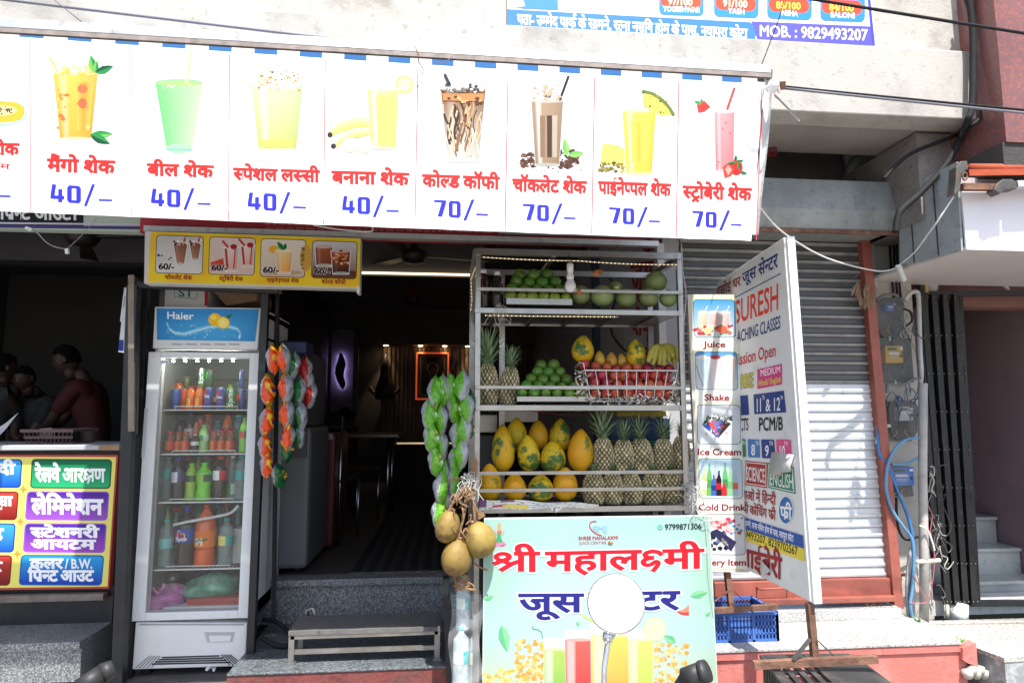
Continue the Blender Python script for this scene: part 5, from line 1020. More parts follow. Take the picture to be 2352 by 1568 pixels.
for x0, x1, lb in ((429, 446, 'red capped orange juice bottle right of the orange can on the top fridge shelf'), (448, 466, 'red capped orange juice bottle beside the first blue can with a red emblem')): bottle(x0, 881, x1, 935, 3.62, sr(225, 110, 30), sr(190, 25, 25), sr(226, 84, 36), lb, 'bottle', GF, sr(240, 170, 60), base=base, lv=(.1, .5), shape=3)
can(468, 884, 488, 936, 3.62, sr(28, 72, 160), sr(28, 72, 160), 'blue can with red emblem, left of the two on the top fridge shelf', base, 'Thums', sr(240, 240, 240), sr(205, 36, 36))
can(496, 886, 518, 938, 3.61, sr(28, 72, 160), sr(28, 72, 160), 'blue can with red emblem, right of the two on the top fridge shelf', base, 'Thums', sr(240, 240, 240), sr(205, 36, 36))
can(521, 888, 541, 938, 3.61, sr(40, 130, 60), sr(30, 110, 50), 'green can with white upright lettering on the top fridge shelf', base, 'Sprite', sr(240, 245, 240))
can(549, 887, 561, 936, 3.62, sr(40, 60, 150), sr(170, 178, 190), 'slim blue and silver can near the right end of the top fridge shelf', base); can(563, 888, 571, 936, 3.64, sr(60, 66, 120), sr(150, 160, 180), 'slim blue can touching the right fridge wall', base)
z2 = base + 50 * pxs(3.66, 460)
can(455, 840, 471, 886, 3.66, sr(36, 120, 56), sr(30, 100, 50), 'green can with white lettering stacked in the upper layer', z2, 'Sprite', sr(240, 245, 240)); can(472, 842, 490, 886, 3.66, sr(24, 60, 34), sr(60, 150, 50), 'dark green can stacked beside the green can in the upper layer', z2); can(549, 842, 561, 886, 3.64, sr(40, 60, 140), sr(190, 195, 205), 'slim silver and blue can stacked on the slim can at the right', z2)
can(420, 846, 436, 884, 3.86, sr(120, 140, 60), sr(90, 110, 50), 'dull green can far back on the top fridge shelf', base + .10)
base = sz[1] + .001
juice = (sr(120, 64, 30), sr(200, 30, 25), sr(215, 60, 36))
for x0, x1, yt, lb in ((379, 399, 984, 'red capped juice bottle leftmost on the second fridge shelf'), (401, 415, 986, 'red capped juice bottle second on the second fridge shelf'), (416, 434, 984, 'red capped juice bottle third on the second fridge shelf'), (482, 498, 984, 'red capped juice bottle right of the clear green bottle'), (499, 517, 984, 'red capped juice bottle in the middle of the right hand three'), (518, 537, 984, 'red capped juice bottle beside the tall green bottle')): bottle(x0, yt, x1, 1035, 3.62, *juice, lb, 'bottle', GF, sr(226, 120, 50), base=base, lv=(.15, .55), shape=3)
bottle(438, 992, 455, 1036, 3.60, sr(60, 30, 20), sr(230, 225, 215), sr(228, 226, 222), 'small brown bottle with white label on the second fridge shelf', 'bottle', GF, base=base)
bottle(441, 956, 456, 1030, 3.72, sr(205, 120, 90), sr(60, 50, 150), sr(215, 90, 60), 'purple capped bottle behind the small brown bottle', 'bottle', GF, base=base)
bottle(456, 968, 478, 1034, 3.63, sr(150, 200, 120), sr(120, 190, 110), sr(190, 210, 190), 'pale green bottle in the middle of the second fridge shelf', 'bottle', GF, sr(90, 150, 60), base=base)
bottle(549, 955, 570, 1036, 3.61, sr(130, 205, 60), sr(70, 190, 70), sr(60, 130, 50), 'tall bright green bottle at the right end of the second fridge shelf', 'bottle', GF, sr(225, 90, 80), base=base)
for k, x in enumerate((380, 404)): bottle(x, 950, x + 16, 1000, 3.85, sr(80, 120, 50), sr(90, 130, 60), None, ('olive bottle far back left on the second fridge shelf', 'olive bottle far back right of its neighbour on the second fridge shelf')[k], 'bottle', GF, base=base)
base = sz[2] + .001
bottle(370, 1046, 393, 1145, 3.66, (.5, .6, .6), sr(30, 150, 160), sr(50, 160, 160), 'clear water bottle with teal label leftmost on the third fridge shelf', 'bottle', GF, clear=True, shape=2, base=base, lv=(.5, .72))
bottle(393, 1045, 421, 1145, 3.63, sr(28, 14, 18), sr(60, 60, 170), sr(70, 60, 110), 'dark cola bottle with purple label and blue cap', 'bottle', GF, sr(220, 215, 225), base=base, lv=(.42, .66))
bottle(425, 1061, 450, 1146, 3.63, sr(150, 190, 40), sr(120, 200, 60), sr(70, 120, 40), 'yellow green soft drink bottle left of the brighter green one', 'bottle', GF, sr(30, 60, 30), base=base, shape=1, lv=(.5, .68))
bottle(451, 1060, 482, 1147, 3.61, sr(120, 215, 40), sr(110, 220, 70), sr(60, 90, 70), 'bright green soft drink bottle in the middle of the third fridge shelf', 'bottle', GF, sr(150, 200, 60), base=base, shape=1, lv=(.5, .7))
bottle(488, 1045, 517, 1145, 3.63, sr(30, 12, 10), sr(215, 25, 30), sr(205, 24, 34), 'dark cola bottle with red cap and red label', 'bottle', GF, sr(235, 235, 235), base=base, lv=(.46, .68))
bottle(520, 1046, 541, 1145, 3.68, (.5, .5, .5), sr(225, 225, 225), sr(225, 228, 222), 'clear white capped bottle on the third fridge shelf', 'bottle', GF, sr(60, 160, 60), clear=True, base=base, lv=(.1, .35))
bottle(539, 1045, 565, 1147, 3.62, (.5, .6, .6), sr(40, 160, 165), sr(60, 165, 165), 'clear water bottle with teal label at the right end of the third shelf', 'bottle', GF, clear=True, shape=2, base=base, lv=(.46, .66))
for k, (x, c, cp) in enumerate(((412, sr(90, 30, 20), sr(200, 30, 30)), (462, sr(30, 80, 60), sr(60, 70, 170)), (478, sr(30, 60, 60), sr(40, 150, 150)))): bottle(x, 1052, x + 26, 1140, 3.82, c, cp, None, ('red capped dark bottle behind the cola bottle with purple label', 'blue capped bottle behind the bright green drink', 'teal capped bottle behind the red labelled cola')[k], 'bottle', GF, base=base)
base = sz[3] + .001
bottle(363, 1191, 394, 1300, 3.62, (.5, .6, .6), sr(60, 180, 180), sr(130, 195, 190), 'big clear water bottle leftmost on the fourth fridge shelf', 'bottle', GF, clear=True, shape=2, base=base, lv=(.4, .6))
t_ = bottle(403, 1163, 446, 1298, 3.62, sr(26, 14, 18), sr(50, 60, 170), sr(30, 70, 150), 'large cola bottle with blue cap and blue label', 'bottle', GF, base=base, lv=(.42, .66))
cc = t_.location.copy(); rr_ = (446 - 403) / 2 * pxs(3.62, 424) * 1.08
def pjb(x, y, l=0):
    q = P(x, y, 3.62); dx = max(-.95, min(.95, (q.x - cc.x) / rr_)); return Vector((q.x, 3.62 - rr_ * 1.03 * math.sqrt(1 - dx * dx) - l, q.z))
p = Print(pjb, .0006, .0003); p.poly([(416, 1216), (421, 1212), (424, 1219), (434, 1222), (434, 1238), (419, 1240), (414, 1232)], sr(235, 235, 235)); p.poly([(417, 1217), (421, 1214), (423, 1220), (432, 1223), (432, 1236), (420, 1238), (416, 1231)], sr(205, 36, 36)); p.txt('Thums', (410, 1238), (438, 1236), 8, sr(240, 240, 240), .03, cap=.69); p.out('label_lettering', t_)
t_ = bottle(447, 1160, 490, 1300, 3.62, sr(225, 90, 30), sr(205, 40, 30), sr(238, 120, 30), 'large orange soda bottle in the middle of the fourth fridge shelf', 'bottle', GF, base=base, shape=1, lv=(.32, .58))
cc = t_.location.copy()
p = Print(pjb, .0006, .0003); p.ell(468, 1239, 17, 14, sr(240, 150, 40)); p.txt('M', (457, 1247), (474, 1247), 15, sr(245, 245, 240), .045, cap=.69); p.txt('mirinda', (453, 1242), (484, 1236), 7, sr(30, 120, 60), .03, cap=.69); p.out('label_lettering', t_)
bottle(501, 1190, 532, 1297, 3.62, (.5, .6, .6), sr(50, 170, 175), sr(60, 170, 165), 'clear water bottle with teal label right of the orange soda', 'bottle', GF, sr(235, 215, 120), clear=True, shape=2, base=base, lv=(.44, .64))
for k, (x, c, cp) in enumerate(((392, sr(20, 70, 50), sr(50, 60, 170)), (436, sr(40, 110, 70), sr(210, 40, 40)), (484, sr(20, 80, 40), sr(30, 120, 60)))): bottle(x, 1160, x + 34, 1296, 3.80, c, cp, None, ('dark green bottle behind the water and cola bottles on the fourth shelf', 'red capped green bottle behind the orange soda', 'green bottle behind the right hand water bottle on the fourth shelf')[k], 'bottle', GF, base=base)
b = MB(); x = P(535, 1260, 3.66); b.box((P(534, 1260, 3.66).x, 3.66, base), (P(557, 1260, 3.66).x, 3.76, base + 72 * pxs(3.66))); tag(b.build('carton', mat('white_carton', (.55, .55, .53), .6, 0, .08, 9), bevel=.003), 'white carton standing at the right of the fourth fridge shelf', 'carton', GF)
b = MB(); b.tube(smooth_path([P(398, 1205, 3.55), P(440, 1196, 3.545), P(490, 1187, 3.545), P(530, 1177, 3.55), P(548, 1160, 3.56)], 5), [.008] * 21, 6); tag(b.build('plastic_strip', mat('milky_film', (.62, .62, .60), .25, 0, .2, 20, .4, 40)), 'crumpled strip of clear film lying across the fourth shelf bottles', 'film')
BCOL = [(sr(40, 110, 60), sr(200, 40, 40)), (sr(120, 50, 26), sr(200, 40, 40)), (sr(30, 16, 18), sr(60, 70, 170)), (sr(170, 190, 60), sr(90, 190, 80)), (sr(200, 90, 30), sr(60, 60, 60)), (sr(60, 90, 110), sr(40, 150, 150))]
q = random.Random(77)
for si, (y0, y1) in enumerate(((890, 932), (968, 1034), (1058, 1144), (1196, 1298))):
    for k in range(8):
        x = 376 + k * 23 + q.uniform(-3, 3) - si * 3; bc, cc2 = q.choice(BCOL)
        bottle(x, y0 - q.uniform(4, 26), x + 23, y1, 3.76 + q.uniform(-.02, .03), bc, cc2, q.choice([sr(200, 50, 40), sr(220, 200, 90), sr(60, 120, 170), sr(220, 220, 215), sr(40, 130, 80)]), f'bottle, {ORD[k]} from left, back row of the {ORD[si]} fridge shelf', 'bottle', GF, base=sz[si] + .001, lv=(.35, .6), shape=(0, 3, 1)[k % 3])
# bags and tray at the bottom
base = sz[4]
def bag(x0, y0, x1, y1, Y, m, name, label, seed, knot=None):
    q = random.Random(seed); s = pxs(Y, (x0 + x1) / 2); c = P((x0 + x1) / 2, (y0 + y1) / 2, Y); ph = [q.uniform(0, 6) for _ in range(8)]
    def fn(d, v):
        k = 1 + .10 * math.sin(3 * d.x + ph[0] + 2 * d.z) + .06 * math.sin(6 * d.y + 5 * d.z + ph[1]) + .03 * abs(math.sin(9 * d.x + 8 * d.y + ph[2])) + .025 * abs(math.sin(13 * d.z + 9 * d.x + ph[3]))
        if d.z < -.4: v = Vector((v.x, v.y, -.62 * abs(v.z) - .0))
        return v * k
    b = MB(); b.ell(c, ((x1 - x0) / 2 * s, .12, (y1 - y0) / 2 * s), 40, 26, fn=fn)
    if knot: k = P(*knot, Y - .1); b.tube([k, k + Vector((-.02, 0, .012)), k + Vector((-.045, .01, .03))], [.012, .005, .014], 7); b.tube([k, k + Vector((.012, 0, .02)), k + Vector((.02, .01, .045))], [.01, .004, .012], 7)
    return tag(b.build(name, m), label, 'bag')
bag(340, 1340, 427, 1406, 3.66, mat('pink_film', (.48, .14, .36), .25, 0, .3, 14, .5, 30, stain=(10, (.62, .5, .5), .5, .7)), 'carrier_bag', 'knotted pink plastic bag of produce at the bottom of the fridge', 5, (366, 1362))
bag(430, 1316, 545, 1384, 3.72, mat('green_film', (.14, .36, .25), .25, 0, .3, 14, .5, 30, stain=(10, (.45, .55, .45), .52, .72)), 'carrier_bag', 'crumpled green plastic bag above the red tray in the fridge', 6)
X0, X1, Z0, Z1 = rect(432, 1377, 553, 1396, 3.58); b = MB(); b.prism([(X0, 3.58, base), (X1, 3.58, base), (X1 + .004, 3.58, base + .045), (X0 - .012, 3.58, base + .045)], (0, .3, 0)); tag(b.build('tray', mat('red_plastic_tray', (.42, .06, .05), .4), bevel=.004), 'shallow red plastic tray at the bottom of the fridge', 'tray')
b = MB(); b.lathe([(.03, 0), (.035, .05), (.03, .07), (0, .072)], 14, Matrix.Translation(P(396, 1348, 3.80))); tag(b.build('steel_plate', STEEL), 'round steel lid behind the bags at the bottom of the fridge', 'plate')
# cage ------------------------------------------------------------------
cg = T('fridge_cage', 'black steel and mesh cage frame standing round the drinks fridge', 'cage', (-1.3, 3.5, .1))
b = MB(); b.bar(P(308, 656, 3.42), P(273, 1568, 3.42), .05, .05, up=(0, 1, 0)); b.build('front_post', BLACKM, cg)
b = MB(); b.bar(P(336, 660, 3.52), P(299, 1555, 3.52), .03, .03, up=(0, 1, 0)); b.bar(P(322, 660, 3.9), P(296, 1450, 3.9), .03, .03, up=(0, 1, 0)); b.build('rear_post', BLACKM, cg)
b = MB(); b.bar(P(611, 664, 3.46), P(574, 1560, 3.46), .035, .04, up=(0, 1, 0)); b.bar(P(638, 672, 3.75), P(628, 1420, 3.75), .02, .02, up=(0, 1, 0)); b.build('right_post', BLACKM, cg)
b = MB(); b.bar(P(310, 655, 3.42), P(640, 668, 3.42), .03, .03); b.bar(P(325, 657, 3.9), P(640, 668, 3.9), .03, .03); b.bar(P(640, 668, 3.42), P(640, 668, 3.9), .03, .03); b.build('top_beam', BLACKM, cg)
b = MB()
for k in range(9): v = k / 8; b.bar(P(309 - 35 * v, 680 + 860 * v, 3.44), P(333 - 35 * v, 680 + 860 * v, 3.9), .004)
for k in range(40): v = k / 39; b.bar(P(314 - 35 * v, 680 + 840 * v, 3.455), P(334 - 35 * v, 680 + 840 * v, 3.51), .0025)
for k in range(3): b.bar(P(317 + k * 5, 680, 3.46 + .015 * k), P(282 + k * 5, 1530, 3.46 + .015 * k), .0025)
b.build('mesh_side', BLACKM, cg)
b = MB(); b.box((-1.70, 3.40, .05), (-1.0, 3.95, .205)); b.build('base_platform', mat('grey_wooden_base', (.10, .095, .09), .8, 0, .3, 7, .2, 60), cg)
b = MB(); b.ell(P(546, 1530, 3.46), (.02, .012, .012), 8, 6); b.build('caster', mat('brown_caster', (.16, .07, .05), .6), cg)
b = MB(); b.grid(lambda u, v: P(473 + 22 * u, 1529 + 8 * v + 3 * math.sin(u * 9), 3.43) + Vector((0, .01 * math.sin(u * 7 + v * 5), 0)), 8, 4); tag(b.build('paper_scrap', mat('crumpled_paper', (.6, .62, .68), .8), fixn=False), 'crumpled pale blue paper scrap under the fridge', 'paper')
# cartons on the fridge
b = MB(); X0, X1, Z0, Z1 = rect(378, 664, 478, 703, 3.60); b.box((X0, 3.6, 2.06), (X1, 3.9, Z1 + .03)); cb = b.build('carton', mat('white_printed_carton', (.60, .59, .57), .7, 0, .06, 6), bevel=.003); tag(cb, 'white carton with green letters on top of the fridge', 'carton')
p = Print(plane_proj(3.6), .001); p.line([(400, 664), (402, 682), (452, 686), (453, 668)], 1.2, sr(30, 120, 90)); p.txt('ST', (410, 680), (444, 682), 16, sr(30, 120, 90), .03, cap=.69); p.poly([(470, 666), (478, 667), (478, 703), (470, 702)], sr(170, 30, 40)); p.out('lettering', cb)
b = MB(); b.prism([P(x, y, 3.62) for x, y in ((488, 668), (590, 668), (590, 690), (520, 702))], (0, .3, 0)); tag(b.build('carton', mat('brown_cardboard', (.24, .15, .09), .85, 0, .15, 9), bevel=.003), 'brown cardboard carton tilted on top of the fridge', 'carton')
# plank with files at the left of the cage
pk = MB(); pk.bar(P(302, 632, 3.40), P(302, 990, 3.40), .028, .012, up=(0, 1, 0)); pk.prism([P(299, 632, 3.40), P(332, 655, 3.62), P(322, 1000, 3.62), P(301, 990, 3.40)], (.012, 0, 0))
tag(pk.build('notice_board', mat('weathered_plywood', (.26, .215, .175), .85, 0, .2, 8, .2, 70, grime=.3)), 'weathered plywood board fixed to the left side of the cage', 'board')
b = MB(); b.prism([P(x, y, 3.42) for x, y in ((300, 654), (306, 655), (306, 690), (300, 688))], (0, .1, 0)); tag(b.build('wood_block', mat('orange_wood', (.42, .22, .08), .6)), 'small orange wood block on the edge of the plywood board', 'block')
def filebox(pts, Y, base, print_, label):
    b = MB(); b.prism([P(x, y, Y) for x, y in pts], (.0, .16, 0)); o = b.build('file_box', base, bevel=.002); tag(o, label, 'box', 'boxes hung on the plywood board')
    p = Print(plane_proj(Y), .001); print_(p); p.out('lettering', o); return o
WB = mat('white_box_card', (.62, .63, .66), .6, 0, .05, 8)
filebox([(285, 660), (297, 661), (288, 740), (275, 738)], 3.42, WB, lambda p: p.poly([(286, 680), (289, 680), (285, 706), (282, 706)], sr(150, 155, 165)), 'white box uppermost on the edge of the plywood board')
filebox([(279, 734), (292, 735), (297, 812), (271, 808)], 3.41, WB, lambda p: p.poly([(274, 780), (284, 781), (283, 806), (272, 805)], sr(40, 60, 150)), 'white box with blue patch in the middle of the board edge')
filebox([(287, 886), (297, 886), (296, 957), (284, 955)], 3.42, mat('blue_box_card', (.06, .22, .5), .5), lambda p: p.poly([(289, 905), (292, 905), (290, 935), (287, 935)], sr(190, 210, 235)), 'blue box lowest on the edge of the plywood board')
# ================================================================== copy shop counter
ct = T('shop_counter', 'copy shop counter with grey top behind the coloured rate board', 'counter', (-2.6, 3.7, .4))
zc = P(140, 1022, 3.57).z
b = MB(); b.box((-4.4, 3.56, zc - .025), (-1.70, 4.1, zc)); b.build('counter_top', mat('pale_laminate', (.42, .43, .45), .4, 0, .06, 4), ct, bevel=.004)
b = MB(); b.box((P(226, 1026, 3.555).x, 3.555, zc - .026), (-1.70, 3.56, zc + .0)); b.build('wood_edge', mat('worn_wood_edge', (.30, .19, .10), .7, 0, .2, 14), ct)
b = MB(); b.box((-4.4, 3.64, .43), (-1.72, 3.70, zc - .03)); b.build('front_panel', BLACKM, ct)
b = MB(); b.bar((-4.4, 3.60, P(140, 1370, 3.6).z), (-1.74, 3.60, P(140, 1370, 3.6).z), .05, .03); b.build('lower_ledge', mat('rusty_ledge', (.20, .17, .15), .75, .2, .25, 12, stain=(9, (.16, .08, .05), .5, .7)), ct)
rb = T('rate_board', 'bright board of coloured panels listing copy shop services in Hindi', 'sign', (-2.4, 3.6, .9))
YR = 3.6
b = MB(); b.prism([P(-250, 1043, YR), P(271, 1044, YR), P(250, 1351, YR), P(-250, 1357, YR)], (0, .035, 0)); b.build('panel', mat('red_board_edge', (.42, .04, .035), .5), rb)
pj = plane_proj(YR); p = Print(pj, .001)
p.poly([(-250, 1048), (267, 1049), (247, 1346), (-250, 1352)], sr(232, 222, 110))
def panel(p, x0, y0, x1, y1, dx, c1, c2, edge):
    p.rr(x0 - 3, y0 - 3, x1 + 3, y1 + 3, 9, edge, 1, dx); p.rr(x0, y0, x1, y1, 7, lambda u, v: mixc(c1, c2, v), 1, dx)
W_ = sr(245, 245, 245)
panel(p, 76, 1056, 255, 1118, -4, sr(10, 100, 66), sr(40, 170, 110), sr(20, 80, 60)); panel(p, 65, 1130, 249, 1191, -5, sr(70, 32, 140), sr(150, 80, 190), sr(140, 90, 190)); panel(p, 60, 1203, 243, 1265, -5, sr(58, 40, 150), sr(150, 70, 180), sr(150, 90, 190)); panel(p, 52, 1276, 237, 1340, -6, sr(40, 160, 220), sr(24, 60, 170), sr(20, 90, 180))
panel(p, -120, 1056, 49, 1116, -4, sr(60, 160, 225), sr(20, 80, 180), sr(20, 60, 150)); panel(p, -120, 1130, 41, 1190, -5, sr(190, 60, 50), sr(120, 20, 20), sr(110, 20, 20)); panel(p, -120, 1203, 34, 1264, -5, sr(60, 160, 225), sr(20, 80, 180), sr(20, 60, 150)); panel(p, -120, 1276, 26, 1340, -6, sr(190, 60, 50), sr(120, 20, 20), sr(110, 20, 20))
for x, y in ((54, 1123), (47, 1197), (40, 1271)): p.poly([(x, y - 11), (x + 3, y - 3), (x + 10, y), (x + 3, y + 3), (x, y + 11), (x - 3, y + 3), (x - 10, y), (x - 3, y - 3)], sr(235, 140, 60))
p.out('panel_print', rb)
for t, a, c, h in (('रेलवे', (82, 1104), (137, 1105), 29), ('आरक्षण', (144, 1105), (241, 1106), 29), ('लेिमनेशन', (74, 1178), (235, 1180), 32), ('स्टेशनरी', (72, 1232), (226, 1233), 20), ('आयटम', (72, 1259), (218, 1260), 20), ('कलर', (70, 1304), (144, 1304), 21), ('िप्रन्ट', (66, 1333), (132, 1333), 23), ('आउट', (140, 1333), (214, 1333), 23), ('दी', (-4, 1087), (34, 1087), 22), ('सा', (-6, 1160), (28, 1160), 20), ('न', (-30, 1186), (2, 1186), 20), ('र्ड'.replace('र्', ''), (-30, 1240), (6, 1240), 26), ('ट', (-30, 1312), (3, 1312), 22)):
    p = Print(pj, .0018); p.txt(t, a, c, h, W_, .03 if 'क्ष' in t else .045); p.out('lettering', rb)
p = Print(pj, .0018); p.txt('/ B.W.', (150, 1304), (213, 1304), 21, W_, .03, cap=.69); p.out('lettering', rb)
# ================================================================== fruit stall
SX0, SX1, SY0, SY1 = .118, 1.136, 3.05, 3.50
fs = T('fruit_stall', 'steel rack fruit stall with three open shelves and guard rails at the shop entrance', 'stall', (.63, 3.27, 0))
ZT, ZS1, ZS2, ZS3 = 2.290, 2.005, 1.541, 1.068
b = MB()
for x, y in ((SX0 + .012, SY0 + .012), (SX1 - .004, SY0 + .012)): b.bar((x, y, 0), (x, y, ZT), .024, up=(0, 1, 0))
for x, y in ((SX0 - .0, SY1), (SX1 - .02, SY1), (SX0 + .165, SY1 + .02)): b.bar((x, y, 0), (x, y, ZT), .03, up=(0, 1, 0))
b.build('corner_posts', STEEL, fs)
b = MB()
for x0, y0, x1, y1 in ((SX0, SY0, SX1, SY0), (SX0, SY1, SX1, SY1), (SX0, SY0, SX0, SY1), (SX1, SY0, SX1, SY1)): b.bar((x0, y0, ZT - .012), (x1, y1, ZT - .012), .026, .03)
b.bar((.5, SY0, ZT - .02), (.5, SY1, ZT - .02), .02); b.build('top_frame', STEEL, fs)
for z, d in ((ZS1, 0), (ZS2, 0), (ZS3, 0)):
    b = MB(); b.box((SX0 - .004, SY0 - .006, z - .026), (SX1 + .004, SY0 + .012, z)); b.box((SX0, SY0 + .012, z - .016), (SX1, SY1, z - .008)); b.bar((SX0, SY1 + .005, z - .012), (SX1, SY1 + .005, z - .012), .02, .026)
    for k in range(5): b.bar((SX0 + .1 + k * .2, SY0 + .01, z - .022), (SX0 + .1 + k * .2, SY1, z - .022), .02, .01)
    b.build('shelf', STEEL, fs, bevel=.002)
b = MB()
for y0, y1 in ((663, 674), (889, 891), (1087, 1082), (1126, 1121)):
    z = (P(1098, y0, SY0).z + P(1576, y1, SY0).z) / 2; b.box((SX0, SY0 - .012, z - .008), (SX1 + .005, SY0 - .004, z + .008))
b.build('guard_rails', STEEL, fs, bevel=.0015)
b = MB(); b.box((SX0 + .02, SY0 + .03, .05), (SX1 - .02, SY1, .95)); b.build('base_cabinet', BLACKM, fs)
# led strips
LEDM = mat('warm_led', (1, .8, .5), emit=(1, .68, .32), es=1.6); 
def led(pts, label):
    t = T('led_strip', label, 'led strip', pts[0]); b = MB(); b.tube(pts, .0032, 5); b.build('tape', mat('led_tape', (.6, .58, .5), .4), t)
    b = MB(); n = 0
    for a, c in zip(pts, pts[1:]):
        a, c = Vector(a), Vector(c); k = max(1, int((c - a).length / .02))
        for i in range(k): b.ell(a.lerp(c, i / k) + Vector((0, -.004, -.001)), .0022, 5, 4)
    b.build('led_beads', LEDM, t)
zz = ZT - .035
led(sag((SX0 + .02, SY0 + .01, zz - .0), (.62, SY0 + .01, zz - .008), .004, 6) + sag((.62, SY0 + .01, zz - .008), (SX1 - .02, SY0 + .01, zz - .016), .006, 6)[1:] + [Vector((SX1 - .012, SY0 + .02, zz - .05)), Vector((SX1 - .01, SY0 + .02, zz - .12)), Vector((SX1, SY0 + .01, zz - .18)), Vector((SX1 - .012, SY0 + .02, zz - .24))], 'warm led strip under the top rail of the fruit stall')
led([Vector((SX0 + .05, SY0 + .03, ZS1 - .032)), Vector((.4, SY0 + .02, ZS1 - .034)), Vector((.82, SY0 + .02, ZS1 - .032))], 'warm led strip under the upper fruit shelf')
led([Vector((SX0 + .015, SY0 + .06, zz)), Vector((SX0 - .01, SY1 - .05, zz - .03)), Vector((SX0 - .005, SY1 - .08, zz - .15)), Vector((SX0 - .012, SY1 - .05, zz - .22))], 'warm led strip curling down the left end of the stall')
# bulb
bu = T('light_bulb', 'unlit white bulb hanging on its cord in front of the upper shelf', 'bulb', P(1310, 620, 3.02))
c = P(1310, 660, 3.02)
b = MB(); b.lathe([(0, -.028), (.014, -.025), (.024, -.014), (.028, .0), (.025, .014), (.017, .03), (.015, .034)], 18, Matrix.Translation(c + Vector((0, 0, .003)))); b.build('globe', mat('milky_bulb', (.72, .71, .72), .3), bu)
b = MB(); b.lathe([(.016, .036), (.019, .05), (.015, .062), (.013, .07), (.013, .078), (.016, .08), (.016, .115), (.008, .12)], 16, Matrix.Translation(c)); b.build('holder', WHITEP, bu)
b = MB(); b.tube([c + Vector((0, 0, .118)), c + Vector((.002, 0, .14)), Vector((c.x, 3.04, 2.28))], .002, 5); b.build('cord', RUBBER, bu)
# trays
def tray(x0, y0, x1, y1, Y, label):
    X0, X1, Z0, Z1 = rect(x0, y0, x1, y1, Y); b = MB(); b.box((X0, Y, Z0), (X1, Y + .006, Z1)); b.box((X0, Y + .006, Z0), (X1, Y + .22, Z0 + .005)); b.box((X0, Y + .214, Z0 + .005), (X1, Y + .22, Z1)); b.box((X0, Y + .006, Z0), (X0 + .004, Y + .214, Z1)); b.box((X1 - .004, Y + .006, Z0), (X1, Y + .214, Z1))
    return tag(b.build('fruit_tray', STEEL, bevel=.001), label, 'tray'), Z0 + .006
B3 = lambda x, y: (1061.2 + x * .337, 551.2 + y * .337)
C3 = lambda x, y: (1061.2 + x * .3592, 1004.9 + y * .3592)
_, zt1 = tray(*B3(302, 397), *B3(752, 440), 3.068, 'shallow steel tray of limes on the upper shelf')
_, zt2 = tray(*B3(375, 1065), *B3(862, 1100), 3.068, 'shallow steel tray of limes on the middle shelf')
LIME = mat('lime_skin', (.085, .21, .022), .38, 0, .25, 18, .12, 180, stain=(14, (.22, .26, .035), .56, .72), rnd=.32)
LIMEY = mat('yellowing_lime_skin', (.17, .25, .025), .38, 0, .25, 18, .12, 180, stain=(12, (.42, .34, .04), .45, .65), rnd=.2)
def fruit_proto(name, label, r, m, group, cat, sq=1.0, nip=.06):
    t = T(name, label, cat, (0, 0, 0), group); b = MB(); b.ell((0, 0, 0), (r, r, r * sq), 20, 13, fn=lambda d, q: q * (1 + nip * max(0, d.z) ** 8 - nip * max(0, -d.z) ** 12)); b.build('peel', m, t)
    b = MB(); b.ell((0, 0, r * sq * (1 + nip * .6)), (r * .07, r * .07, r * .05), 6, 4); b.build('stem_scar', mat('stem_brown', (.16, .11, .05), .8), t); return t
def limes(rows, f, names, where, group, rcrop, Y0, dY, yellow=()):
    proto = [None, None]; n = 0
    for ri, row in enumerate(rows):
        for k, (x, y) in enumerate(row):
            px, py = f(x, y); Y = Y0 + dY * ri + R.uniform(-.008, .008); s = pxs(Y, px) * .337 * rcrop * (1 + R.uniform(-.06, .06)) * (.93 if ri == 0 else 1)
            c = P(px, py, Y); w_ = 1 if (ri in yellow) else 0; lab = f'{"yellowing" if w_ else "green"} lime, {ORD[k]} from left, {names[ri]}, {where}'
            rot = (R.uniform(0, 6), R.uniform(0, 6), R.uniform(0, 6))
            if proto[w_] is None:
                t = fruit_proto('lime', lab, .04, LIMEY if w_ else LIME, group, 'lime'); proto[w_] = t; at(t, c, rot, s / .04)
            else: dup(proto[w_], c, lab, rot, s / .04)
limes([[(333, 385), (408, 388), (478, 388), (555, 390), (630, 392), (707, 395)], [(338, 338), (425, 343), (510, 340), (590, 348), (667, 343)], [(370, 285), (457, 298), (548, 295), (637, 287)], [(393, 243), (487, 243), (580, 238)]], B3, ['bottom row', 'second row from below', 'third row from below', 'top row'], 'upper shelf pile', 'limes piled on the upper shelf', 44, 3.10, .035, (0,))
limes([[(410, 1040), (490, 1042), (568, 1042), (648, 1045), (733, 1047), (815, 1050)], [(440, 992), (517, 1000), (600, 1000), (680, 1005), (765, 1003)], [(472, 945), (550, 952), (632, 948), (713, 955)], [(515, 900), (590, 905), (668, 900)], [(540, 855), (625, 850)]], B3, ['bottom row', 'second row from below', 'third row from below', 'fourth row from below', 'top row'], 'middle shelf pile', 'limes piled on the middle shelf', 39, 3.10, .03)
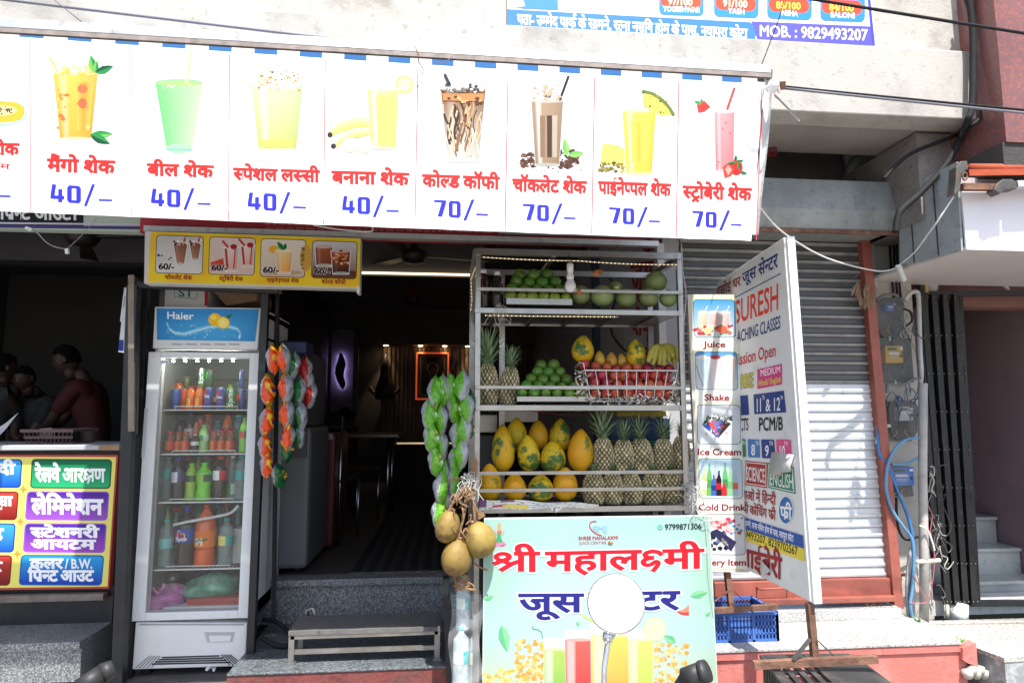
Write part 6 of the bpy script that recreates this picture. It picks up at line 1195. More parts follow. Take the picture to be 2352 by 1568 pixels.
# wood apples
BAEL = mat('wood_apple_rind', (.20, .25, .09), .45, 0, .2, 9, .1, 60, stain=(13, (.17, .14, .06), .6, .74), rnd=.12)
pr = None
for x, y, r, Y, lab in ((808, 375, 68, 3.12, 'green wood apple just right of the hanging bulb'), (955, 382, 78, 3.10, 'largest green wood apple on the upper shelf floor'), (1045, 325, 50, 3.28, 'green wood apple peeping out behind the others'), (1117, 398, 69, 3.10, 'green wood apple in the middle of the upper shelf row'), (1270, 392, 69, 3.10, 'green wood apple carrying the topmost one'), (1320, 287, 77, 3.15, 'big green wood apple perched on top of the others'), (1405, 397, 61, 3.09, 'speckled wood apple at the right end of the upper shelf')):
    px, py = B3(x, y); c = P(px, py, Y); s = pxs(Y, px) * .337 * r
    if pr is None: pr = fruit_proto('wood_apple', lab, .06, BAEL, 'wood apples on the upper shelf', 'wood apple', .95, .02); at(pr, c, (R.uniform(-.5, .5), R.uniform(-.5, .5), R.uniform(0, 6)), s / .06)
    else: dup(pr, c, lab, (R.uniform(-.6, .6), R.uniform(-.6, .6), R.uniform(0, 6)), s / .06)
# syrup bottles
for x0, y0, x1, y1, lab in ((100, 142, 190, 432, 'dark syrup bottle with white cap at the left post of the upper shelf'), (196, 154, 282, 430, 'dark syrup bottle with white cap next to the limes')):
    (xa, ya), (xb, yb) = B3(x0, y0), B3(x1, y1); Y = 3.14; s = pxs(Y, xa); r = (xb - xa) / 2 * s; h = (yb - ya) * s; c = P((xa + xb) / 2, yb, Y); c.z = ZS1
    t = T('syrup_bottle', lab, 'bottle', (0, 0, 0), 'syrup bottles on the upper shelf')
    b = MB(); b.lathe([(r * .9, 0), (r, .03 * h), (r, .66 * h), (r * .93, .74 * h), (r * .6, .83 * h), (r * .42, .88 * h), (r * .42, .92 * h)], 18); b.build('bottle_body', mat('dark_syrup', (.018, .010, .010), .2, 0, .1, 9), t)
    b = MB(); b.lathe([(r * .47, .90 * h), (r * .47, .995 * h), (0, h)], 14); b.build('bottle_cap', WHITEP, t); t.location = c
    def pj(x, y, l=0, c=c, r=r, Y=Y):
        q = P(x, y, Y); dx = max(-.97, min(.97, (q.x - c.x) / r)); return Vector((q.x, Y - r * math.sqrt(1 - dx * dx) - .001 - l, q.z))
    if x0 < 150: lx0, lx1, ly0, ly1, c1 = xa + .5, xa + 13, ya + 34, ya + 82, sr(120, 40, 40)
    else: lx0, lx1, ly0, ly1, c1 = xb - 6, xb - .5, ya + 34, ya + 76, sr(90, 85, 80)
    p = Print(pj, .0005); p.poly([(lx0, ly0), (lx1, ly0), (lx1, ly1), (lx0, ly1)], c1); p.poly([(lx0, ly0 + (ly1 - ly0) * .55), (lx1, ly0 + (ly1 - ly0) * .5), (lx1, ly1), (lx0, ly1)], sr(150, 130, 120)); blobs(p, 6, lx0 + 1, lx1 - 1, ly0 + 4, ly0 + 20, [sr(225, 220, 210), sr(200, 80, 50)], (1, 2.5), 3); p.out('paper_label', t)
# ------- papayas, mangoes
PAPM, t, bs = nodes('papaya_skin'); L = t.links.new; MATS['papaya_skin'] = PAPM
co = t.nodes.new('ShaderNodeTexCoord'); oi = t.nodes.new('ShaderNodeObjectInfo'); ad = t.nodes.new('ShaderNodeVectorMath'); ad.operation = 'ADD'; L(co.outputs['Object'], ad.inputs[0])
mm = t.nodes.new('ShaderNodeVectorMath'); mm.operation = 'SCALE'; mm.inputs[0].default_value = (7, 3, 5); L(oi.outputs['Random'], mm.inputs['Scale']); L(mm.outputs[0], ad.inputs[1])
n1 = t.nodes.new('ShaderNodeTexNoise'); n1.inputs['Scale'].default_value = 7; n1.inputs['Detail'].default_value = 5; n1.inputs['Roughness'].default_value = .62; L(ad.outputs[0], n1.inputs['Vector'])
n2 = t.nodes.new('ShaderNodeTexNoise'); n2.inputs['Scale'].default_value = 34; n2.inputs['Detail'].default_value = 4; L(ad.outputs[0], n2.inputs['Vector'])
sm = t.nodes.new('ShaderNodeMath'); sm.operation = 'MULTIPLY_ADD'; L(n2.outputs['Fac'], sm.inputs[0]); sm.inputs[1].default_value = .3; sh_ = t.nodes.new('ShaderNodeMath'); sh_.operation = 'MULTIPLY_ADD'; L(oi.outputs['Random'], sh_.inputs[0]); sh_.inputs[1].default_value = .11; L(n1.outputs['Fac'], sh_.inputs[2]); L(sh_.outputs[0], sm.inputs[2])
r1 = t.nodes.new('ShaderNodeValToRGB'); L(sm.outputs[0], r1.inputs[0]); e = r1.color_ramp.elements; e[0].position = .0; e[0].color = (.62, .24, .006, 1); e[1].position = .57; e[1].color = (.70, .34, .008, 1)
k = e.new(.76); k.color = (.62, .38, .014, 1); k = e.new(.81); k.color = (.20, .21, .03, 1); k = e.new(.86); k.color = (.06, .125, .025, 1)
h = t.nodes.new('ShaderNodeHueSaturation'); mr = t.nodes.new('ShaderNodeMapRange'); L(oi.outputs['Random'], mr.inputs[0]); mr.inputs[3].default_value = .485; mr.inputs[4].default_value = .515; L(mr.outputs[0], h.inputs['Hue']); L(r1.outputs[0], h.inputs['Color'])
n3 = t.nodes.new('ShaderNodeTexNoise'); n3.inputs['Scale'].default_value = 55; n3.inputs['Detail'].default_value = 6; n3.inputs['Roughness'].default_value = .7; L(ad.outputs[0], n3.inputs['Vector'])
r3 = t.nodes.new('ShaderNodeValToRGB'); L(n3.outputs['Fac'], r3.inputs[0]); r3.color_ramp.elements[0].position = .60; r3.color_ramp.elements[1].position = .70
mx = t.nodes.new('ShaderNodeMix'); mx.data_type = 'RGBA'; L(r3.outputs[0], mx.inputs[0]); L(h.outputs[0], mx.inputs[6]); mx.inputs[7].default_value = (.12, .07, .02, 1)
L(mx.outputs[2], bs.inputs['Base Color']); bs.inputs['Roughness'].default_value = .42; bs.inputs['Specular IOR Level'].default_value = .3
MANG = mat('mango_skin', (.50, .28, .035), .4, 0, .15, 8, stain=(12, (.30, .22, .05), .58, .75), rnd=.1)
def pearfn(k, nip):
    def fn(d, q):
        s = 1 - k * d.z * .5 - .06 * max(0, d.z) ** 2
        z = q.z + nip * max(0, d.z) ** 14
        return Vector((q.x * s * (1 + .02 * math.cos(5 * math.atan2(d.y, d.x))), q.y * s, z))
    return fn
pp = {}
def papaya(x, y, rx, ry, f, Y, lab, kind='papaya', base=None, tilt=0, m=None, up=1):
    k_ = .337 if f is B3 else .3592; px, py = f(x, y); s = pxs(Y, px) * k_; c = P(px, py, Y)
    key = kind
    sc = (rx * s / .06, rx * s * .95 / .06, ry * s / .1); rot = (R.uniform(-.08, .08) + (math.pi if up < 0 else 0), tilt + R.uniform(-.05, .05), R.uniform(0, 6.28)) if kind == 'papaya' else (0, tilt, R.uniform(0, 6))
    if key not in pp:
        t = T(kind, lab, kind, (0, 0, 0), 'papayas and mangoes on the stall'); b = MB(); b.ell((0, 0, 0), (.06, .06, .1), 24, 18, fn=pearfn(.30 if kind == 'papaya' else .35, .006)); b.build('skin', m or PAPM, t)
        b = MB(); b.lathe([(.010, .096), (.008, .104), (.0, .106)], 8); b.build('stem_end', mat('stem_brown'), t); pp[key] = t; at(t, c, rot, sc)
    else: t = dup(pp[key], c, lab, rot, sc)
    return t
PL = [(823, 745, 75, 92, B3, 3.18, 'big orange papaya standing behind the left end of the pomegranate basket', 0), (1185, 775, 67, 94, B3, 3.18, 'speckled papaya standing behind the pomegranates beside the bananas', 0)]
PL += [(370, 1330, 73, 112, B3, 3.30, 'greenish papaya at the back left of the bottom shelf', 0), (520, 1330, 70, 97, B3, 3.30, 'papaya at the back in the middle of the bottom shelf', 0), (668, 1330, 77, 107, B3, 3.29, 'orange papaya at the back right of the bottom shelf', 0),
 (280, 1420, 82, 152, B3, 3.20, 'tallest papaya, upright at the left of the bottom shelf', 0), (453, 1455, 75, 118, B3, 3.18, 'orange yellow papaya second in the front upright row', 0), (618, 1482, 87, 106, B3, 3.18, 'short round papaya with pointed top in the front upright row', 0), (806, 1437, 87, 139, B3, 3.18, 'large papaya next to the pineapples', 0)]
PL += [(178, 290, 76, 118, C3, 3.12, 'green tinged papaya low at the left behind the guard rails', 0), (338, 318, 74, 84, C3, 3.11, 'papaya low behind the rails, second from the left', 0), (503, 322, 84, 82, C3, 3.11, 'orange papaya low behind the rails, third from the left', 0), (660, 300, 78, 103, C3, 3.11, 'papaya low behind the rails, nearest the pineapples', 0)]
for x, y, rx, ry, f, Y, lab, tl_ in PL: papaya(x, y, rx, ry, f, Y, lab, tilt=R.uniform(-.08, .08))
for x, y, rx, ry, lab in ((937, 810, 38, 53, 'yellow mango standing leftmost behind the pomegranates'), (1017, 818, 40, 51, 'yellow mango in the middle of the three'), (1088, 822, 34, 46, 'small yellow mango rightmost of the three')): papaya(x, y, rx, ry, B3, 3.19, lab, 'mango', m=MANG, tilt=R.uniform(-.15, .15))
# ------- pineapples
def pineapple_mesh():
    body, crown = MB(), MB(); nu, nv = 13, 11; H, Rr = .17, .052
    eye, seam, dk = sr(214, 196, 152), sr(26, 30, 20), sr(44, 50, 32)
    def prof(v): return Rr * (math.sin(math.pi * min(1, .10 + v * .86)) ** .42) * (1.02 - .14 * v)
    def pt(a, v, l): r = prof(v) + l; return Vector((r * math.cos(a), r * math.sin(a), v * H))
    q = random.Random(9)
    for j in range(nv + 1):
        for i in range(nu):
            a = 2 * math.pi * (i + .5 * (j % 2)) / nu; v = j / nv; da = 2 * math.pi / nu * .5; dv = 1 / nv
            qd = [pt(a - da, v, 0), pt(a, max(0, v - dv), 0), pt(a + da, v, 0), pt(a, min(1, v + dv), 0)]
            mid = [pt(a - da * .66, v, .005), pt(a, max(0, v - dv * .66), .005), pt(a + da * .66, v, .005), pt(a, min(1, v + dv * .66), .005)]
            tip = pt(a, min(1, v + .012), .012); c1 = mixc(eye, sr(150, 146, 104), q.random()); c2 = mixc(sr(226, 210, 172), sr(170, 140, 96), q.random())
            cols = []; fsx = []; o = qd + mid + [tip]
            for k in range(4): fsx.append((k, (k + 1) % 4, 4 + (k + 1) % 4, 4 + k)); cols.append((seam, seam, mixc(c1, dk, .35), mixc(c1, dk, .35)))
            for k in range(4): fsx.append((4 + k, 4 + (k + 1) % 4, 8)); cols.append((c1, c1, c2))
            body.add(o, fsx, cols, 0, True)
    for k in range(58):
        t = k / 58; a = k * 2.399; ln = .05 + .10 * (t ** .7) * q.uniform(.8, 1.1) if t < .9 else .13 * q.uniform(.85, 1.1); lean = 1.45 * (1 - t) ** .7 + .10; w0 = .0115 * (1.25 - .5 * t)
        d0 = Vector((math.cos(a), math.sin(a), 0)); sd = Vector((-math.sin(a), math.cos(a), 0)); base = Vector((0, 0, H * .975 + t * .022)) + d0 * .014 * (1 - t); pts = []; p0 = base; ang = lean * .5
        g1, g2 = mixc(sr(70, 100, 72), sr(124, 148, 110), q.random()), mixc(sr(110, 134, 104), sr(160, 172, 132), q.random()); pv = None; n = 5
        for s_ in range(n + 1):
            u = s_ / n; w_ = w0 * (1 - u) ** .7 + .0002; pts.append((p0 - sd * w_ + d0 * .002, p0 - d0 * .0015, p0 + sd * w_ + d0 * .002)); dirv = d0 * math.sin(ang) + Vector((0, 0, math.cos(ang))); p0 = p0 + dirv * ln / n; ang += lean * .16
        for s_ in range(n):
            A, B = pts[s_], pts[s_ + 1]; crown.add([A[0], A[1], A[2], B[0], B[1], B[2]], [(0, 1, 4, 3), (1, 2, 5, 4)], mixc(g1, g2, s_ / n), 0, True)
    return body, crown, H
_bd, _cr, PH = pineapple_mesh(); PROT = None
PINM = attr_mat('pineapple_rind', .6, .3, .38, 26); CRM = attr_mat('pineapple_leaf', .5, .3, .3, 22)
def pineapple(x, ytop, ybody, ybase, rx, f, Y, lab, base=None, crown=True):
    """pixel heights of crown tip, shoulder and base"""
    global PROT
    k_ = .337 if f is B3 else .3592; px, pb = f(x, ybase); s = pxs(Y, px) * k_; c = P(px, pb, Y); hb = (ybase - ybody) * s
    if base is not None: c.z = base
    if PROT is None:
        PROT = T('pineapple', lab, 'pineapple', (0, 0, 0), 'pineapples on the stall'); _bd.build('rind', PINM, PROT); _cr.build('leaf_crown', CRM, PROT, fixn=False); t = PROT
    else: t = dup(PROT, c, lab)
    at(t, c, (R.uniform(-.07, .07), R.uniform(-.10, .10), R.uniform(0, 6.28)), (rx * s / .052 * R.uniform(.93, 1.07), rx * s / .052, hb / PH * R.uniform(.95, 1.04)))
    cr = [o for o in t.children if o.name.startswith('leaf_crown')][0]; hc = (ybody - ytop) * s / .14; cr.scale = (1, 1, 1)
    want = max(.35, (ybody - ytop) * s / (.125)); kz = want / (hb / PH); kx = want / (rx * s / .052)
    cr.matrix_parent_inverse = Matrix.Identity(4); cr.scale = (kx * .85, kx * .85, kz); cr.location = (0, 0, PH * .985 * (1 - kz)); cr.rotation_euler = (0, 0, R.uniform(0, 6)); return t
pineapple(182, 610, 835, 1105, 70, B3, 3.17, 'pineapple with tall crown at the left of the middle shelf', ZS2)
pineapple(320, 698, 835, 1105, 62, B3, 3.17, 'pineapple with short crown second on the middle shelf', ZS2)
UP = [(905, (1160), (10, 210), 'upper pineapple with the tallest crown next to the papayas'), (1030, 1230, (5, 215), 'upper pineapple second from the papayas on the bottom shelf'), (1158, 1210, (5, 212), 'upper pineapple in the middle of the bottom shelf group'), (1282, 1218, (5, 210), 'upper pineapple fourth from the papayas on the bottom shelf'), (1396, 1268, (0, 205), 'upper pineapple with small crown at the right post')]
for (x, ct_, (yb_, ye), lab), rx in zip(UP, (62, 62, 65, 58, 52)):
    ctc = (551.2 + ct_ * .337 - 1004.9) / .3592
    pineapple(x, ctc, yb_ + 8, ye, rx, C3, 3.17, lab)
for x, lab in ((845, 'crownless looking pineapple low behind the rails next to the papayas'), (965, 'low pineapple second from the papayas behind the rails'), (1093, 'low pineapple third from the papayas behind the rails'), (1218, 'low pineapple fourth from the papayas behind the rails'), (1350, 'low pineapple at the right end behind the rails')):
    pineapple(x, 190, 228, 418, 62, C3, 3.13, lab, ZS3)
# ------- bananas
bn_ = T('banana_bunch', 'bunch of yellow green bananas at the right end of the pomegranate basket', 'bananas', P(*B3(1380, 800), 3.14))
cx = P(*B3(1340, 740), 3.20); q = random.Random(2)
BANM = mat('banana_skin', (.42, .36, .055), .45, 0, .12, 10, stain=(16, (.20, .24, .05), .52, .7), rnd=.06)
tips = [(1268, 830), (1300, 850), (1335, 838), (1375, 855), (1412, 835), (1450, 850), (1480, 820), (1345, 850), (1395, 830), (1440, 800), (1300, 815)]
for k, (x, y) in enumerate(tips):
    e_ = P(*B3(x, y), 3.10 + .015 * (k % 3)); m_ = (cx + e_) / 2 + Vector(((e_.x - cx.x) * .25 + .01, -.02, .022 - .0 * k)); b = MB(); pts = smooth_path([cx + Vector((R.uniform(-.008, .008), 0, 0)), cx.lerp(m_, .55) + Vector((0, -.01, .012)), m_, m_.lerp(e_, .6) + Vector((.0, 0, .002)), e_], 4); n = len(pts)
    b.tube(pts, [.005 + .0125 * math.sin(math.pi * min(1, i / (n - 1) * .86 + .1)) ** .7 for i in range(n)], 6); b.build('banana', BANM, bn_)
b = MB(); b.tube([cx + Vector((-.005, .01, .03)), cx + Vector((0, 0, .008)), cx + Vector((.004, -.004, -.005))], [.012, .016, .02], 8); b.build('stalk', mat('banana_stalk', (.16, .17, .06), .7), bn_)
# ------- basket of pomegranates
WIREM = mat('white_coated_wire', (.80, .80, .80), .4, 0, .1, 30)
bk = T('wire_basket', 'white wire basket heaped with red pomegranates on the middle shelf', 'basket', P(*B3(1150, 1095), 3.1))
yf, yb2 = 3.062, 3.30; a_, c_ = P(*B3(838, 887), yf), P(*B3(1470, 890), yf); d_, e_ = P(*B3(880, 1098), yf), P(*B3(1425, 1098), yf)
def wz(u, v): return (a_.lerp(c_, u)).lerp(d_.lerp(e_, u), v)
b = MB(); bx_ = Vector((0, yb2 - yf, 0))
b.tube([P(*B3(765, 875), 3.2), P(*B3(800, 835), 3.12), P(*B3(828, 840), yf), a_, c_, P(*B3(1470, 838), yf), P(*B3(1497, 836), 3.12)], .0032, 6); b.tube([a_ + bx_, c_ + bx_], .003, 6); b.tube([a_, a_ + bx_], .003, 6); b.tube([c_, c_ + bx_], .003, 6); b.build('rim', WIREM, bk)
b = MB()
for k in range(10): u = .0 + k / 9; b.tube([wz(u, 0), wz(u, 1), wz(u, 1) + bx_ * .95, wz(u, 0) + bx_], .002, 5)
for v in (.5, 1): b.tube([wz(0, v), wz(1, v)], .002, 5); b.tube([wz(0, v) + bx_, wz(1, v) + bx_], .002, 5); b.tube([wz(0, v), wz(0, v) + bx_], .002, 5); b.tube([wz(1, v), wz(1, v) + bx_], .002, 5)
b.build('wire_sides', WIREM, bk)
POM = mat('pomegranate_skin', (.42, .035, .030), .35, 0, .25, 12, .08, 90, stain=(16, (.50, .13, .06), .55, .75), rnd=.22)
pr = None
PRW = [('bottom row', [(910, 1050), (980, 1045), (1045, 1050), (1130, 1045), (1200, 1052), (1270, 1055), (1335, 1056), (1400, 1062)], 3.10), ('second row from below', [(905, 970), (985, 975), (1060, 985), (1130, 980), (1203, 990), (1275, 985), (1340, 985), (1405, 1000)], 3.10), ('third row from below', [(875, 912), (955, 915), (1040, 920), (1105, 925), (1172, 928), (1245, 920), (1315, 918), (1385, 935)], 3.10), ('top layer', [(830, 848), (912, 862), (985, 865), (1050, 882), (1120, 875), (1195, 872), (1270, 880), (1345, 882), (1412, 880)], 3.16), ('hidden back layer', [(945, 950), (1030, 955), (1120, 950), (1210, 955), (1290, 955), (1370, 960)], 3.2)]
for rn, row, Y in PRW:
    for k, (x, y) in enumerate(row):
        px, py = B3(x, y); c = P(px, py, Y + R.uniform(-.006, .006)); s = pxs(Y, px) * .337 * R.uniform(34, 41); lab = f'red pomegranate, {ORD[k]} from left, {rn} of the wire basket'
        if pr is None:
            pr = T('pomegranate', lab, 'pomegranate', (0, 0, 0), 'pomegranates in the wire basket'); b = MB(); b.ell((0, 0, 0), (.04, .04, .037), 16, 11, fn=lambda d, q: q * (1 + .025 * math.cos(6 * math.atan2(d.y, d.x)) * (1 - d.z * d.z))); b.build('rind', POM, pr)
            b = MB(); b.lathe([(.008, .034), (.009, .042), (.014, .050), (.010, .046), (.004, .040)], 8); b.build('calyx', mat('dry_calyx', (.30, .10, .05), .7), pr); at(pr, c, (R.uniform(-2.6, 2.6), R.uniform(-.8, .8), R.uniform(0, 6)), s / .04)
        else: dup(pr, c, lab, (R.uniform(-2.6, 2.6), R.uniform(-.8, .8), R.uniform(0, 6)), s / .04)
b = MB(); q = random.Random(12)
for k in range(520):
    z_ = q.random()
    if z_ < .62: x, y = q.uniform(860, 1490), q.gauss(1085, 14)
    elif z_ < .82: x, y = q.uniform(775, 860), q.uniform(890, 1080)
    else: x, y = q.uniform(1425, 1490), q.uniform(940, 1100)
    c = P(*B3(x, min(y, 1108)), q.uniform(3.055, 3.11)); a = q.uniform(0, 6.28); d = Vector((math.cos(a), q.uniform(-.5, .5), math.sin(a))) * q.uniform(.008, .026); s_ = Vector((-math.sin(a), q.uniform(-.6, .6), math.cos(a))) * .0035; bend = Vector((0, -.006, q.uniform(-.008, .004)))
    cl = q.choice([sr(205, 200, 185), sr(150, 145, 135), sr(90, 85, 78), sr(170, 150, 120), sr(225, 222, 212)]); b.add([c - s_, c + s_, c + d * .5 + s_ + bend, c + d * .5 - s_ + bend, c + d + s_ * .6, c + d - s_ * .6], [(0, 1, 2, 3), (3, 2, 4, 5)], cl)
o = b.build('paper_shavings', attr_mat('shredded_paper', .85, .2, .1, 60), fixn=False); struct(o, 'stuff'); o['label'] = 'grey shredded paper packed round the pomegranate basket'
# hanging charm of chillies, flowers
cm = T('chilli_charm', 'withered chilli and marigold charm hanging from the stall top', 'charm', P(*B3(915, 225), 3.02))
b = MB(); b.tube([P(*B3(935, 120), 3.05), P(*B3(925, 170), 3.03), P(*B3(918, 205), 3.02)], .0012, 4); b.build('thread', RUBBER, cm)
b = MB(); q = random.Random(8)
for k in range(11): a = q.uniform(-1.3, 1.3); c = P(*B3(918, 205), 3.02); e_ = c + Vector((math.sin(a) * .035, q.uniform(-.01, .01), -math.cos(a) * .035 - .002)); b.tube(smooth_path([c, c.lerp(e_, .5) + Vector((math.sin(a) * .008, 0, .004)), e_], 3), [.003, .0032, .003, .0028, .0022, .0015, .0006], 5, col=q.choice([sr(110, 125, 50), sr(140, 130, 60), sr(190, 90, 30)]))
b.ell(P(*B3(916, 225), 3.01), (.012, .01, .016), 8, 6, col=sr(200, 95, 30)); b.build('chillies', PAINT, cm)
b = MB(); b.ell(P(*B3(800, 352), 3.03), (.010, .006, .014), 8, 6, fn=lambda d, q: q * (1 + .3 * math.sin(6 * d.x + 9 * d.z))); tag(b.build('marigold', mat('orange_petals', (.50, .13, .02), .7, 0, .3, 60)), 'single orange marigold tucked behind the upper rail beside the bulb', 'flower')
# newspaper
npm_ = attr_mat('newsprint', .85, .2, .08, 14)
npq = T('newspaper', 'folded newspaper lining the front of the bottom shelf under the papayas', 'newspaper', P(1300, 1150, 3.04)); q = random.Random(6)
b = MB()
def nf(u, v): x, y = C3(105 + 770 * u, 392 + 30 * u + (75 - 55 * u) * v + 5 * math.sin(u * 14 + v * 2)); return P(x, y, 3.035 - .006 * math.sin(u * 9 + v * 3) - .004 * v)
b.grid(nf, 60, 8, colf=lambda u, v: sr(210, 190, 90) if .2 < u < .42 and .5 < v < .85 else sr(170, 70, 110) if .12 < u < .22 and .45 < v < .8 else sr(110, 80, 120) if u < .07 and v < .6 else sr(120, 100, 105) if .18 < u < .3 and v < .2 else (sr(215, 215, 208), sr(188, 188, 184))[int(v * 8) % 2] if q.random() < .9 else sr(150, 150, 148))
b.build('front_sheet', npm_, npq, fixn=False, solid=.001)
b = MB(); b.grid(lambda u, v: P(*C3(555 + 85 * u, 440 + 40 * v * (1 - abs(u - .5) * 1.6)), 3.028), 6, 4, colf=lambda u, v: sr(210, 210, 206) if q.random() < .7 else sr(130, 130, 130)); b.build('folded_corner', npm_, npq, fixn=False)
# ------- things behind on the bottom shelf and beyond
def pbox(x0, y0, x1, y1, f, Y, d, m, name, lab, cat, bev=.003):
    X0, X1, Z0, Z1 = rect(*f(x0, y0), *f(x1, y1), Y); b = MB(); b.box((X0, Y, Z0), (X1, Y + d, Z1)); return tag(b.build(name, m, bevel=bev), lab, cat)
pbox(1015, 1215, 1418, 1360, B3, 3.44, .05, mat('blue_carton', (.02, .07, .22), .5), 'carton', 'blue carton behind the upper pineapples', 'carton')
pbox(1085, 1362, 1420, 1560, B3, 3.42, .05, mat('green_carton', (.015, .17, .11), .5), 'carton', 'green carton below the blue one behind the pineapples', 'carton')
pbox(945, 1152, 1228, 1178, B3, 3.50, .06, mat('yellow_tray', (.36, .28, .03), .5), 'tray', 'thin yellow tray edge under the middle shelf', 'tray'); pbox(1058, 1165, 1392, 1200, B3, 3.42, .06, mat('yellow_tub', (.50, .38, .04), .45), 'tub', 'yellow plastic tub hanging under the middle shelf', 'tub')
pbox(85, 1190, 240, 1310, B3, 3.7, .4, STEEL, 'steel_cabinet', 'steel counter cabinet with slots behind the stall', 'cabinet')
pbox(60, 1330, 235, 1560, B3, 3.72, .4, mat('dark_grey_front', (.05, .05, .055), .5), 'cooler', 'dark grey cooler below the steel counter cabinet', 'cooler')
pbox(275, 1140, 520, 1240, B3, 3.8, .3, STEEL, 'steel_sink', 'steel pan on the counter behind the papayas', 'pan')
pipe('cord', smooth_path([P(*B3(330, 1140), 3.5), P(*B3(560, 1175), 3.46), P(*B3(760, 1195), 3.42), P(*B3(1000, 1180), 3.4)], 5), .0025, mat('red_cord', (.35, .04, .03), .7), 'thin red cord sagging below the middle shelf', 'cord', 5)
# strings and ties at the posts
TWM = mat('white_twine', (.60, .59, .56), .8)
def tangle(px, py, Y, n, w_, h_, lab, seed, r=.0014):
    q = random.Random(seed); b = MB()
    for k in range(n):
        c = P(px + q.uniform(-w_, w_), py + q.uniform(-h_, h_) * .5, Y - q.uniform(0, .02)); pts = [c]
        for i in range(4): pts.append(pts[-1] + Vector((q.uniform(-.03, .03), q.uniform(-.01, .01), q.uniform(-.045, .02))))
        b.tube(smooth_path(pts, 3), r, 4, cap=False)
    return tag(b.build('twine', TWM, fixn=False), lab, 'twine')
tangle(1598, 1122, 3.01, 26, 12, 30, 'white plastic twine knotted round the right stall post and menu sign', 3); tangle(1600, 1155, 3.0, 8, 6, 20, 'loose white twine trailing below the knot on the right stall post', 8)
pipe('twine', smooth_path([P(1600, 1130, 3.0), P(1618, 1180, 2.99), P(1625, 1250, 2.99), P(1630, 1310, 2.98), P(1642, 1400, 2.98)], 5), .0015, TWM, 'single white twine hanging down beside the shop poster', 'twine', 4)
pipe('cord', smooth_path([P(1565, 560, 3.0), P(1568, 620, 3.0), P(1576, 680, 3.0), P(1570, 760, 3.0), P(1574, 900, 3.0), P(1581, 1100, 3.0)], 5), .003, mat('grey_rope', (.42, .40, .38), .8), 'thin grey rope running down the right stall post', 'cord', 6)
tangle(1152, 712, 3.03, 7, 4, 14, 'white twine tied round the upper shelf at the left', 5, .001)
# ------- coconuts
co_ = T('coconut_bunch', 'bunch of three yellow brown tender coconuts hanging at the left stall post', 'coconuts', P(1060, 1150, 2.98))
COCM = mat('coconut_husk', (.26, .175, .04), .6, 0, .22, 7, .15, 40, stain=(9, (.12, .06, .025), .53, .66), rnd=.1, grime=.4)
D2 = lambda x, y: (588 + x * .3592, 1004.9 + y * .3592)
for x, y, rx, ry, rot in ((1225, 565, 77, 103, .25), (1430, 650, 98, 112, -.35), (1282, 762, 97, 115, .15)):
    px, py = D2(x, y); Y = 2.94; c = P(px, py, Y); s = pxs(Y, px) * .3592; b = MB(); M = Matrix.Rotation(rot, 3, 'Y')
    b.ell(c, (rx * s, rx * s, ry * s), 22, 15, fn=lambda d, q: Vector((q.x * (1 - .10 * d.z) * (1 + .03 * math.cos(3 * math.atan2(d.y, d.x))), q.y * (1 - .1 * d.z) * (1 + .03 * math.cos(3 * math.atan2(d.y, d.x))), q.z)), M=M); o = b.build('coconut', COCM, co_)
    b = MB(); tp = c + M @ Vector((0, 0, ry * s)); b.lathe([(.018, -.004), (.016, .006), (.008, .01), (0, .01)], 8, Matrix.Translation(tp)); b.build('cap', mat('dry_stem', (.24, .14, .07), .85, 0, .3, 40, .3, 80), o)
b = MB(); q = random.Random(14); k0 = P(*D2(1360, 300), 2.97)
for tgt in ((1225, 480), (1400, 545), (1290, 660), (1330, 420), (1420, 480)):
    b.tube(smooth_path([k0, k0.lerp(P(*D2(*tgt), 2.92), .5) + Vector((q.uniform(-.015, .015), -.01, 0)), P(*D2(*tgt), 2.93)], 4), [.009, .009, .008, .008, .007, .007, .006, .006, .005], 6)
for k in range(26): c = P(*D2(q.uniform(1250, 1400), q.uniform(300, 600)), q.uniform(2.90, 2.95)); b.tube(smooth_path([c, c + Vector((q.uniform(-.02, .02), q.uniform(-.015, .01), -.02)), c + Vector((q.uniform(-.03, .03), 0, -.045))], 3), [.004, .0045, .004, .003, .003, .004, .002], 5)
for k in range(9): c = P(*D2(1285 + q.uniform(-10, 60), 870), 2.95); b.tube(smooth_path([c, c + Vector((q.uniform(-.02, .02), 0, -.025)), c + Vector((q.uniform(-.04, .04), 0, -.05)), c + Vector((q.uniform(-.05, .05), 0, -.07))], 3), [.004] * 9 + [.005], 5)
b.tube(smooth_path([P(*D2(1380, 790), 2.96), P(*D2(1440, 830), 2.95), P(*D2(1500, 850), 2.94)], 3), [.006, .005, .005, .004, .004, .003, .003], 5)
b.prism([P(*D2(x, y), 2.96) for x, y in ((1395, 105), (1420, 165), (1410, 250), (1385, 270), (1370, 220))], (0, .006, 0)); b.prism([P(*D2(x, y), 2.95) for x, y in ((1230, 262), (1330, 255), (1330, 268), (1232, 275))], (0, .008, 0)); b.prism([P(*D2(x, y), 2.95) for x, y in ((1375, 400), (1395, 385), (1400, 440), (1385, 470))], (0, .004, 0)); b.prism([P(*D2(x, y), 2.94) for x, y in ((1405, 480), (1440, 470), (1466, 498), (1430, 522), (1404, 510))], (0, .03, 0))
b.build('dry_stems', mat('dry_stem'), co_)
b = MB()
for k in range(30):
    c = P(*D2(1360 + q.uniform(-40, 50), 250 + q.uniform(-30, 30)), 2.94); pts = [c]
    for i in range(4): pts.append(pts[-1] + Vector((q.uniform(-.025, .025), q.uniform(-.008, .008), q.uniform(-.05, .015))))
    b.tube(smooth_path(pts, 3), .0014, 4, cap=False)
b.build('twine_knot', TWM, co_, fixn=False)
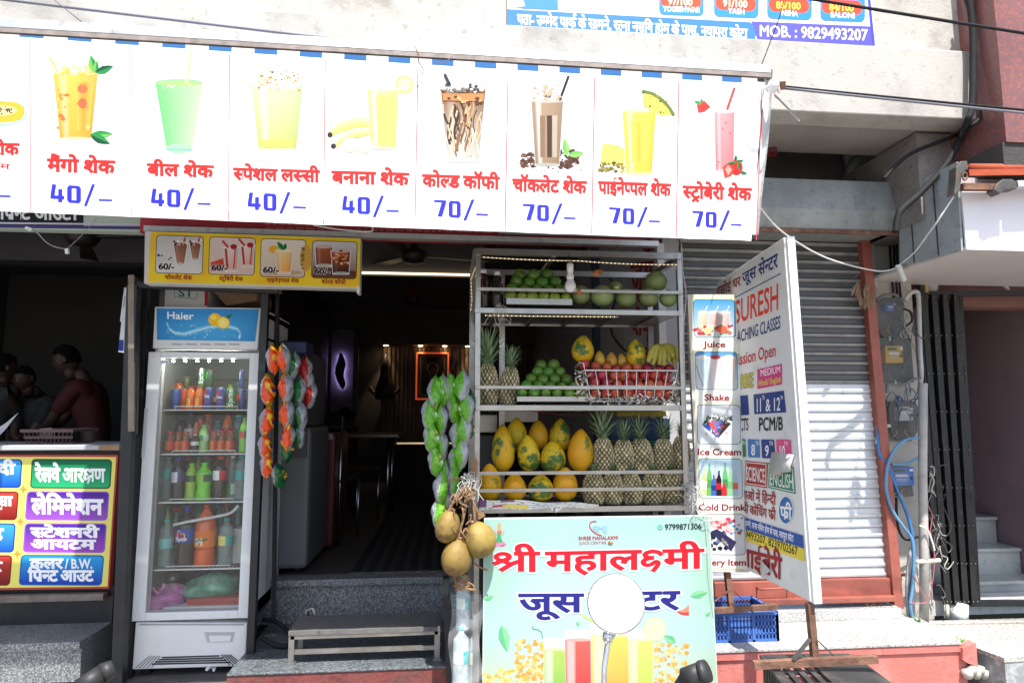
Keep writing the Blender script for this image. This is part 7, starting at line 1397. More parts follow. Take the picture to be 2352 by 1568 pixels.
# ------- poster on the front
ps = T('shop_poster', 'pale green shop poster board with big red and blue Hindi lettering under the fruit shelves', 'poster', (.7, 3.0, .6))
YP = 3.0
b = MB(); b.prism([P(1112, 1190, YP), P(1630, 1183, YP), P(1652, 1640, YP), P(1107, 1640, YP)], (0, .02, 0)); b.build('board', mat('flex_board_edge', (.60, .66, .62), .5), ps)
pj = plane_proj(YP); p = Print(pj, .0008, dim=.6)
def pc(u, v):
    c = mixc(sr(190, 232, 226), sr(206, 238, 238), min(1, v * 3)); g = max(0, min(1, (abs(u - .55) * 2 - .55) * 2.2)); c = mixc(c, sr(150, 222, 150), g * (.55 if u > .5 else .3) * (.4 + .6 * math.sin(v * 5) ** 2))
    return mixc(c, sr(240, 236, 150), max(0, min(1, (v - .62) * 2)) * .8)
p.quadg([(1114, 1192), (1628, 1185), (1650, 1638), (1109, 1638)], pc, 40, 30)
p.out('sheet_print', ps)
def X3(x, y): return C3(x, y)
def poly3(p, pts, col): p.poly([X3(*q) for q in pts], col)
DP = .66
p = Print(pj, .0012, dim=DP)
# pictures at the foot of the poster
def blur(cx, cy, rx, ry, col, n=7):
    for k in range(n):
        t = k / n; p.ell(*X3(cx, cy), rx * (1 - t) * .36, ry * (1 - t) * .36, mixc(sr(236, 238, 170), col, (k + 1) / n), 20)
blobs(p, 90, *[v for v in (X3(345, 0)[0], X3(520, 0)[0])], X3(0, 1290)[1], X3(0, 1560)[1], [sr(250, 205, 110), sr(248, 190, 100), sr(252, 226, 150), sr(240, 170, 80)], (3, 9), 50); p.out('juice_picture', ps); p = Print(pj, .0012, dim=DP); blobs(p, 90, X3(1235, 0)[0], X3(1440, 0)[0], X3(0, 1310)[1], X3(0, 1570)[1], [sr(250, 205, 110), sr(248, 190, 100), sr(252, 226, 150), sr(240, 170, 80)], (3, 9), 51); p.out('juice_picture', ps); p = Print(pj, .0012, dim=DP); blobs(p, 60, X3(135, 0)[0], X3(330, 0)[0], X3(0, 1480)[1], X3(0, 1620)[1], [sr(250, 215, 110), sr(246, 190, 80), sr(252, 230, 150)], (3, 8), 52)
def gl3(x0, x1, y0, y1, ca, cb, rim, fill):
    p.quadg([X3(x0, y0), X3(x1, y0), X3(x1 - 8, y1), X3(x0 + 8, y1)], lambda u, v: mixc(rim, sr(225, 238, 232), .5), 2, 2)
    p.quadg([X3(x0 + 4, fill), X3(x1 - 4, fill), X3(x1 - 10, y1), X3(x0 + 10, y1)], lambda u, v: mixc(mixc(ca, cb, v), (.85, .87, .82), .55 * (abs(u - .22) < .14) + .25 * (u > .9)), 10, 6); p.ell(*X3((x0 + x1) / 2, fill), (x1 - x0) * .17, 3.5, mixc(ca, (.9, .9, .85), .4))
p.out('juice_picture', ps); p = Print(pj, .0014, dim=DP); gl3(520, 690, 1275, 1760, sr(190, 215, 110), sr(110, 190, 90), sr(220, 240, 230), 1350); gl3(655, 840, 1225, 1760, sr(235, 110, 100), sr(215, 50, 60), sr(235, 215, 220), 1290); gl3(820, 1095, 1185, 1760, sr(236, 220, 110), sr(240, 165, 80), sr(225, 235, 215), 1262); gl3(1060, 1230, 1215, 1760, sr(225, 230, 130), sr(190, 215, 90), sr(230, 240, 225), 1290)
p.line([X3(765, 1128), X3(880, 1195)], 4, sr(235, 225, 110)); p.line([X3(515, 1278), X3(508, 1240), X3(480, 1222), X3(455, 1222), X3(448, 1200)], 2, sr(90, 180, 130))
p.ell(*X3(1230, 1222), 27, 28, sr(226, 240, 180)); p.ell(*X3(1230, 1222), 23, 24, sr(238, 246, 205))
for k in range(8): a = k * .785 + .2; x, y = X3(1230, 1222); p.line([(x, y), (x + 22 * math.cos(a), y + 23 * math.sin(a))], 1, sr(222, 236, 170))
p.out('juice_picture', ps); p = Print(pj, .0018, dim=DP); poly3(p, [(1450, 1065), (1450, 1133), (1420, 1132), (1385, 1122), (1365, 1100), (1400, 1105), (1430, 1085)], sr(232, 150, 120)); poly3(p, [(1450, 1112), (1450, 1133), (1400, 1128), (1366, 1102), (1410, 1116)], sr(222, 70, 75))
p.out('juice_picture', ps)
for a, c, w_ in (((252, 1195), (290, 1368), 26), ((1365, 1308), (1290, 1262), 18), ((1460, 1010), (1570, 985), 18), ((1555, 1135), (1590, 1115), 9), ((735, 1172), (750, 1205), 9), ((140, 1030), (200, 1010), 14)): p = Print(pj, .0018, dim=DP); p.leaf(X3(*a), X3(*c), w_, sr(110, 205, 145), sr(150, 222, 165)); p.out('leaf_print', ps)
W2 = sr(244, 246, 246); PR_, PB_ = sr(222, 32, 50), sr(44, 44, 140)
for t, a, c, h, col in (('श्री', (195, 853), (487, 852), 120, PR_), ('महालक्ष्मी', (537, 850), (1537, 830), 118, PR_), ('जूस', (367, 1112), (768, 1110), 112, PB_), ('सेन्टर', (815, 1105), (1383, 1094), 112, PB_)):
    p = Print(pj, .0022, dim=.68); p.txt(t, X3(*a), X3(*c), h * .3592, W2, .075, cap=HEAD); p.txt(t, X3(*a), X3(*c), h * .3592, col, .03); p.out('title_lettering', ps)
p = Print(pj, .0022, dim=.68)
p.txt('9799871306', X3(1295, 587), X3(1530, 583), 35 * .3592, sr(24, 26, 30), .02, cap=.69); p.ell(*X3(1265, 571), 6, 6, sr(40, 190, 150)); p.ell(*X3(1265, 570), 4.2, 4.2, sr(190, 236, 226)); p.ell(*X3(1266, 569), 2.6, 2.6, sr(40, 190, 150))
p.out('phone_lettering', ps); p = Print(pj, .0022, dim=.68)
p.txt('SMJ', X3(834, 600), X3(928, 598), 35 * .3592, sr(150, 205, 232), .03, cap=.69)
pts = [X3(872 + 60 * math.cos(a) * .95 - 6 * math.sin(a), 578 + 38 * math.sin(a) + 25 * math.cos(a)) for a in [1.1 + k * .3 for k in range(12)]]; p.out('logo_print', ps); p = Print(pj, .0026, dim=.68); p.line(pts, 2.2, sr(215, 40, 60))
p.out('logo_print', ps); p = Print(pj, .0022, dim=.68)
p.txt('SHREE MAHALAXMI', X3(744, 652), X3(998, 648), 22 * .3592, sr(190, 40, 70), .02, cap=.69); p.txt('JUICE CENTAR', X3(750, 680), X3(922, 678), 18 * .3592, sr(190, 60, 80), 0, cap=.69); p.ell(*X3(948, 672), 6, 5, sr(205, 90, 110)); p.ell(*X3(944, 676), 4, 3, sr(70, 150, 100)); p.ell(*X3(952, 664), 2.6, 2.6, sr(230, 190, 120))
p.out('lettering', ps)
p = Print(pj, .0014, dim=DP)
for k in range(7): a = -1.2 + k * .4; p.leaf(X3(240, 690), X3(240 + 46 * math.sin(a), 690 - 36 * math.cos(a)), 7, sr(222, 80, 150), sr(240, 150, 195))
poly3(p, [(216, 668), (262, 668), (250, 640), (246, 605), (232, 600), (226, 620)], sr(80, 180, 120)); poly3(p, [(222, 612), (256, 612), (250, 590), (228, 590)], sr(220, 120, 110)); p.ell(*X3(238, 580), 4.2, 5.2, sr(225, 180, 140)); poly3(p, [(228, 570), (232, 548), (238, 540), (244, 548), (248, 570)], sr(222, 180, 80)); p.line([X3(220, 620), X3(206, 590)], 2, sr(225, 180, 140)); p.line([X3(258, 620), X3(272, 596)], 2, sr(225, 180, 140)); p.out('lotus_picture', ps)
# ================================================================== meters
BOXM = mat('smoky_meter_case', (.16, .165, .16), .25, 0, .5, 14, alpha=.3)
def meter(f, x0, y0, x1, y1, Y, face, fx, lab, chamfer=.0, opaque=None, lcd=True):
    cx, cy = f((x0 + x1) / 2, (y0 + y1) / 2); t = T('electricity_meter', lab, 'meter', P(cx, cy, Y), 'electricity meters on the plaster strip')
    if chamfer: pts = [(x0 + 14, y0), (x1 - 25, y0), (x1, y0 + 35), (x1, y1 - (y1 - y0) * .25), (x1 - (x1 - x0) * .22, y1), (x0 + (x1 - x0) * .3, y1), (x0 + 8, y1 - (y1 - y0) * .25), (x0, y0 + 35)]
    else: pts = [(x0, y0), (x1 - 25, y0), (x1, y1), (x0 + 25, y1)]
    b = MB(); b.prism([P(*f(x, y), Y) for x, y in pts], (0, .075, 0)); b.build('clear_case', opaque or BOXM, t, bevel=.006)
    b = MB(); q = [((x0 + x1) / 2 + (x - (x0 + x1) / 2) * .96, (y0 + y1) / 2 + (y - (y0 + y1) / 2) * .97) for x, y in pts]; b.prism([P(*f(x, y), Y + .072) for x, y in q], (0, .012, 0)); b.build('back_plate', mat('meter_back', (.055, .055, .053), .6, 0, .2, 20, grime=.4), t)
    b = MB(); a0, a1, a2, a3 = fx; b.prism([P(*f(x, y), Y + .03) for x, y in ((a0, a1), (a2 - 4, a1 - 3), (a2, a3), (a0 + 6, a3 + 2))], (0, .04, 0)); m_ = b.build('meter_body', face, t, bevel=.003)
    p = Print(plane_proj(Y + .03), .001); w_, h_ = a2 - a0, a3 - a1
    def r_(u0, v0, u1, v1, c): p.poly([f(a0 + w_ * u + 4 * v, a1 + h_ * v) for u, v in ((u0, v0), (u1, v0), (u1, v1), (u0, v1))], c)
    if lcd: r_(.12, .10, .62, .26, sr(70, 90, 70)); r_(.2, .38, .75, .52, sr(215, 215, 225)); r_(.8, .08, .95, .2, sr(220, 225, 235)); p.ell(*f(a0 + w_ * .88, a1 + h_ * .6), 3.2, 3.2, sr(40, 34, 30)); r_(.25, .62, .7, .66, sr(200, 200, 190)); r_(.25, .72, .7, .75, sr(200, 200, 190))
    p.out('meter_face', m_)
    q = random.Random(int(x0)); b = MB()
    for k in range(5): c = P(*f(x0 + (x1 - x0) * q.uniform(.25, .7), y0 + (y1 - y0) * .72), Y + .05); b.tube(smooth_path([c, c + Vector((q.uniform(-.03, .03), 0, -.02)), c + Vector((q.uniform(-.03, .03), 0, -.04))], 4), .002, 4, col=q.choice([sr(170, 40, 40), sr(40, 60, 150), sr(200, 190, 60), sr(30, 30, 30)]))
    b.build('wires', PAINT, t)
    b = MB(); c = P(*f((x0 + x1) / 2, y1 + 4), Y + .01); b.box(c + Vector((-.006, 0, -.012)), c + Vector((.006, .006, .012))); b.build('seal', mat('mint_seal', (.35, .55, .48), .6), t)
    return t
meter(C4u, 392, 562, 590, 838, 3.46, mat('meter_blue', (.03, .08, .34), .45), (462, 600, 530, 656), 'dusty meter in clear case with small blue face, topmost of the column', .1)
meter(C4u, 402, 836, 660, 1138, 3.455, mat('meter_yellow', (.62, .33, .02), .45), (458, 892, 583, 1006), 'meter with bright yellow face in a tall clear case')
meter(C4u, 482, 1266, 684, 1542, 3.46, mat('meter_grey', (.46, .46, .44), .5), (545, 1305, 650, 1400), 'pale grey meter in a clear dusty case, third from the top', .1)
meter(C5, 458, 184, 614, 376, 3.46, mat('meter_blue2', (.04, .16, .55), .45), (462, 190, 614, 305), 'bright blue meter lowest on the plaster strip')
b = MB(); b.bar(P(*C5(490, 876), 3.53), P(*C5(548, 876), 3.53), .022, .01); tag(b.build('clamp_plate', RUST), 'small rusty clamp plate beside the red frame', 'clamp')
def wires(px, py, n, w_, h_, cols, lab, seed):
    q = random.Random(seed); b = MB()
    for k in range(n):
        c = P(px + q.uniform(-w_, w_), py + q.uniform(-h_, h_), 3.5 - q.uniform(0, .05)); pts = [c]
        for i in range(6): pts.append(pts[-1] + Vector((q.uniform(-.03, .03), q.uniform(-.01, .01), q.uniform(-.07, .03))))
        b.tube(smooth_path(pts, 4), q.uniform(.0012, .004), 5, col=q.choice(cols))
    tag(b.build('wire_tangle', PAINT), lab, 'wire')
wires(2146, 1200, 26, 14, 150, [sr(40, 40, 42), sr(90, 90, 90), sr(170, 168, 160), sr(60, 58, 58)], 'tangle of dusty wires between the thick conduit and the folding gate', 4)
wires(2078, 905, 12, 26, 14, [sr(40, 40, 42), sr(70, 70, 72), sr(60, 80, 120)], 'loose dark wires below the yellow faced meter', 5)
wires(2085, 730, 10, 30, 40, [sr(36, 36, 38), sr(70, 70, 72)], 'loose dark wires beside the topmost meter', 6)
# ================================================================== crates
def slat_crate(px, Y, d, m, lab, name='crate', rows=4, cols=4):
    X0, X1, Z0, Z1 = rect(*px, Y); t = T(name, lab, 'crate', ((X0 + X1) / 2, Y, Z0)); h = Z1 - Z0
    for nm, (ax, ay), (bx, by) in (('front_side', (X0, Y), (X1, Y)), ('rear_side', (X0, Y + d), (X1, Y + d)), ('left_side', (X0, Y), (X0, Y + d)), ('right_side', (X1, Y), (X1, Y + d))):
        b = MB(); A, B = Vector((ax, ay, 0)), Vector((bx, by, 0)); n = (B - A).normalized(); L_ = (B - A).length
        def rb_(u0, z0, u1, z1, th=.006): b.bar(A + n * ((u0 + u1) / 2 * L_) + Vector((0, 0, Z0 + z0 * h)), A + n * ((u0 + u1) / 2 * L_) + Vector((0, 0, Z0 + z1 * h)), th, (u1 - u0) * L_)
        def hb_(z0, z1, th=.006): b.bar(A + Vector((0, 0, Z0 + (z0 + z1) / 2 * h)), B + Vector((0, 0, Z0 + (z0 + z1) / 2 * h)), th, (z1 - z0) * h)
        hb_(.90, 1, .018); hb_(0, .10, .014); hb_(.47, .53); hb_(.70, .74); hb_(.26, .30)
        for k in range(cols + 1): u = k / cols; b.box(*( (lambda c, w_: ((c.x - w_ / 2, c.y - .007, Z0), (c.x + w_ / 2, c.y + .007, Z1)))(A + n * u * L_, .012)))
        ns = cols * 7
        for k in range(ns): u = (k + .5) / ns; c = A + n * u * L_; b.box((c.x - (.0035 if abs(n.x) > .5 else .003), c.y - (.003 if abs(n.x) > .5 else .0035), Z0 + .1 * h), (c.x + (.0035 if abs(n.x) > .5 else .003), c.y + (.003 if abs(n.x) > .5 else .0035), Z0 + .9 * h))
        b.build(nm, m, t)
    b = MB(); b.box((X0, Y, Z0 + .004), (X1, Y + d, Z0 + .01)); b.build('bottom', m, t)
    return t
slat_crate((1560, 1406, 1785, 1476), 3.14, .26, mat('blue_crate_plastic', (.05, .13, .40), .45, 0, .12, 8), 'blue slatted plastic crate on the platform under the menu sign', cols=4)
BLK = mat('dusty_black_plastic', (.03, .03, .031), .6, 0, .3, 6, .1, 40, stain=(7, (.13, .12, .11), .5, .8))
k_ = T('black_crate', 'dusty black plastic crate lying on the street under the sign stand', 'crate', P(1880, 1560, 2.55))
def C4f(x, y, Y): return P(*C4p(x, y), Y)
b = MB(); zt = .475
tp = [(1.28, 2.42), (1.66, 2.40), (1.70, 2.72), (1.34, 2.75)]
def lerp2(a, c, u): return (a[0] + (c[0] - a[0]) * u, a[1] + (c[1] - a[1]) * u)
b.prism([(x, y, zt) for x, y in (tp[0], tp[1], lerp2(tp[1], tp[2], .12), lerp2(tp[0], tp[3], .12))], (0, 0, .012)); b.prism([(x, y, zt) for x, y in (lerp2(tp[0], tp[3], .88), lerp2(tp[1], tp[2], .88), tp[2], tp[3])], (0, 0, .012))
for k in range(9):
    u = k / 8; a_, c_ = lerp2(tp[0], tp[1], u), lerp2(tp[3], tp[2], u); b.bar((a_[0], a_[1], zt + .004), (c_[0], c_[1], zt + .004), .022 if k not in (0, 4, 8) else .04, .012)
b.bar((1.32, 2.58, zt + .002), (1.68, 2.56, zt + .002), .02, .012); b.prism([(x, y, zt - .0) for x, y in (lerp2(tp[0], tp[1], .45), tp[1], tp[2], lerp2(tp[3], tp[2], .45))], (0, 0, .014)); b.build('lattice_base', BLK, k_)
b = MB()
for k in range(13): u = k / 12; a_ = lerp2(tp[0], tp[1], u); b.bar((a_[0], a_[1] - .004, .0), (a_[0], a_[1] - .004, zt), .010 if k not in (0, 6, 12) else .022, .014, up=(0, 1, 0))
for z in (.02, .18, .34, .465): b.bar((tp[0][0], tp[0][1], z), (tp[1][0], tp[1][1], z), .012, .02)
b.prism([(lerp2(tp[0], tp[1], .42)[0], 2.405, .2), (tp[1][0] + .01, 2.39, .2), (tp[1][0] + .004, 2.395, .47), (lerp2(tp[0], tp[1], .36)[0], 2.41, .47)], (0, .01, 0)); b.build('front_side', BLK, k_)
b = MB()
for k in range(11): u = k / 10; a_ = lerp2(tp[0], tp[3], u); b.bar((a_[0], a_[1], 0), (a_[0], a_[1], zt), .010, .014)
for z in (.02, .18, .34, .465): b.bar((tp[0][0], tp[0][1], z), (tp[3][0], tp[3][1], z), .012, .02)
b.build('left_side', BLK, k_)
b = MB(); b.bar((tp[1][0], tp[1][1], .25), (tp[2][0], tp[2][1], .25), .012, .44); b.build('right_side', BLK, k_)
b = MB(); rc = mat('red_crate_plastic', (.45, .05, .05), .5)
for k in range(13): b.bar((1.36, 2.52, .03 + k * .03), (1.60, 2.52, .03 + k * .03), .008, .016)
for x in (1.36, 1.48, 1.60): b.bar((x, 2.52, 0), (x, 2.52, .42), .02, .02, up=(0, 1, 0))
b.box((1.36, 2.53, .0), (1.6, 2.68, .42)); tag(b.build('red_crate', rc), 'red slatted crate standing inside the black crate', 'crate')
# ================================================================== step bench
bn2 = T('step_bench', 'low steel framed step bench with grey chequered top on the shop steps', 'bench', (-.42, 3.5, .322))
zb = .468; bx0, bx1 = P(664, 1420, 3.28).x, P(1012, 1410, 3.28).x
b = MB(); b.box((bx0, 3.28, zb), (bx1, 3.51, zb + .008)); b.box((bx0, 3.274, zb - .012), (bx1, 3.28, zb + .008)); b.build('top_plate', mat('grey_rubber_plate', (.13, .125, .12), .7, 0, .15, 9, .2, 90, grime=.3), bn2)
b = MB(); b.bar((bx0 + .01, 3.29, zb - .022), (bx1 - .01, 3.29, zb - .02), .026, .016); b.bar((bx0 + .02, 3.30, .375), (bx1 - .02, 3.30, .375), .02, .02); b.bar((bx0 + .01, 3.49, zb - .022), (bx1 - .01, 3.49, zb - .022), .03, .03); b.build('frame', DULLSTEEL, bn2)
for x in (bx0 + .015, bx1 - .015):
    for y in (3.29, 3.49): b = MB(); b.bar((x, y, .322), (x, y, zb - .01), .026, .026, up=(0, 1, 0)); b.box((x - .02, y - .02, .322), (x + .02, y + .02, .33)); b.build('leg', DULLSTEEL, bn2)
b = MB(); b.tube([(bx0 + .03, 3.53, zb - .05), (bx0 + .03, 3.53, zb + .03), (bx0 + .06, 3.53, zb + .04), (bx0 + .08, 3.53, zb - .03)], .012, 8); tag(b.build('hinge_bracket', DULLSTEEL), 'worn steel bracket behind the left end of the bench', 'bracket')
pipe('hose', smooth_path([P(600, 1462, 3.5), P(625, 1478, 3.5), P(660, 1482, 3.5), P(668, 1462, 3.6), P(640, 1430, 3.7), P(604, 1422, 3.75)], 6), .012, RUBBER, 'black hose looped on the step left of the bench', 'hose')
# ================================================================== juice shop interior
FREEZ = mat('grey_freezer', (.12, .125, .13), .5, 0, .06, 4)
cf = T('chest_freezer', 'pale grey freezer standing just inside the doorway at the left', 'freezer', (-1.05, 4.1, .56))
b = MB(); b.box((-1.52, 4.02, .59), (-.83, 4.62, 1.42)); b.build('body', FREEZ, cf, bevel=.03)
b = MB(); b.box((-1.5, 4.0, 1.24), (-.85, 4.02, 1.40)); b.build('grille', mat('dark_grille', (.06, .06, .06), .5), cf)
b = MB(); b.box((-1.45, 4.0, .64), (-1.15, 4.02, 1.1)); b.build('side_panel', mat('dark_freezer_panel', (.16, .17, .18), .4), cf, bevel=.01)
b = MB()
for x in (-1.45, -.9): b.ell((x, 4.1, .58), .025, 8, 6)
b.build('caster', BLACKP, cf)
rf = T('red_cooler', 'dark red drinks cooler behind the grey freezer', 'cooler', (-.9, 4.9, .56)); b = MB(); b.box((-1.5, 4.7, .58), (-.80, 5.3, 1.36)); b.build('body', mat('dark_red_enamel', (.10, .012, .015), .35), rf, bevel=.02); b = MB(); b.box((-1.48, 4.695, 1.32), (-.82, 4.70, 1.36)); b.build('handle_strip', STEEL, rf)
tag_ = MB(); tag_.box((-1.5, 3.97, .566), (-1.30, 4.0, .62)); tag(tag_.build('blue_tin', mat('blue_tin', (.05, .10, .30), .5)), 'small blue tin on the threshold beside the freezer', 'tin')
CHR = mat('chromed_tube', (.5, .5, .52), .2, 1, .1, 9)
def chair(px, py, Y, lab, rz):
    t = T('dining_chair', lab, 'chair', (0, 0, 0), 'steel chairs inside the juice shop')
    for sx in (-.19, .19):
        for sy in (-.18, .18):
            b = MB(); h = .92 if sy > 0 else .45; b.tube([(sx, sy, 0), (sx, sy, h)], .011, 7); b.build('leg', CHR, t)
    b = MB(); b.box((-.2, -.2, .44), (.2, .2, .47)); b.build('seat', mat('dark_seat', (.03, .025, .025), .5), t, bevel=.01)
    b = MB()
    for z in (.58, .66, .74, .82, .90): b.bar((-.19, .18, z), (.19, .18, z), .012, .03)
    b.build('backrest', CHR, t); c = PZ(px, py, .56); at(t, (c.x, c.y, .56), (0, 0, rz)); return t
chair(744, 1240, 5.3, 'steel chair with slatted back nearest the doorway', 2.9); ch2 = chair(800, 1200, 6, 'steel chair further inside with its back to the wall', 1.2)
tb = T('dining_table', 'steel legged table standing behind the chairs in the dark shop', 'table', (-.62, 6.2, .56))
b = MB(); b.box((-1.1, 5.9, 1.29), (-.45, 6.5, 1.32)); b.build('tabletop', mat('dark_top', (.10, .08, .07), .3), tb, bevel=.004)
for x in (-1.0, -.55):
    for y in (6.0, 6.4): b = MB(); b.tube([(x, y, .56), (x, y, 1.29)], .018, 8); b.build('leg', CHR, tb)
mt = T('floor_runner', 'black ribbed runner mat leading into the juice shop', 'mat', (-.3, 5, .56)); b = MB(); q0, q1 = PZ(800, 1322, .566), PZ(1028, 1318, .566); xa, xb_ = P(800, 1322, q0.y).x, P(1030, 1318, q0.y).x
b.box((xa, 4.0, .5605), (xb_, 6.7, .566)); b.build('base', mat('grey_mat', (.04, .038, .036), .9), mt)
b = MB(); n = 7
for k in range(n): x0 = xa + (xb_ - xa) * (k + .1) / n; b.box((x0, 4.0, .566), (x0 + (xb_ - xa) * .55 / n, 6.7, .571))
b.build('ribs', mat('black_rib', (.006, .006, .007), .8), mt)
# counter and back wall
SLATW = mat('dark_timber_slats', (.085, .052, .033), .5, 0, .25, 5)
wp = T('slat_panelling', 'dark vertical timber slat panelling on the back wall under small downlights', 'panelling', (.2, 9.1, .6))
b = MB(); X0 = P(880, 900, 9.15).x
b.box((X0, 9.16, .56), (1.2, 9.2, 2.46))
k = 0; x = X0
while x < 1.17: b.box((x, 9.11, .56), (x + .035, 9.16, 2.45)); x += .06
b.build('slats', SLATW, wp)
b = MB(); b.box((-1.62, 8.9, 2.45), (1.2, 9.2, 2.95)); tag(b.build('soffit_box', mat('brown_soffit', (.12, .09, .07), .7)), 'brown boxed soffit over the back wall of the juice shop', 'soffit')
for k, px in enumerate((887, 966, 1022, 1075)):
    c = P(px, 757, 9.0); t = T('downlight', f'small lit downlight over the slat panelling, {ORD[k]} from the left', 'lamp', c, 'downlights over the panelling'); b = MB(); b.lathe([(.03, -.004), (.045, 0), (.05, .004)], 12, Matrix.Translation((c.x, 9.02, 2.445))); b.build('trim_ring', STEEL, t); b = MB(); b.lathe([(0, -.006), (.03, -.006)], 12, Matrix.Translation((c.x, 9.02, 2.445))); b.build('lens', mat('warm_lens', (1, .9, .7), emit=(1, .75, .45), es=14), t, fixn=False)
    l = bpy.data.lights.new('spot_lamp', 'SPOT'); l.energy = 8; l.spot_size = rad(60); l.spot_blend = .6; l.color = (1, .72, .42); l.shadow_soft_size = .03; o = bpy.data.objects.new('spot_lamp', l); COL.objects.link(o); o.location = (c.x, 9.02, 2.43); o.rotation_euler = (rad(8), 0, 0); put(o, t)
fp = T('feather_lamp', 'dark panel with a backlit feather shaped lamp glowing violet', 'lamp', P(788, 850, 8.8))
b = MB(); X0, X1, Z0, Z1 = rect(762, 757, 812, 945, 8.8); b.box((X0, 8.8, Z0), (X1, 8.85, Z1)); b.build('panel', mat('grey_panel', (.15, .14, .145), .6), fp)
b = MB()
for a_, c_, d_, e_ in ((X0 - .06, Z0 - .06, X0, Z1 + .06), (X1, Z0 - .06, X1 + .06, Z1 + .06), (X0, Z1, X1, Z1 + .06), (X0, Z0 - .06, X1, Z0)): b.box((a_, 8.76, c_), (d_, 8.85, e_))
b.build('panel_frame', mat('dark_panel_frame', (.06, .05, .045), .5), fp)
out = [(780, 808), (786, 812), (792, 826), (794, 838), (790, 852), (789, 864), (793, 876), (793, 886), (787, 894), (781, 888), (774, 874), (769, 858), (770, 842), (775, 830), (778, 818)]
b = MB(); b.prism([P(x, y, 8.74) for x, y in out], (0, .02, 0)); b.build('feather', mat('dark_feather', (.03, .03, .035), .4), fp)
b = MB(); b.prism([P(781 + (x - 781) * .9, 851 + (y - 851) * .96, 8.765) for x, y in out], (0, .008, 0)); b.build('glow_plate', mat('violet_led', (.5, .4, .9), emit=(.55, .42, 1), es=4), fp)
for py in (822, 850, 876):
    l = bpy.data.lights.new('feather_led', 'POINT'); l.energy = .2; l.color = (.55, .42, 1); l.shadow_soft_size = .02; o = bpy.data.objects.new('feather_led', l); COL.objects.link(o); o.location = P(782, py, 8.782); put(o, fp)
pf_ = T('framed_picture', 'framed dark picture with an orange lit border on the slat panelling', 'picture', P(990, 862, 9.05))
X0, X1, Z0, Z1 = rect(955, 809, 1031, 918, 9.05); b = MB(); b.box((X0, 9.04, Z0), (X1, 9.09, Z1)); b.build('panel', mat('black_canvas', (.015, .012, .012), .4), pf_)
b = MB(); w_ = .022
for a_, c_, d_, e_ in ((X0, Z0, X0 + w_, Z1), (X1 - w_, Z0, X1, Z1), (X0 + w_, Z1 - w_, X1 - w_, Z1), (X0 + w_, Z0, X1 - w_, Z0 + w_)): b.box((a_, 9.02, c_), (d_, 9.04, e_))
b.build('lit_border', mat('orange_neon', (.9, .2, .05), emit=(1, .12, .03), es=.2), pf_)
p = Print(plane_proj(9.035), .002); p.ring(965, 818, 1022, 908, 2, 1, sr(120, 90, 50)); p.rr(968, 821, 1019, 905, 2, sr(20, 14, 14)); blobs(p, 40, 970, 1017, 824, 900, [sr(120, 90, 50), sr(70, 50, 36)], (.6, 1.4), 60)
for rr_, c in ((14, sr(130, 95, 50)), (11, sr(24, 18, 16))): p.ell(994, 846, rr_, rr_, c)
p.poly([(988, 845), (1000, 845), (1004, 870), (1008, 895), (982, 895), (985, 870)], sr(70, 42, 34)); p.ell(994, 848, 5, 6, sr(80, 52, 40)); p.out('picture_print', pf_)
dv = T('wall_shrine', 'small dark garlanded shrine figure on the back wall', 'shrine', P(885, 870, 9.0)); b = MB(); c = P(885, 880, 9.0)
b.lathe([(.13, -.22), (.15, -.1), (.10, .02), (.07, .12), (.075, .2), (.05, .28), (.02, .38), (0, .4)], 14, Matrix.Translation(c)); b.build('figure', mat('dark_idol', (.03, .028, .03), .4), dv)
b = MB(); b.tube([c + Vector((.2 * math.cos(a), -.06, .12 * math.sin(a) - .05)) for a in [math.pi + k * .35 for k in range(10)]], .03, 7); b.ell(c + Vector((0, -.07, .13)), (.03, .02, .04), 8, 6); b.build('garland', mat('dull_garland', (.10, .08, .05), .8, 0, .4, 40), dv)
ic = T('service_counter', 'dark service counter with a faintly glowing brass edge at the back of the juice shop', 'counter', (.2, 7.6, .56)); b = MB(); zc2 = P(920, 1015, 7.6).z; b.box((-.72, 7.6, .56), (1.2, 8.1, zc2 - .03)); b.build('front', mat('black_counter', (.010, .009, .009), .6, spec=.2), ic)
b = MB(); b.box((-.74, 7.58, zc2 - .03), (1.2, 8.12, zc2)); b.build('top', mat('counter_top_dark', (.06, .05, .045), .2), ic); b = MB(); b.box((-.6, 7.575, zc2 - .02), (.25, 7.58, zc2 - .004)); b.build('brass_edge_glow', mat('brass_edge_glow', (.6, .45, .2), .25, .9, emit=(1, .75, .4), es=.25), ic)  # edge emits a little to stand in for light caught on brass
wl = T('ceiling_strip_light', 'long warm strip light across the juice shop ceiling', 'lamp', P(950, 627, 5.2)); b = MB(); a_, c_ = P(828, 625, 5.2), P(1085, 630, 5.2); b.box((a_.x - .3, 5.2, a_.z - .006), (c_.x + .1, 5.23, a_.z + .005)); b.build('diffuser', mat('warm_tube', (1, .9, .6), emit=(1, .82, .48), es=1.3), wl); b = MB(); b.box((a_.x - .3, 5.23, a_.z - .02), (c_.x + .1, 5.26, 2.95)); b.build('housing', ceilm, wl)
for k, (x0, y0, x1, y1) in enumerate(((761, 711, 771, 728), (797, 716, 802, 729), (1011, 725, 1009, 732), (1073, 726, 1071, 733))):
    z_ = 2.94; a_, c_ = PZ(x0, y0, z_), PZ(x1, y1, z_); t = T('ceiling_line_lamp', f'short slanting lit line lamp on the ceiling, {ORD[k]} from the left', 'lamp', a_, 'line lamps on the ceiling'); b = MB(); b.bar(a_, c_, .05, .02); b.build('diffuser', mat('warm_tube'), t); b = MB(); b.bar(a_ + Vector((0, 0, .015)), c_ + Vector((0, 0, .015)), .08, .01); b.build('housing', ceilm, t)
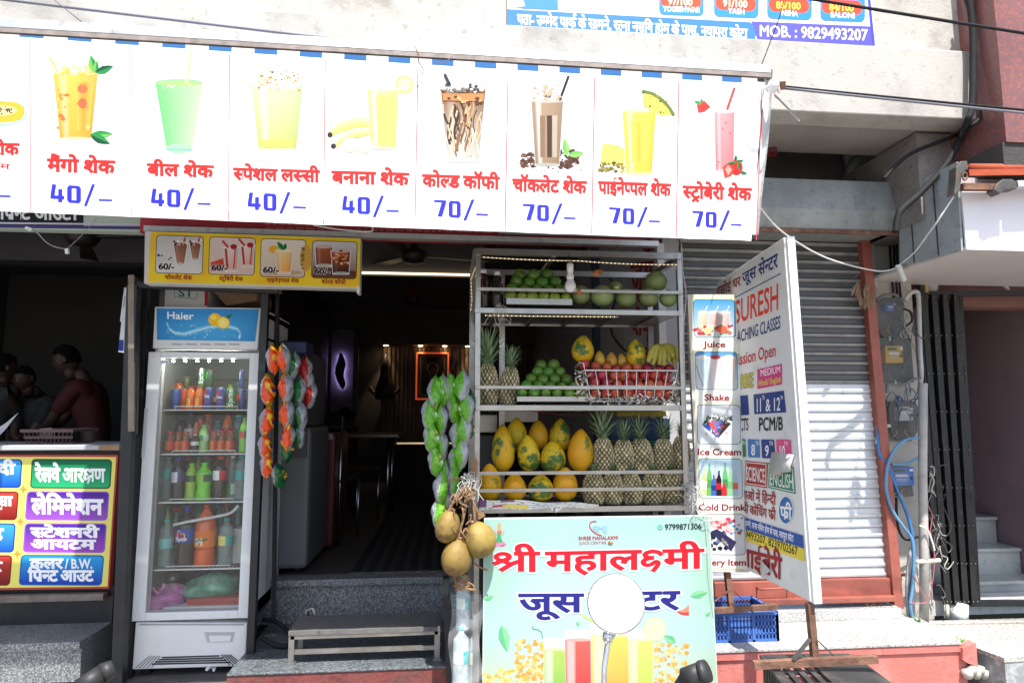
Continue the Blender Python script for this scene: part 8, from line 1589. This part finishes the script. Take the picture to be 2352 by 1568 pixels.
def fan(c, rz, lab, span=.62):
    t = T('ceiling_fan', lab, 'fan', c, None, (0, 0, rz)); FM = mat('dark_brown_fan', (.018, .013, .012), .5)
    b = MB(); b.lathe([(0, -.06), (.08, -.05), (.11, 0), (.09, .04), (.03, .06), (.02, .10)], 16, Matrix.Translation(c)); b.tube([c + Vector((0, 0, .1)), c + Vector((0, 0, .34))], .012, 8); b.lathe([(.05, .30), (.055, .34), (.03, .40)], 12, Matrix.Translation(c)); b.build('motor', FM, t)
    for k in range(3):
        a = rz + k * 2.094; d = Vector((math.cos(a), math.sin(a), 0)); s = Vector((-math.sin(a), math.cos(a), .12)); b = MB(); b.add([c + d * .1 - s * .03, c + d * .1 + s * .03, c + d * span + s * .065, c + d * span - s * .06], [(0, 1, 2, 3)]); b.build('blade', FM, t, fixn=False, solid=.006)
fan(P(950, 588, 4.9), .2, 'dark ceiling fan nearest the street in the juice shop', .75); fan(P(948, 690, 7.2), .55, 'dark ceiling fan further back in the juice shop', .8); fan(P(190, 545, 4.6), -.1, 'dark ceiling fan in the copy shop', .75)
# wall board with red letters inside the right jamb, blue post
jm = T('jamb_board', 'white board with red Hindi letters on the wall inside the shop entrance', 'sign', (1.19, 3.9, 2)); b = MB(); b.box((1.185, 3.52, 1.3), (1.199, 4.3, 2.46)); b.build('panel', mat('grey_white_board', (.50, .51, .53), .4), jm); b = MB(); b.box((1.16, 3.47, .6), (1.2, 3.53, 2.46)); b.build('aluminium_edge', mat('white_edge', (.70, .70, .72), .4), jm)
pjx = lambda x, y, l=0: PX(x, y, 1.185) + Vector((-l, 0, 0)); p = Print(pjx, .002)
p.txt('जूस', (1450, 668), (1500, 662), 60, sr(190, 50, 50), .03); p.txt('शेक', (1452, 770), (1502, 766), 44, sr(190, 50, 50), .03); p.txt('लस्सी', (1454, 830), (1504, 828), 30, sr(190, 60, 60), .02); p.txt('रस', (1474, 580), (1504, 574), 24, sr(170, 40, 40), .02); p.out('lettering', jm)
b = MB(); a_ = P(1360, 700, 5.1); b.box((a_.x, 5.05, .56), (1.199, 5.12, 2.9)); tag(b.build('blue_post', mat('blue_grey_paint', (.06, .10, .17), .6)), 'blue grey painted post inside the shop entrance', 'post')
pipe('cable', smooth_path([PX(1400, 640, 1.18), PX(1420, 665, 1.18), PX(1404, 720, 1.18), PX(1405, 765, 1.18), PX(1425, 795, 1.18), PX(1440, 808, 1.18)], 5), .006, RUBBER, 'black cable hanging on the wall behind the upper shelves', 'cable', 6)
# shelf with dark goods left of the doorway, sieve shelf
b = MB(); b.box((P(640, 800, 3.7).x, 3.7, P(640, 812, 3.7).z), (P(703, 800, 3.7).x, 3.9, P(640, 782, 3.7).z)); tag(b.build('blue_basket', mat('navy_plastic', (.015, .025, .09), .5), bevel=.01), 'dark blue basket above the snack packet strings', 'basket')
pl_ = T('panel_cabinet', 'tall grey steel cabinet beside the snack packets inside the doorway', 'cabinet', (-.9, 4.0, .6)); b = MB(); b.prism([(-1.55, 3.98, 1.43), (-.86, 3.98, 1.43), (-.86, 3.98, 1.86), (-1.0, 3.98, 1.95), (-1.55, 3.98, 1.95)], (0, .6, 0)); b.build('body', mat('dark_cabinet', (.09, .09, .09), .5), pl_)
b = MB()
for k in range(3): b.bar((-1.5, 3.975, 1.5 + k * .1), (-.9, 3.975, 1.5 + k * .1), .006, .012)
b.build('slots', BLACKM, pl_)
# ================================================================== snack packets
def packet_proto(nm, lab, cols, group, back=sr(158, 160, 166)):
    t = T(nm, lab, 'packet', (0, 0, 0), group); q = random.Random(len(lab) * 7 + int(cols[0][0] * 1000)); W, H, D = .085, .155, .042; b = MB(); n = 12; vs = []
    for side in (-1, 1):
        def f(u, v, side=side):
            x, z = (u - .5) * 2, (v - .5) * 2; e = max(0, (1 - x * x)) ** .5 * max(0, 1 - z * z) ** .9; pinch = 1 - .30 * z * z
            cr = .003 * math.sin(14 * x + 9 * z) * (1 - abs(z)) + .005 * math.sin(5 * z + 3 * x * side) + .004 * abs(math.sin(8 * z + 5 * x)) * (1 - x * x) - .004 * abs(math.sin(11 * x * z + 2 * side))
            return Vector((x * W * .5 * pinch * (1.12 - .28 * abs(z) ** 3), side * (D * e) + cr, z * H * .5))
        def cf(u, v, side=side):
            if side > 0: return back if abs(u - .5) < .44 else cols[0]
            if v > .86 or v < .12: return cols[1]
            if .40 < v < .54 and .25 < u < .8: return cols[2]
            if .62 < v < .76 and .18 < u < .55: return cols[3]
            return cols[0] if math.sin(u * 5 + v * 7) > -.75 else cols[1]
        b.grid(f, n + 4, 24, colf=cf)
    b.build('pouch', FOIL, t, fixn=True)
    for s in (-1, 1): b = MB(); b.grid(lambda u, v: Vector(((u - .5) * W * .62, .0025 * math.sin(u * 22), s * (H * .47 + v * .013))), 10, 2, col=cols[1]); b.build('crimped_seam', FOIL, t, fixn=False)
    return t
PRO = {}
PC = {'orange': (sr(228, 78, 24), sr(236, 186, 40), sr(46, 62, 150), sr(240, 205, 60)), 'green': (sr(20, 96, 48), sr(26, 84, 52), sr(230, 180, 60), sr(214, 160, 50)), 'red': (sr(170, 26, 26), sr(120, 18, 18), sr(220, 150, 60), sr(60, 60, 60)), 'lime': (sr(92, 160, 34), sr(120, 180, 70), sr(215, 225, 205), sr(226, 190, 90))}
def strand(kind, pts, Y, where, grp, turn0, size=1.0, step=1):
    for k, (x, y, h, a, tw) in enumerate(pts):
        c = P(x, y, Y + R.uniform(-.01, .01)); s = pxs(Y, x) * h / .158; lab = f'{ {"lime": "bright green"}.get(kind, kind) } snack packet, {ORD[k]} from the top in {where}'
        rot = (R.uniform(-.12, .12), a, math.copysign(1.6, tw) + R.uniform(-.3, .3))
        if kind not in PRO: PRO[kind] = packet_proto('snack_packet', lab, PC[kind], grp); at(PRO[kind], c, rot, (s * .9, s * .85, s))
        else: dup(PRO[kind], c, lab, rot, (s * .9, s * .85, s))
GA, GB_ = 'snack packets hung left of the doorway', 'snack packets hung at the fruit stall'
strand('orange', [(628, 826, 72, -.35, .9), (615, 897, 74, .1, .7), (612, 967, 72, .12, .8), (608, 1026, 66, .1, 1.0), (612, 1068, 62, -.1, .9)], 3.44, 'the outer left strand', GA, 0)
strand('orange', [(652, 824, 70, .3, -.7), (658, 890, 72, -.1, -.5), (659, 950, 72, -.05, -.6), (662, 1004, 66, .05, -.8)], 3.40, 'the inner orange strand', GA, 0)
strand('green', [(672, 838, 76, -.3, -.4), (686, 898, 72, -.12, -.3), (690, 955, 68, .1, -.4), (686, 1000, 60, .1, -.2), (659, 1030, 62, .1, .3), (640, 1092, 70, -.6, .4)], 3.47, 'the green strand', GA, 0)
strand('red', [(700, 850, 74, -.25, -.3), (712, 905, 70, -.1, -.2), (705, 880, 66, .1, -.4)], 3.55, 'the dark red strand behind', GA, 0)
strand('lime', [(1000, 900, 80, .55, .4), (986, 950, 78, .2, .6), (990, 1004, 74, -.1, .5), (1000, 1060, 72, -.25, .6), (1012, 1120, 72, -.15, .6), (1008, 1180, 74, .12, .5)], 2.99, 'the outer left strand at the stall', GB_, 0)
strand('lime', [(1018, 900, 82, .45, -.6), (1012, 962, 76, .05, -.7), (1014, 1024, 72, -.1, -.7), (1020, 1090, 70, -.1, -.7), (1024, 1150, 66, .0, -.7)], 3.03, 'the second strand at the stall', GB_, 0)
strand('lime', [(1036, 896, 80, -.15, .8), (1044, 940, 76, -.3, .9), (1050, 1000, 74, .05, .9), (1046, 1060, 72, .15, .8), (1040, 1110, 68, .1, .8)], 3.02, 'the third strand at the stall', GB_, 0)
strand('lime', [(1062, 885, 80, -.5, -.3), (1072, 936, 76, -.1, -.3), (1066, 990, 74, .1, -.4), (1060, 1042, 70, .2, -.3)], 2.98, 'the right strand at the stall', GB_, 0)
strand('green', [(1078, 930, 66, -.1, .3), (1076, 985, 60, .1, .3)], 3.05, 'the short dark strand beside the stall post', GB_, 0)
pipe('wire_hook', [P(1030, 858, 3.0), P(1044, 835, 3.0), P(1048, 805, 3.0)], .0015, RUBBER, 'thin wire holding up the bright green snack packets', 'hook', 4); pipe('wire_hook', [P(640, 795, 3.44), P(637, 760, 3.44), P(640, 700, 3.44)], .0018, RUBBER, 'thin wire holding up the orange snack packets', 'hook', 4)
# ================================================================== wrapped water bottles behind the poster
def D2b(x, y): return D2(x, y)
k = 0
for x0, yt, x1, yb, Y, lab in ((1283, 900, 1365, 1225, 3.06, 'wrapped water bottle, upper one nearest the coconuts'), (1372, 930, 1445, 1230, 3.10, 'wrapped water bottle, upper one beside the stall leg'), (1262, 1235, 1358, 1580, 3.04, 'wrapped water bottle, lower one at the left'), (1362, 1245, 1425, 1590, 3.09, 'wrapped water bottle, lower one beside the stall leg')):
    (xa, ya), (xb2, yb2_) = D2(x0, yt), D2(x1, yb); bottle(xa, ya, xb2, yb2_, Y, (.6, .7, .7), sr(80, 200, 195), sr(60, 175, 175), lab, 'bottle', 'wrapped water bottles behind the poster', sr(225, 225, 215), clear=FROST, shape=2, lv=(.40, .60))
FILM = mat('shrink_film', (.75, .78, .80), .2, 0, .1, 9, alpha=.16)
b = MB()
b.grid(lambda u, v: P(*D2(1240 + 200 * u + 12 * math.sin(v * 9), 1000 + 600 * v), 3.0 + .015 * math.sin(u * 9 + v * 4) + .012 * math.sin(v * 21 + u * 5)), 14, 24); tag(b.build('shrink_wrap', FILM, fixn=False), 'crinkled clear shrink wrap round the water bottles', 'wrap')
b = MB(); b.bar(P(*D2(1215, 890), 3.2), P(*D2(1240, 1568), 3.2), .03, .05, up=(0, 1, 0)); tag(b.build('door_post', BLACKM), 'black door post right of the shop steps', 'post')
# ================================================================== motorcycle parked in the street, mirror up
MC = T('parked_motorcycle', 'parked motorcycle of which the round mirror and black grips rise into view', 'motorcycle', (.4, 1.2, 0))
c = P(1415, 1385, 1.45); rM = 61 * pxs(1.45, 1415)
d = (CAM - c).normalized(); nrm = (d + Vector((-.1, .0, .2))).normalized()
M = Matrix.Translation(c) @ nrm.to_track_quat('Z', 'Y').to_matrix().to_4x4()
b = MB(); b.lathe([(0, -.018), (rM * .7, -.014), (rM, -.004), (rM * 1.02, .003), (rM * .97, .005)], 32, M); mir = b.build('mirror', mat('chrome_shell', (.6, .6, .62), .15, .9), MC)
b = MB(); b.prism([M @ Vector((rM * .965 * math.cos(k * .1963), rM * .965 * math.sin(k * .1963), .0062)) for k in range(32)], nrm * .001); b.build('mirror_glare', mat('mirror_glare', (.90, .91, .92), .35, 0, .0, 2), mir, fixn=False)  # white colour stands in for the bright sky reflected by the mirror
g0 = P(1382, 1570, 1.42) + Vector((0, 0, -.12))
b = MB(); b.tube([c - nrm * .012 + Vector((-.006, 0, -rM * .9)), P(1396, 1475, 1.45), P(1388, 1530, 1.43), g0], [.007, .006, .006, .006], 10); b.ell(P(1396, 1462, 1.45), (.012, .012, .016), 10, 7); b.build('mirror_stem', mat('chrome_shell'), MC)
hR, hL = P(1612, 1543, 1.25), P(1180, 1690, 1.45)
b = MB(); b.tube([P(1572, 1556, 1.27), hR], [.018, .019], 14); b.tube([hR, hR + (hR - P(1572, 1556, 1.27)).normalized() * .012], [.021, .020], 14); b.build('grip', mat('grip_rubber', (.02, .02, .021), .55, 0, .2, 40), MC)
hb0 = P(1572, 1556, 1.27); b = MB(); b.tube(smooth_path([hb0, hb0 + Vector((-.03, .01, -.05)), Vector((.40, 1.36, .84)), Vector((.22, 1.38, .84)), Vector((.08, 1.36, .86)), Vector((-.02, 1.30, .86))], 5), .011, 10); b.tube([Vector((-.02, 1.30, .86)), Vector((-.13, 1.22, .84))], .018, 12); b.build('handlebar', BLACKM, MC)
b = MB(); b.tube([(.22, 1.40, .82), (.22, 1.52, .75), (.22, 1.72, .34)], .02, 8); b.tube([(.38, 1.40, .82), (.38, 1.52, .75), (.38, 1.72, .34)], .02, 8); b.build('front_fork', mat('chrome_shell'), MC)
b = MB(); b.tube([(.30, 1.74 + .27 * math.cos(a), .31 + .27 * math.sin(a)) for a in [k * .2856 for k in range(23)]], .04, 10); wh = b.build('wheel', RUBBER, MC)
b = MB(); b.tube([(.30, 1.74 + .225 * math.cos(a), .31 + .225 * math.sin(a)) for a in [k * .2856 for k in range(23)]], .012, 6); b.tube([(.22, 1.74, .31), (.38, 1.74, .31)], .03, 10)
for k in range(10): a = k * .628; b.tube([(.30, 1.74, .31), (.30, 1.74 + .225 * math.cos(a), .31 + .225 * math.sin(a))], .003, 4)
b.build('rim', mat('chrome_shell'), wh)
b = MB(); b.ell((.30, 1.46, .80), (.10, .08, .10), 16, 10); b.build('headlight', mat('white_cowl', (.75, .76, .78), .3), MC)
b = MB(); b.ell((.30, 1.02, .76), (.15, .27, .13), 18, 12); b.build('fuel_tank', mat('white_cowl'), MC)
b = MB(); b.ell((.30, .45, .76), (.13, .36, .07), 16, 10); b.build('saddle', BLACKP, MC)
b = MB(); b.tube([(.30, .15 + .27 * math.cos(a), .31 + .27 * math.sin(a)) for a in [k * .2856 for k in range(23)]], .045, 10); b.build('wheel', RUBBER, MC)
b = MB(); b.bar((.30, 1.35, .78), (.30, .3, .66), .05); b.bar((.30, 1.3, .72), (.30, .95, .32), .05); b.bar((.30, .95, .32), (.30, .15, .31), .05); b.box((.18, .72, .24), (.42, 1.05, .56)); b.build('chassis', IRON, MC)
# second grip at the lower left
m2 = T('parked_scooter', 'parked two wheeler showing only the end of a black handlebar grip at the lower left', 'scooter', (-.75, 1.1, 0))
a_, c_ = P(236, 1546, 1.35), P(180, 1580, 1.33)
b = MB(); b.tube([c_, a_], [.017, .018], 14); b.tube([a_, a_ + (a_ - c_).normalized() * .02], [.020, .014], 14); b.build('grip', mat('grip_rubber'), m2)
b = MB(); b.tube(smooth_path([c_, c_ + Vector((-.12, -.02, -.05)), c_ + Vector((-.3, -.02, -.06)), c_ + Vector((-.5, -.05, -.03))], 4), .011, 8); b.tube([c_ + Vector((-.25, -.02, -.06)), c_ + Vector((-.25, .28, -.75))], .03, 8); b.build('handlebar', BLACKM, m2)
wc = c_ + Vector((-.25, .30, 0)); b = MB(); b.tube([(wc.x, wc.y + .2 * math.cos(a), .24 + .2 * math.sin(a)) for a in [k * .2856 for k in range(23)]], .045, 10); b.tube([(wc.x, wc.y - 1.2 + .2 * math.cos(a), .24 + .2 * math.sin(a)) for a in [k * .2856 for k in range(23)]], .045, 10); b.build('wheel', RUBBER, m2)
b = MB(); b.box((wc.x - .15, wc.y - 1.3, .3), (wc.x + .15, wc.y - .5, .7)); b.box((wc.x - .13, wc.y - .6, .28), (wc.x + .13, wc.y - .1, .34)); b.build('body', mat('grey_scooter_body', (.2, .21, .22), .35), m2, bevel=.06)
# ================================================================== things at the copy shop counter
bs_ = T('wire_basket', 'dim pinkish plastic basket of papers on the copy shop counter', 'basket', P(110, 1010, 3.75))
X0, X1, Z0, Z1 = rect(52, 990, 165, 1017, 3.72); zc_ = zc; b = MB()
PB = mat('dusty_pink_plastic', (.12, .065, .06), .5); h = Z1 - Z0
for k in range(12): u = k / 11; b.bar((X0 + .02 + (X1 - X0 - .04) * u, 3.74, zc_), (X0 + (X1 - X0) * u, 3.72, zc_ + .07), .006, .003)
b.bar((X0 - .01, 3.715, zc_ + .07), (X1 + .01, 3.715, zc_ + .07), .012, .016); b.bar((X0, 3.73, zc_ + .035), (X1, 3.73, zc_ + .035), .004, .014); b.box((X0, 3.74, zc_), (X1, 3.95, zc_ + .006)); b.bar((X0 - .01, 3.96, zc_ + .07), (X1 + .01, 3.96, zc_ + .07), .012, .016); b.bar((X0, 3.715, zc_ + .07), (X0, 3.96, zc_ + .07), .012); b.bar((X1, 3.715, zc_ + .07), (X1, 3.96, zc_ + .07), .012); b.build('lattice', PB, bs_)
b = MB(); b.add([P(90, 985, 3.78), P(120, 982, 3.80), P(122, 1000, 3.85), P(92, 1005, 3.84)], [(0, 1, 2, 3)]); b.build('printed_card', mat('white_card', (.6, .58, .58), .7), bs_, fixn=False, solid=.001)
b = MB(); b.grid(lambda u, v: P(-10 + 56 * u, 985 - 38 * u + 22 * v * (1 - u), 3.95) + Vector((0, .01 * math.sin(u * 5), 0)), 6, 3); tag(b.build('paper_sheet', mat('white_card'), fixn=False), 'white paper sheet held up over the counter at the left edge', 'paper')
cn = T('cable_plug', 'white plug and twisted lead dangling under the black strip sign', 'lead', P(70, 528, 3.36)); b = MB(); b.tube(smooth_path([P(70, 527, 3.36), P(88, 537, 3.36), P(105, 555, 3.36), P(125, 566, 3.36), P(150, 572, 3.36)], 6), .003, 6); b.tube(smooth_path([P(156, 570, 3.36), P(180, 548, 3.36), P(205, 522, 3.36), P(222, 500, 3.37)], 5), .0015, 5); b.build('lead', mat('mottled_lead', (.35, .35, .34), .6, 0, .6, 120), cn)
b = MB(); b.bar(P(60, 524, 3.35), P(75, 529, 3.35), .018, .016); b.bar(P(154, 571, 3.35), P(155, 583, 3.35), .016, .014); b.build('plug', WHITEP, cn)
# ================================================================== people in the shade
SKIN = mat('shaded_brown_skin', (.045, .021, .013), .6, 0, .08, 9); HAIR = mat('black_hair', (.004, .0035, .0035), .8, 0, .3, 60, .5, 160, spec=.1)  # skin and shirt colours lowered to carry the dim interior's shade
def skinned(name, joints, edges, m, parent, sub=2, loc=None):
    me = bpy.data.meshes.new(name); me.from_pydata([j[0] for j in joints], edges, []); o = bpy.data.objects.new(name, me); COL.objects.link(o)
    sk = o.modifiers.new('skin', 'SKIN'); sk.use_smooth_shade = True
    for i, j in enumerate(joints): me.skin_vertices[0].data[i].radius = (j[1], j[2] if len(j) > 2 else j[1])
    me.skin_vertices[0].data[0].use_root = True
    sb = o.modifiers.new('subdivision', 'SUBSURF'); sb.levels = sub; sb.render_levels = sub
    dg = bpy.context.evaluated_depsgraph_get(); m2_ = bpy.data.meshes.new_from_object(o.evaluated_get(dg)); bpy.data.objects.remove(o)
    m2_.materials.clear(); m2_.materials.append(m); o = bpy.data.objects.new(name, m2_); COL.objects.link(o)
    for p_ in m2_.polygons: p_.use_smooth = True
    if parent: put(o, parent)
    return o
def person(label, base, face, lean, shirt, arms, sc=1.0, hairlen=.0, trousers=(.02, .02, .025), headtilt=0):
    """base: point on the floor; face: heading angle; lean: forward bend of the upper body; arms: hand targets relative to base"""
    t = T('person', label, 'person', base); f = Vector((math.cos(face), math.sin(face), 0)); r = Vector((f.y, -f.x, 0)); B = Vector(base)
    def J(x, y, z): return B + (r * x + f * y + Vector((0, 0, z))) * sc
    ly = lambda z: max(0, z - .95) * math.tan(lean)
    hip = J(0, 0, .95); ch = J(0, ly(1.25), 1.25); nk = J(0, ly(1.44), 1.44); hd = J(0, ly(1.6) + .03 + .05 * headtilt, 1.60 - .03 * headtilt)
    jt = [(hip, .13 * sc, .10 * sc), (J(0, ly(1.1), 1.1), .125 * sc, .095 * sc), (ch, .15 * sc, .10 * sc), (nk, .055 * sc, .055 * sc), (J(0, ly(1.5) + .01, 1.51), .052 * sc, .055 * sc)]; ed = [(0, 1), (1, 2), (2, 3), (3, 4)]
    for s, tg in zip((-1, 1), arms):
        sh = J(.17 * s, ly(1.38), 1.38); k = len(jt); hand = B + (r * tg[0] + f * tg[1] + Vector((0, 0, tg[2]))) * sc; el = (sh + hand) / 2 + (r * .10 * s - Vector((0, 0, .10))) * sc
        jt += [(sh, .058 * sc), (el, .042 * sc), (el.lerp(hand, .9), .027 * sc), (hand, .030 * sc)]; ed += [(2, k), (k, k + 1), (k + 1, k + 2), (k + 2, k + 3)]
        hdv = (hand - el).normalized()
    for s in (-1, 1):
        k = len(jt); jt += [(J(.09 * s, 0, .86), .085 * sc), (J(.10 * s, .02, .48), .058 * sc), (J(.10 * s, 0, .08), .040 * sc), (J(.10 * s, .12, .04), .038 * sc)]; ed += [(0, k), (k, k + 1), (k + 1, k + 2), (k + 2, k + 3)]
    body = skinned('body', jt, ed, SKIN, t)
    # head with a face, joined into the body mesh
    hm = Matrix.Translation(hd) @ Matrix((r, f, Vector((0, 0, 1)))).transposed().to_4x4() @ Matrix.Rotation(-.35 * headtilt, 4, 'X')
    def hf(d, q):
        x, y, z = d; v = Vector((x * .074, y * .092, z * .112))
        if y > 0:
            v.y += .020 * math.exp(-(x / .16) ** 2 - ((z + .12) / .2) ** 2) * y; v.y -= .008 * (math.exp(-((abs(x) - .38) / .18) ** 2 - ((z - .05) / .12) ** 2)); v.y += .006 * math.exp(-(x / .3) ** 2 - ((z + .45) / .07) ** 2); v.y += .010 * math.exp(-(x / .35) ** 2 - ((z + .8) / .2) ** 2)
        if z < -.3: v.x *= 1 + .35 * (z + .3); 
        return v * sc
    b = MB(); b.ell((0, 0, 0), 1, 28, 20, fn=hf); b.tube([Vector((0, -.015, -.16)) * sc, Vector((0, -.005, -.06)) * sc], [.05 * sc, .05 * sc], 12)
    for s in (-1, 1):
        b.ell(Vector((s * .076, -.008, -.005)) * sc, (.012 * sc, .022 * sc, .032 * sc), 10, 8)
    b.v = [tuple(hm @ Vector(v)) for v in b.v]; tmp = b.build('head', SKIN)
    # five fingers on each hand
    fb = MB()
    for s, tg in zip((-1, 1), arms):
        hand = B + (r * tg[0] + f * tg[1] + Vector((0, 0, tg[2]))) * sc; sh = J(.17 * s, ly(1.38), 1.38); el = (sh + hand) / 2 + (r * .10 * s - Vector((0, 0, .10))) * sc; d = (hand - el).normalized(); sd = d.cross(Vector((0, 0, 1))).normalized(); dn = Vector((0, 0, -1))
        fb.ell(hand + d * .04 * sc, (.034 * sc,) * 3, 10, 8, fn=lambda dd, q: Vector((q.x, q.y, q.z * .6)))
        for k, ln in enumerate((.065, .078, .072, .055)):
            o_ = hand + d * .06 * sc + sd * (-.028 + .019 * k) * sc; fb.tube([o_, o_ + (d * .5 + dn * .12) * ln * sc, o_ + (d * .8 + dn * .45) * ln * sc, o_ + (d * .9 + dn * .8) * ln * sc], [.009 * sc, .0085 * sc, .0075 * sc, .006 * sc], 7)
        o_ = hand + d * .02 * sc - sd * .03 * s * sc; fb.tube([o_, o_ + (d * .5 - sd * s * .5) * .04 * sc, o_ + (d * .9 - sd * s * .6) * .055 * sc], [.011 * sc, .010 * sc, .008 * sc], 7)
    tmp2 = fb.build('hands', SKIN)
    bm_ = bmesh.new()
    for o_ in (body, tmp, tmp2): bm_.from_mesh(o_.data)
    bm_.to_mesh(body.data); bm_.free()
    for o_ in (tmp, tmp2): bpy.data.objects.remove(o_)
    for p_ in body.data.polygons: p_.use_smooth = True
    b = MB()
    for s in (-1, 1): b.ell(hm @ (Vector((s * .030, .083, .012)) * sc), (.010 * sc, .007 * sc, .006 * sc), 8, 6)
    b.build('eyes', mat('dark_eyes', (.02, .015, .012), .3), body)
    def hrf(d, q):
        k = 1.0 if (d.z > .25 or d.y < .05) else 0.0
        v = hf(d, q); return v * (1.10 + .03 * math.sin(9 * d.x + 7 * d.z + 5 * d.y)) if (d.z > .30 + .25 * d.y or (d.y < .15 and d.z > -.35 - hairlen)) else v * .86
    b = MB(); b.ell((0, 0, 0), 1, 28, 20, fn=hrf); b.v = [tuple(hm @ Vector(v)) for v in b.v]; b.build('hair', HAIR, t)
    # clothes follow the body
    ct_ = [(J(0, 0, .90), .145 * sc, .115 * sc), (J(0, ly(1.1), 1.1), .140 * sc, .11 * sc), (ch, .165 * sc, .118 * sc), (J(0, ly(1.41), 1.41), .085 * sc, .07 * sc)]; ce = [(0, 1), (1, 2), (2, 3)]
    for s, tg in zip((-1, 1), arms):
        sh = J(.17 * s, ly(1.38), 1.38); hand = B + (r * tg[0] + f * tg[1] + Vector((0, 0, tg[2]))) * sc; el = (sh + hand) / 2 + (r * .10 * s - Vector((0, 0, .10))) * sc; k = len(ct_); ct_ += [(sh, .075 * sc), (sh.lerp(el, .75), .062 * sc)]; ce += [(2, k), (k, k + 1)]
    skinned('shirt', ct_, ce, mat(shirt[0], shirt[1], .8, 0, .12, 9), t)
    lt = [(J(0, 0, .93), .14 * sc, .11 * sc)]; le = []
    for s in (-1, 1): k = len(lt); lt += [(J(.09 * s, 0, .84), .095 * sc), (J(.10 * s, .02, .48), .075 * sc), (J(.10 * s, 0, .10), .065 * sc)]; le += [(0, k), (k, k + 1), (k + 1, k + 2)]
    skinned('trousers', lt, le, mat('dark_trousers', trousers, .85, 0, .15, 9), t); return t
person('man in a red T-shirt bending over the copy shop counter, face turned down', (P(240, 850, 5.0).x, 5.0, .44), math.pi * 1.06, .30, ('shaded_red_cotton', (.055, .0025, .003)), ((.22, .52, .98), (-.2, .50, .96)), .92, headtilt=.8)
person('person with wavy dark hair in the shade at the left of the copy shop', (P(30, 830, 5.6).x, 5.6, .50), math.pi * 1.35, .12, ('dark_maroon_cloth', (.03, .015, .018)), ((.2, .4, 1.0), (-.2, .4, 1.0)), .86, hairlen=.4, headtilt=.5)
person('customer in a pale shirt at the left edge of the copy shop', (P(-15, 850, 5.0).x, 5.0, .46), math.pi * .3, .08, ('shaded_pale_cotton', (.03, .032, .03)), ((.2, .4, 1.0), (-.2, .4, 1.0)), .86)  # pale shirt coloured near black, the shop's shade is in its colour
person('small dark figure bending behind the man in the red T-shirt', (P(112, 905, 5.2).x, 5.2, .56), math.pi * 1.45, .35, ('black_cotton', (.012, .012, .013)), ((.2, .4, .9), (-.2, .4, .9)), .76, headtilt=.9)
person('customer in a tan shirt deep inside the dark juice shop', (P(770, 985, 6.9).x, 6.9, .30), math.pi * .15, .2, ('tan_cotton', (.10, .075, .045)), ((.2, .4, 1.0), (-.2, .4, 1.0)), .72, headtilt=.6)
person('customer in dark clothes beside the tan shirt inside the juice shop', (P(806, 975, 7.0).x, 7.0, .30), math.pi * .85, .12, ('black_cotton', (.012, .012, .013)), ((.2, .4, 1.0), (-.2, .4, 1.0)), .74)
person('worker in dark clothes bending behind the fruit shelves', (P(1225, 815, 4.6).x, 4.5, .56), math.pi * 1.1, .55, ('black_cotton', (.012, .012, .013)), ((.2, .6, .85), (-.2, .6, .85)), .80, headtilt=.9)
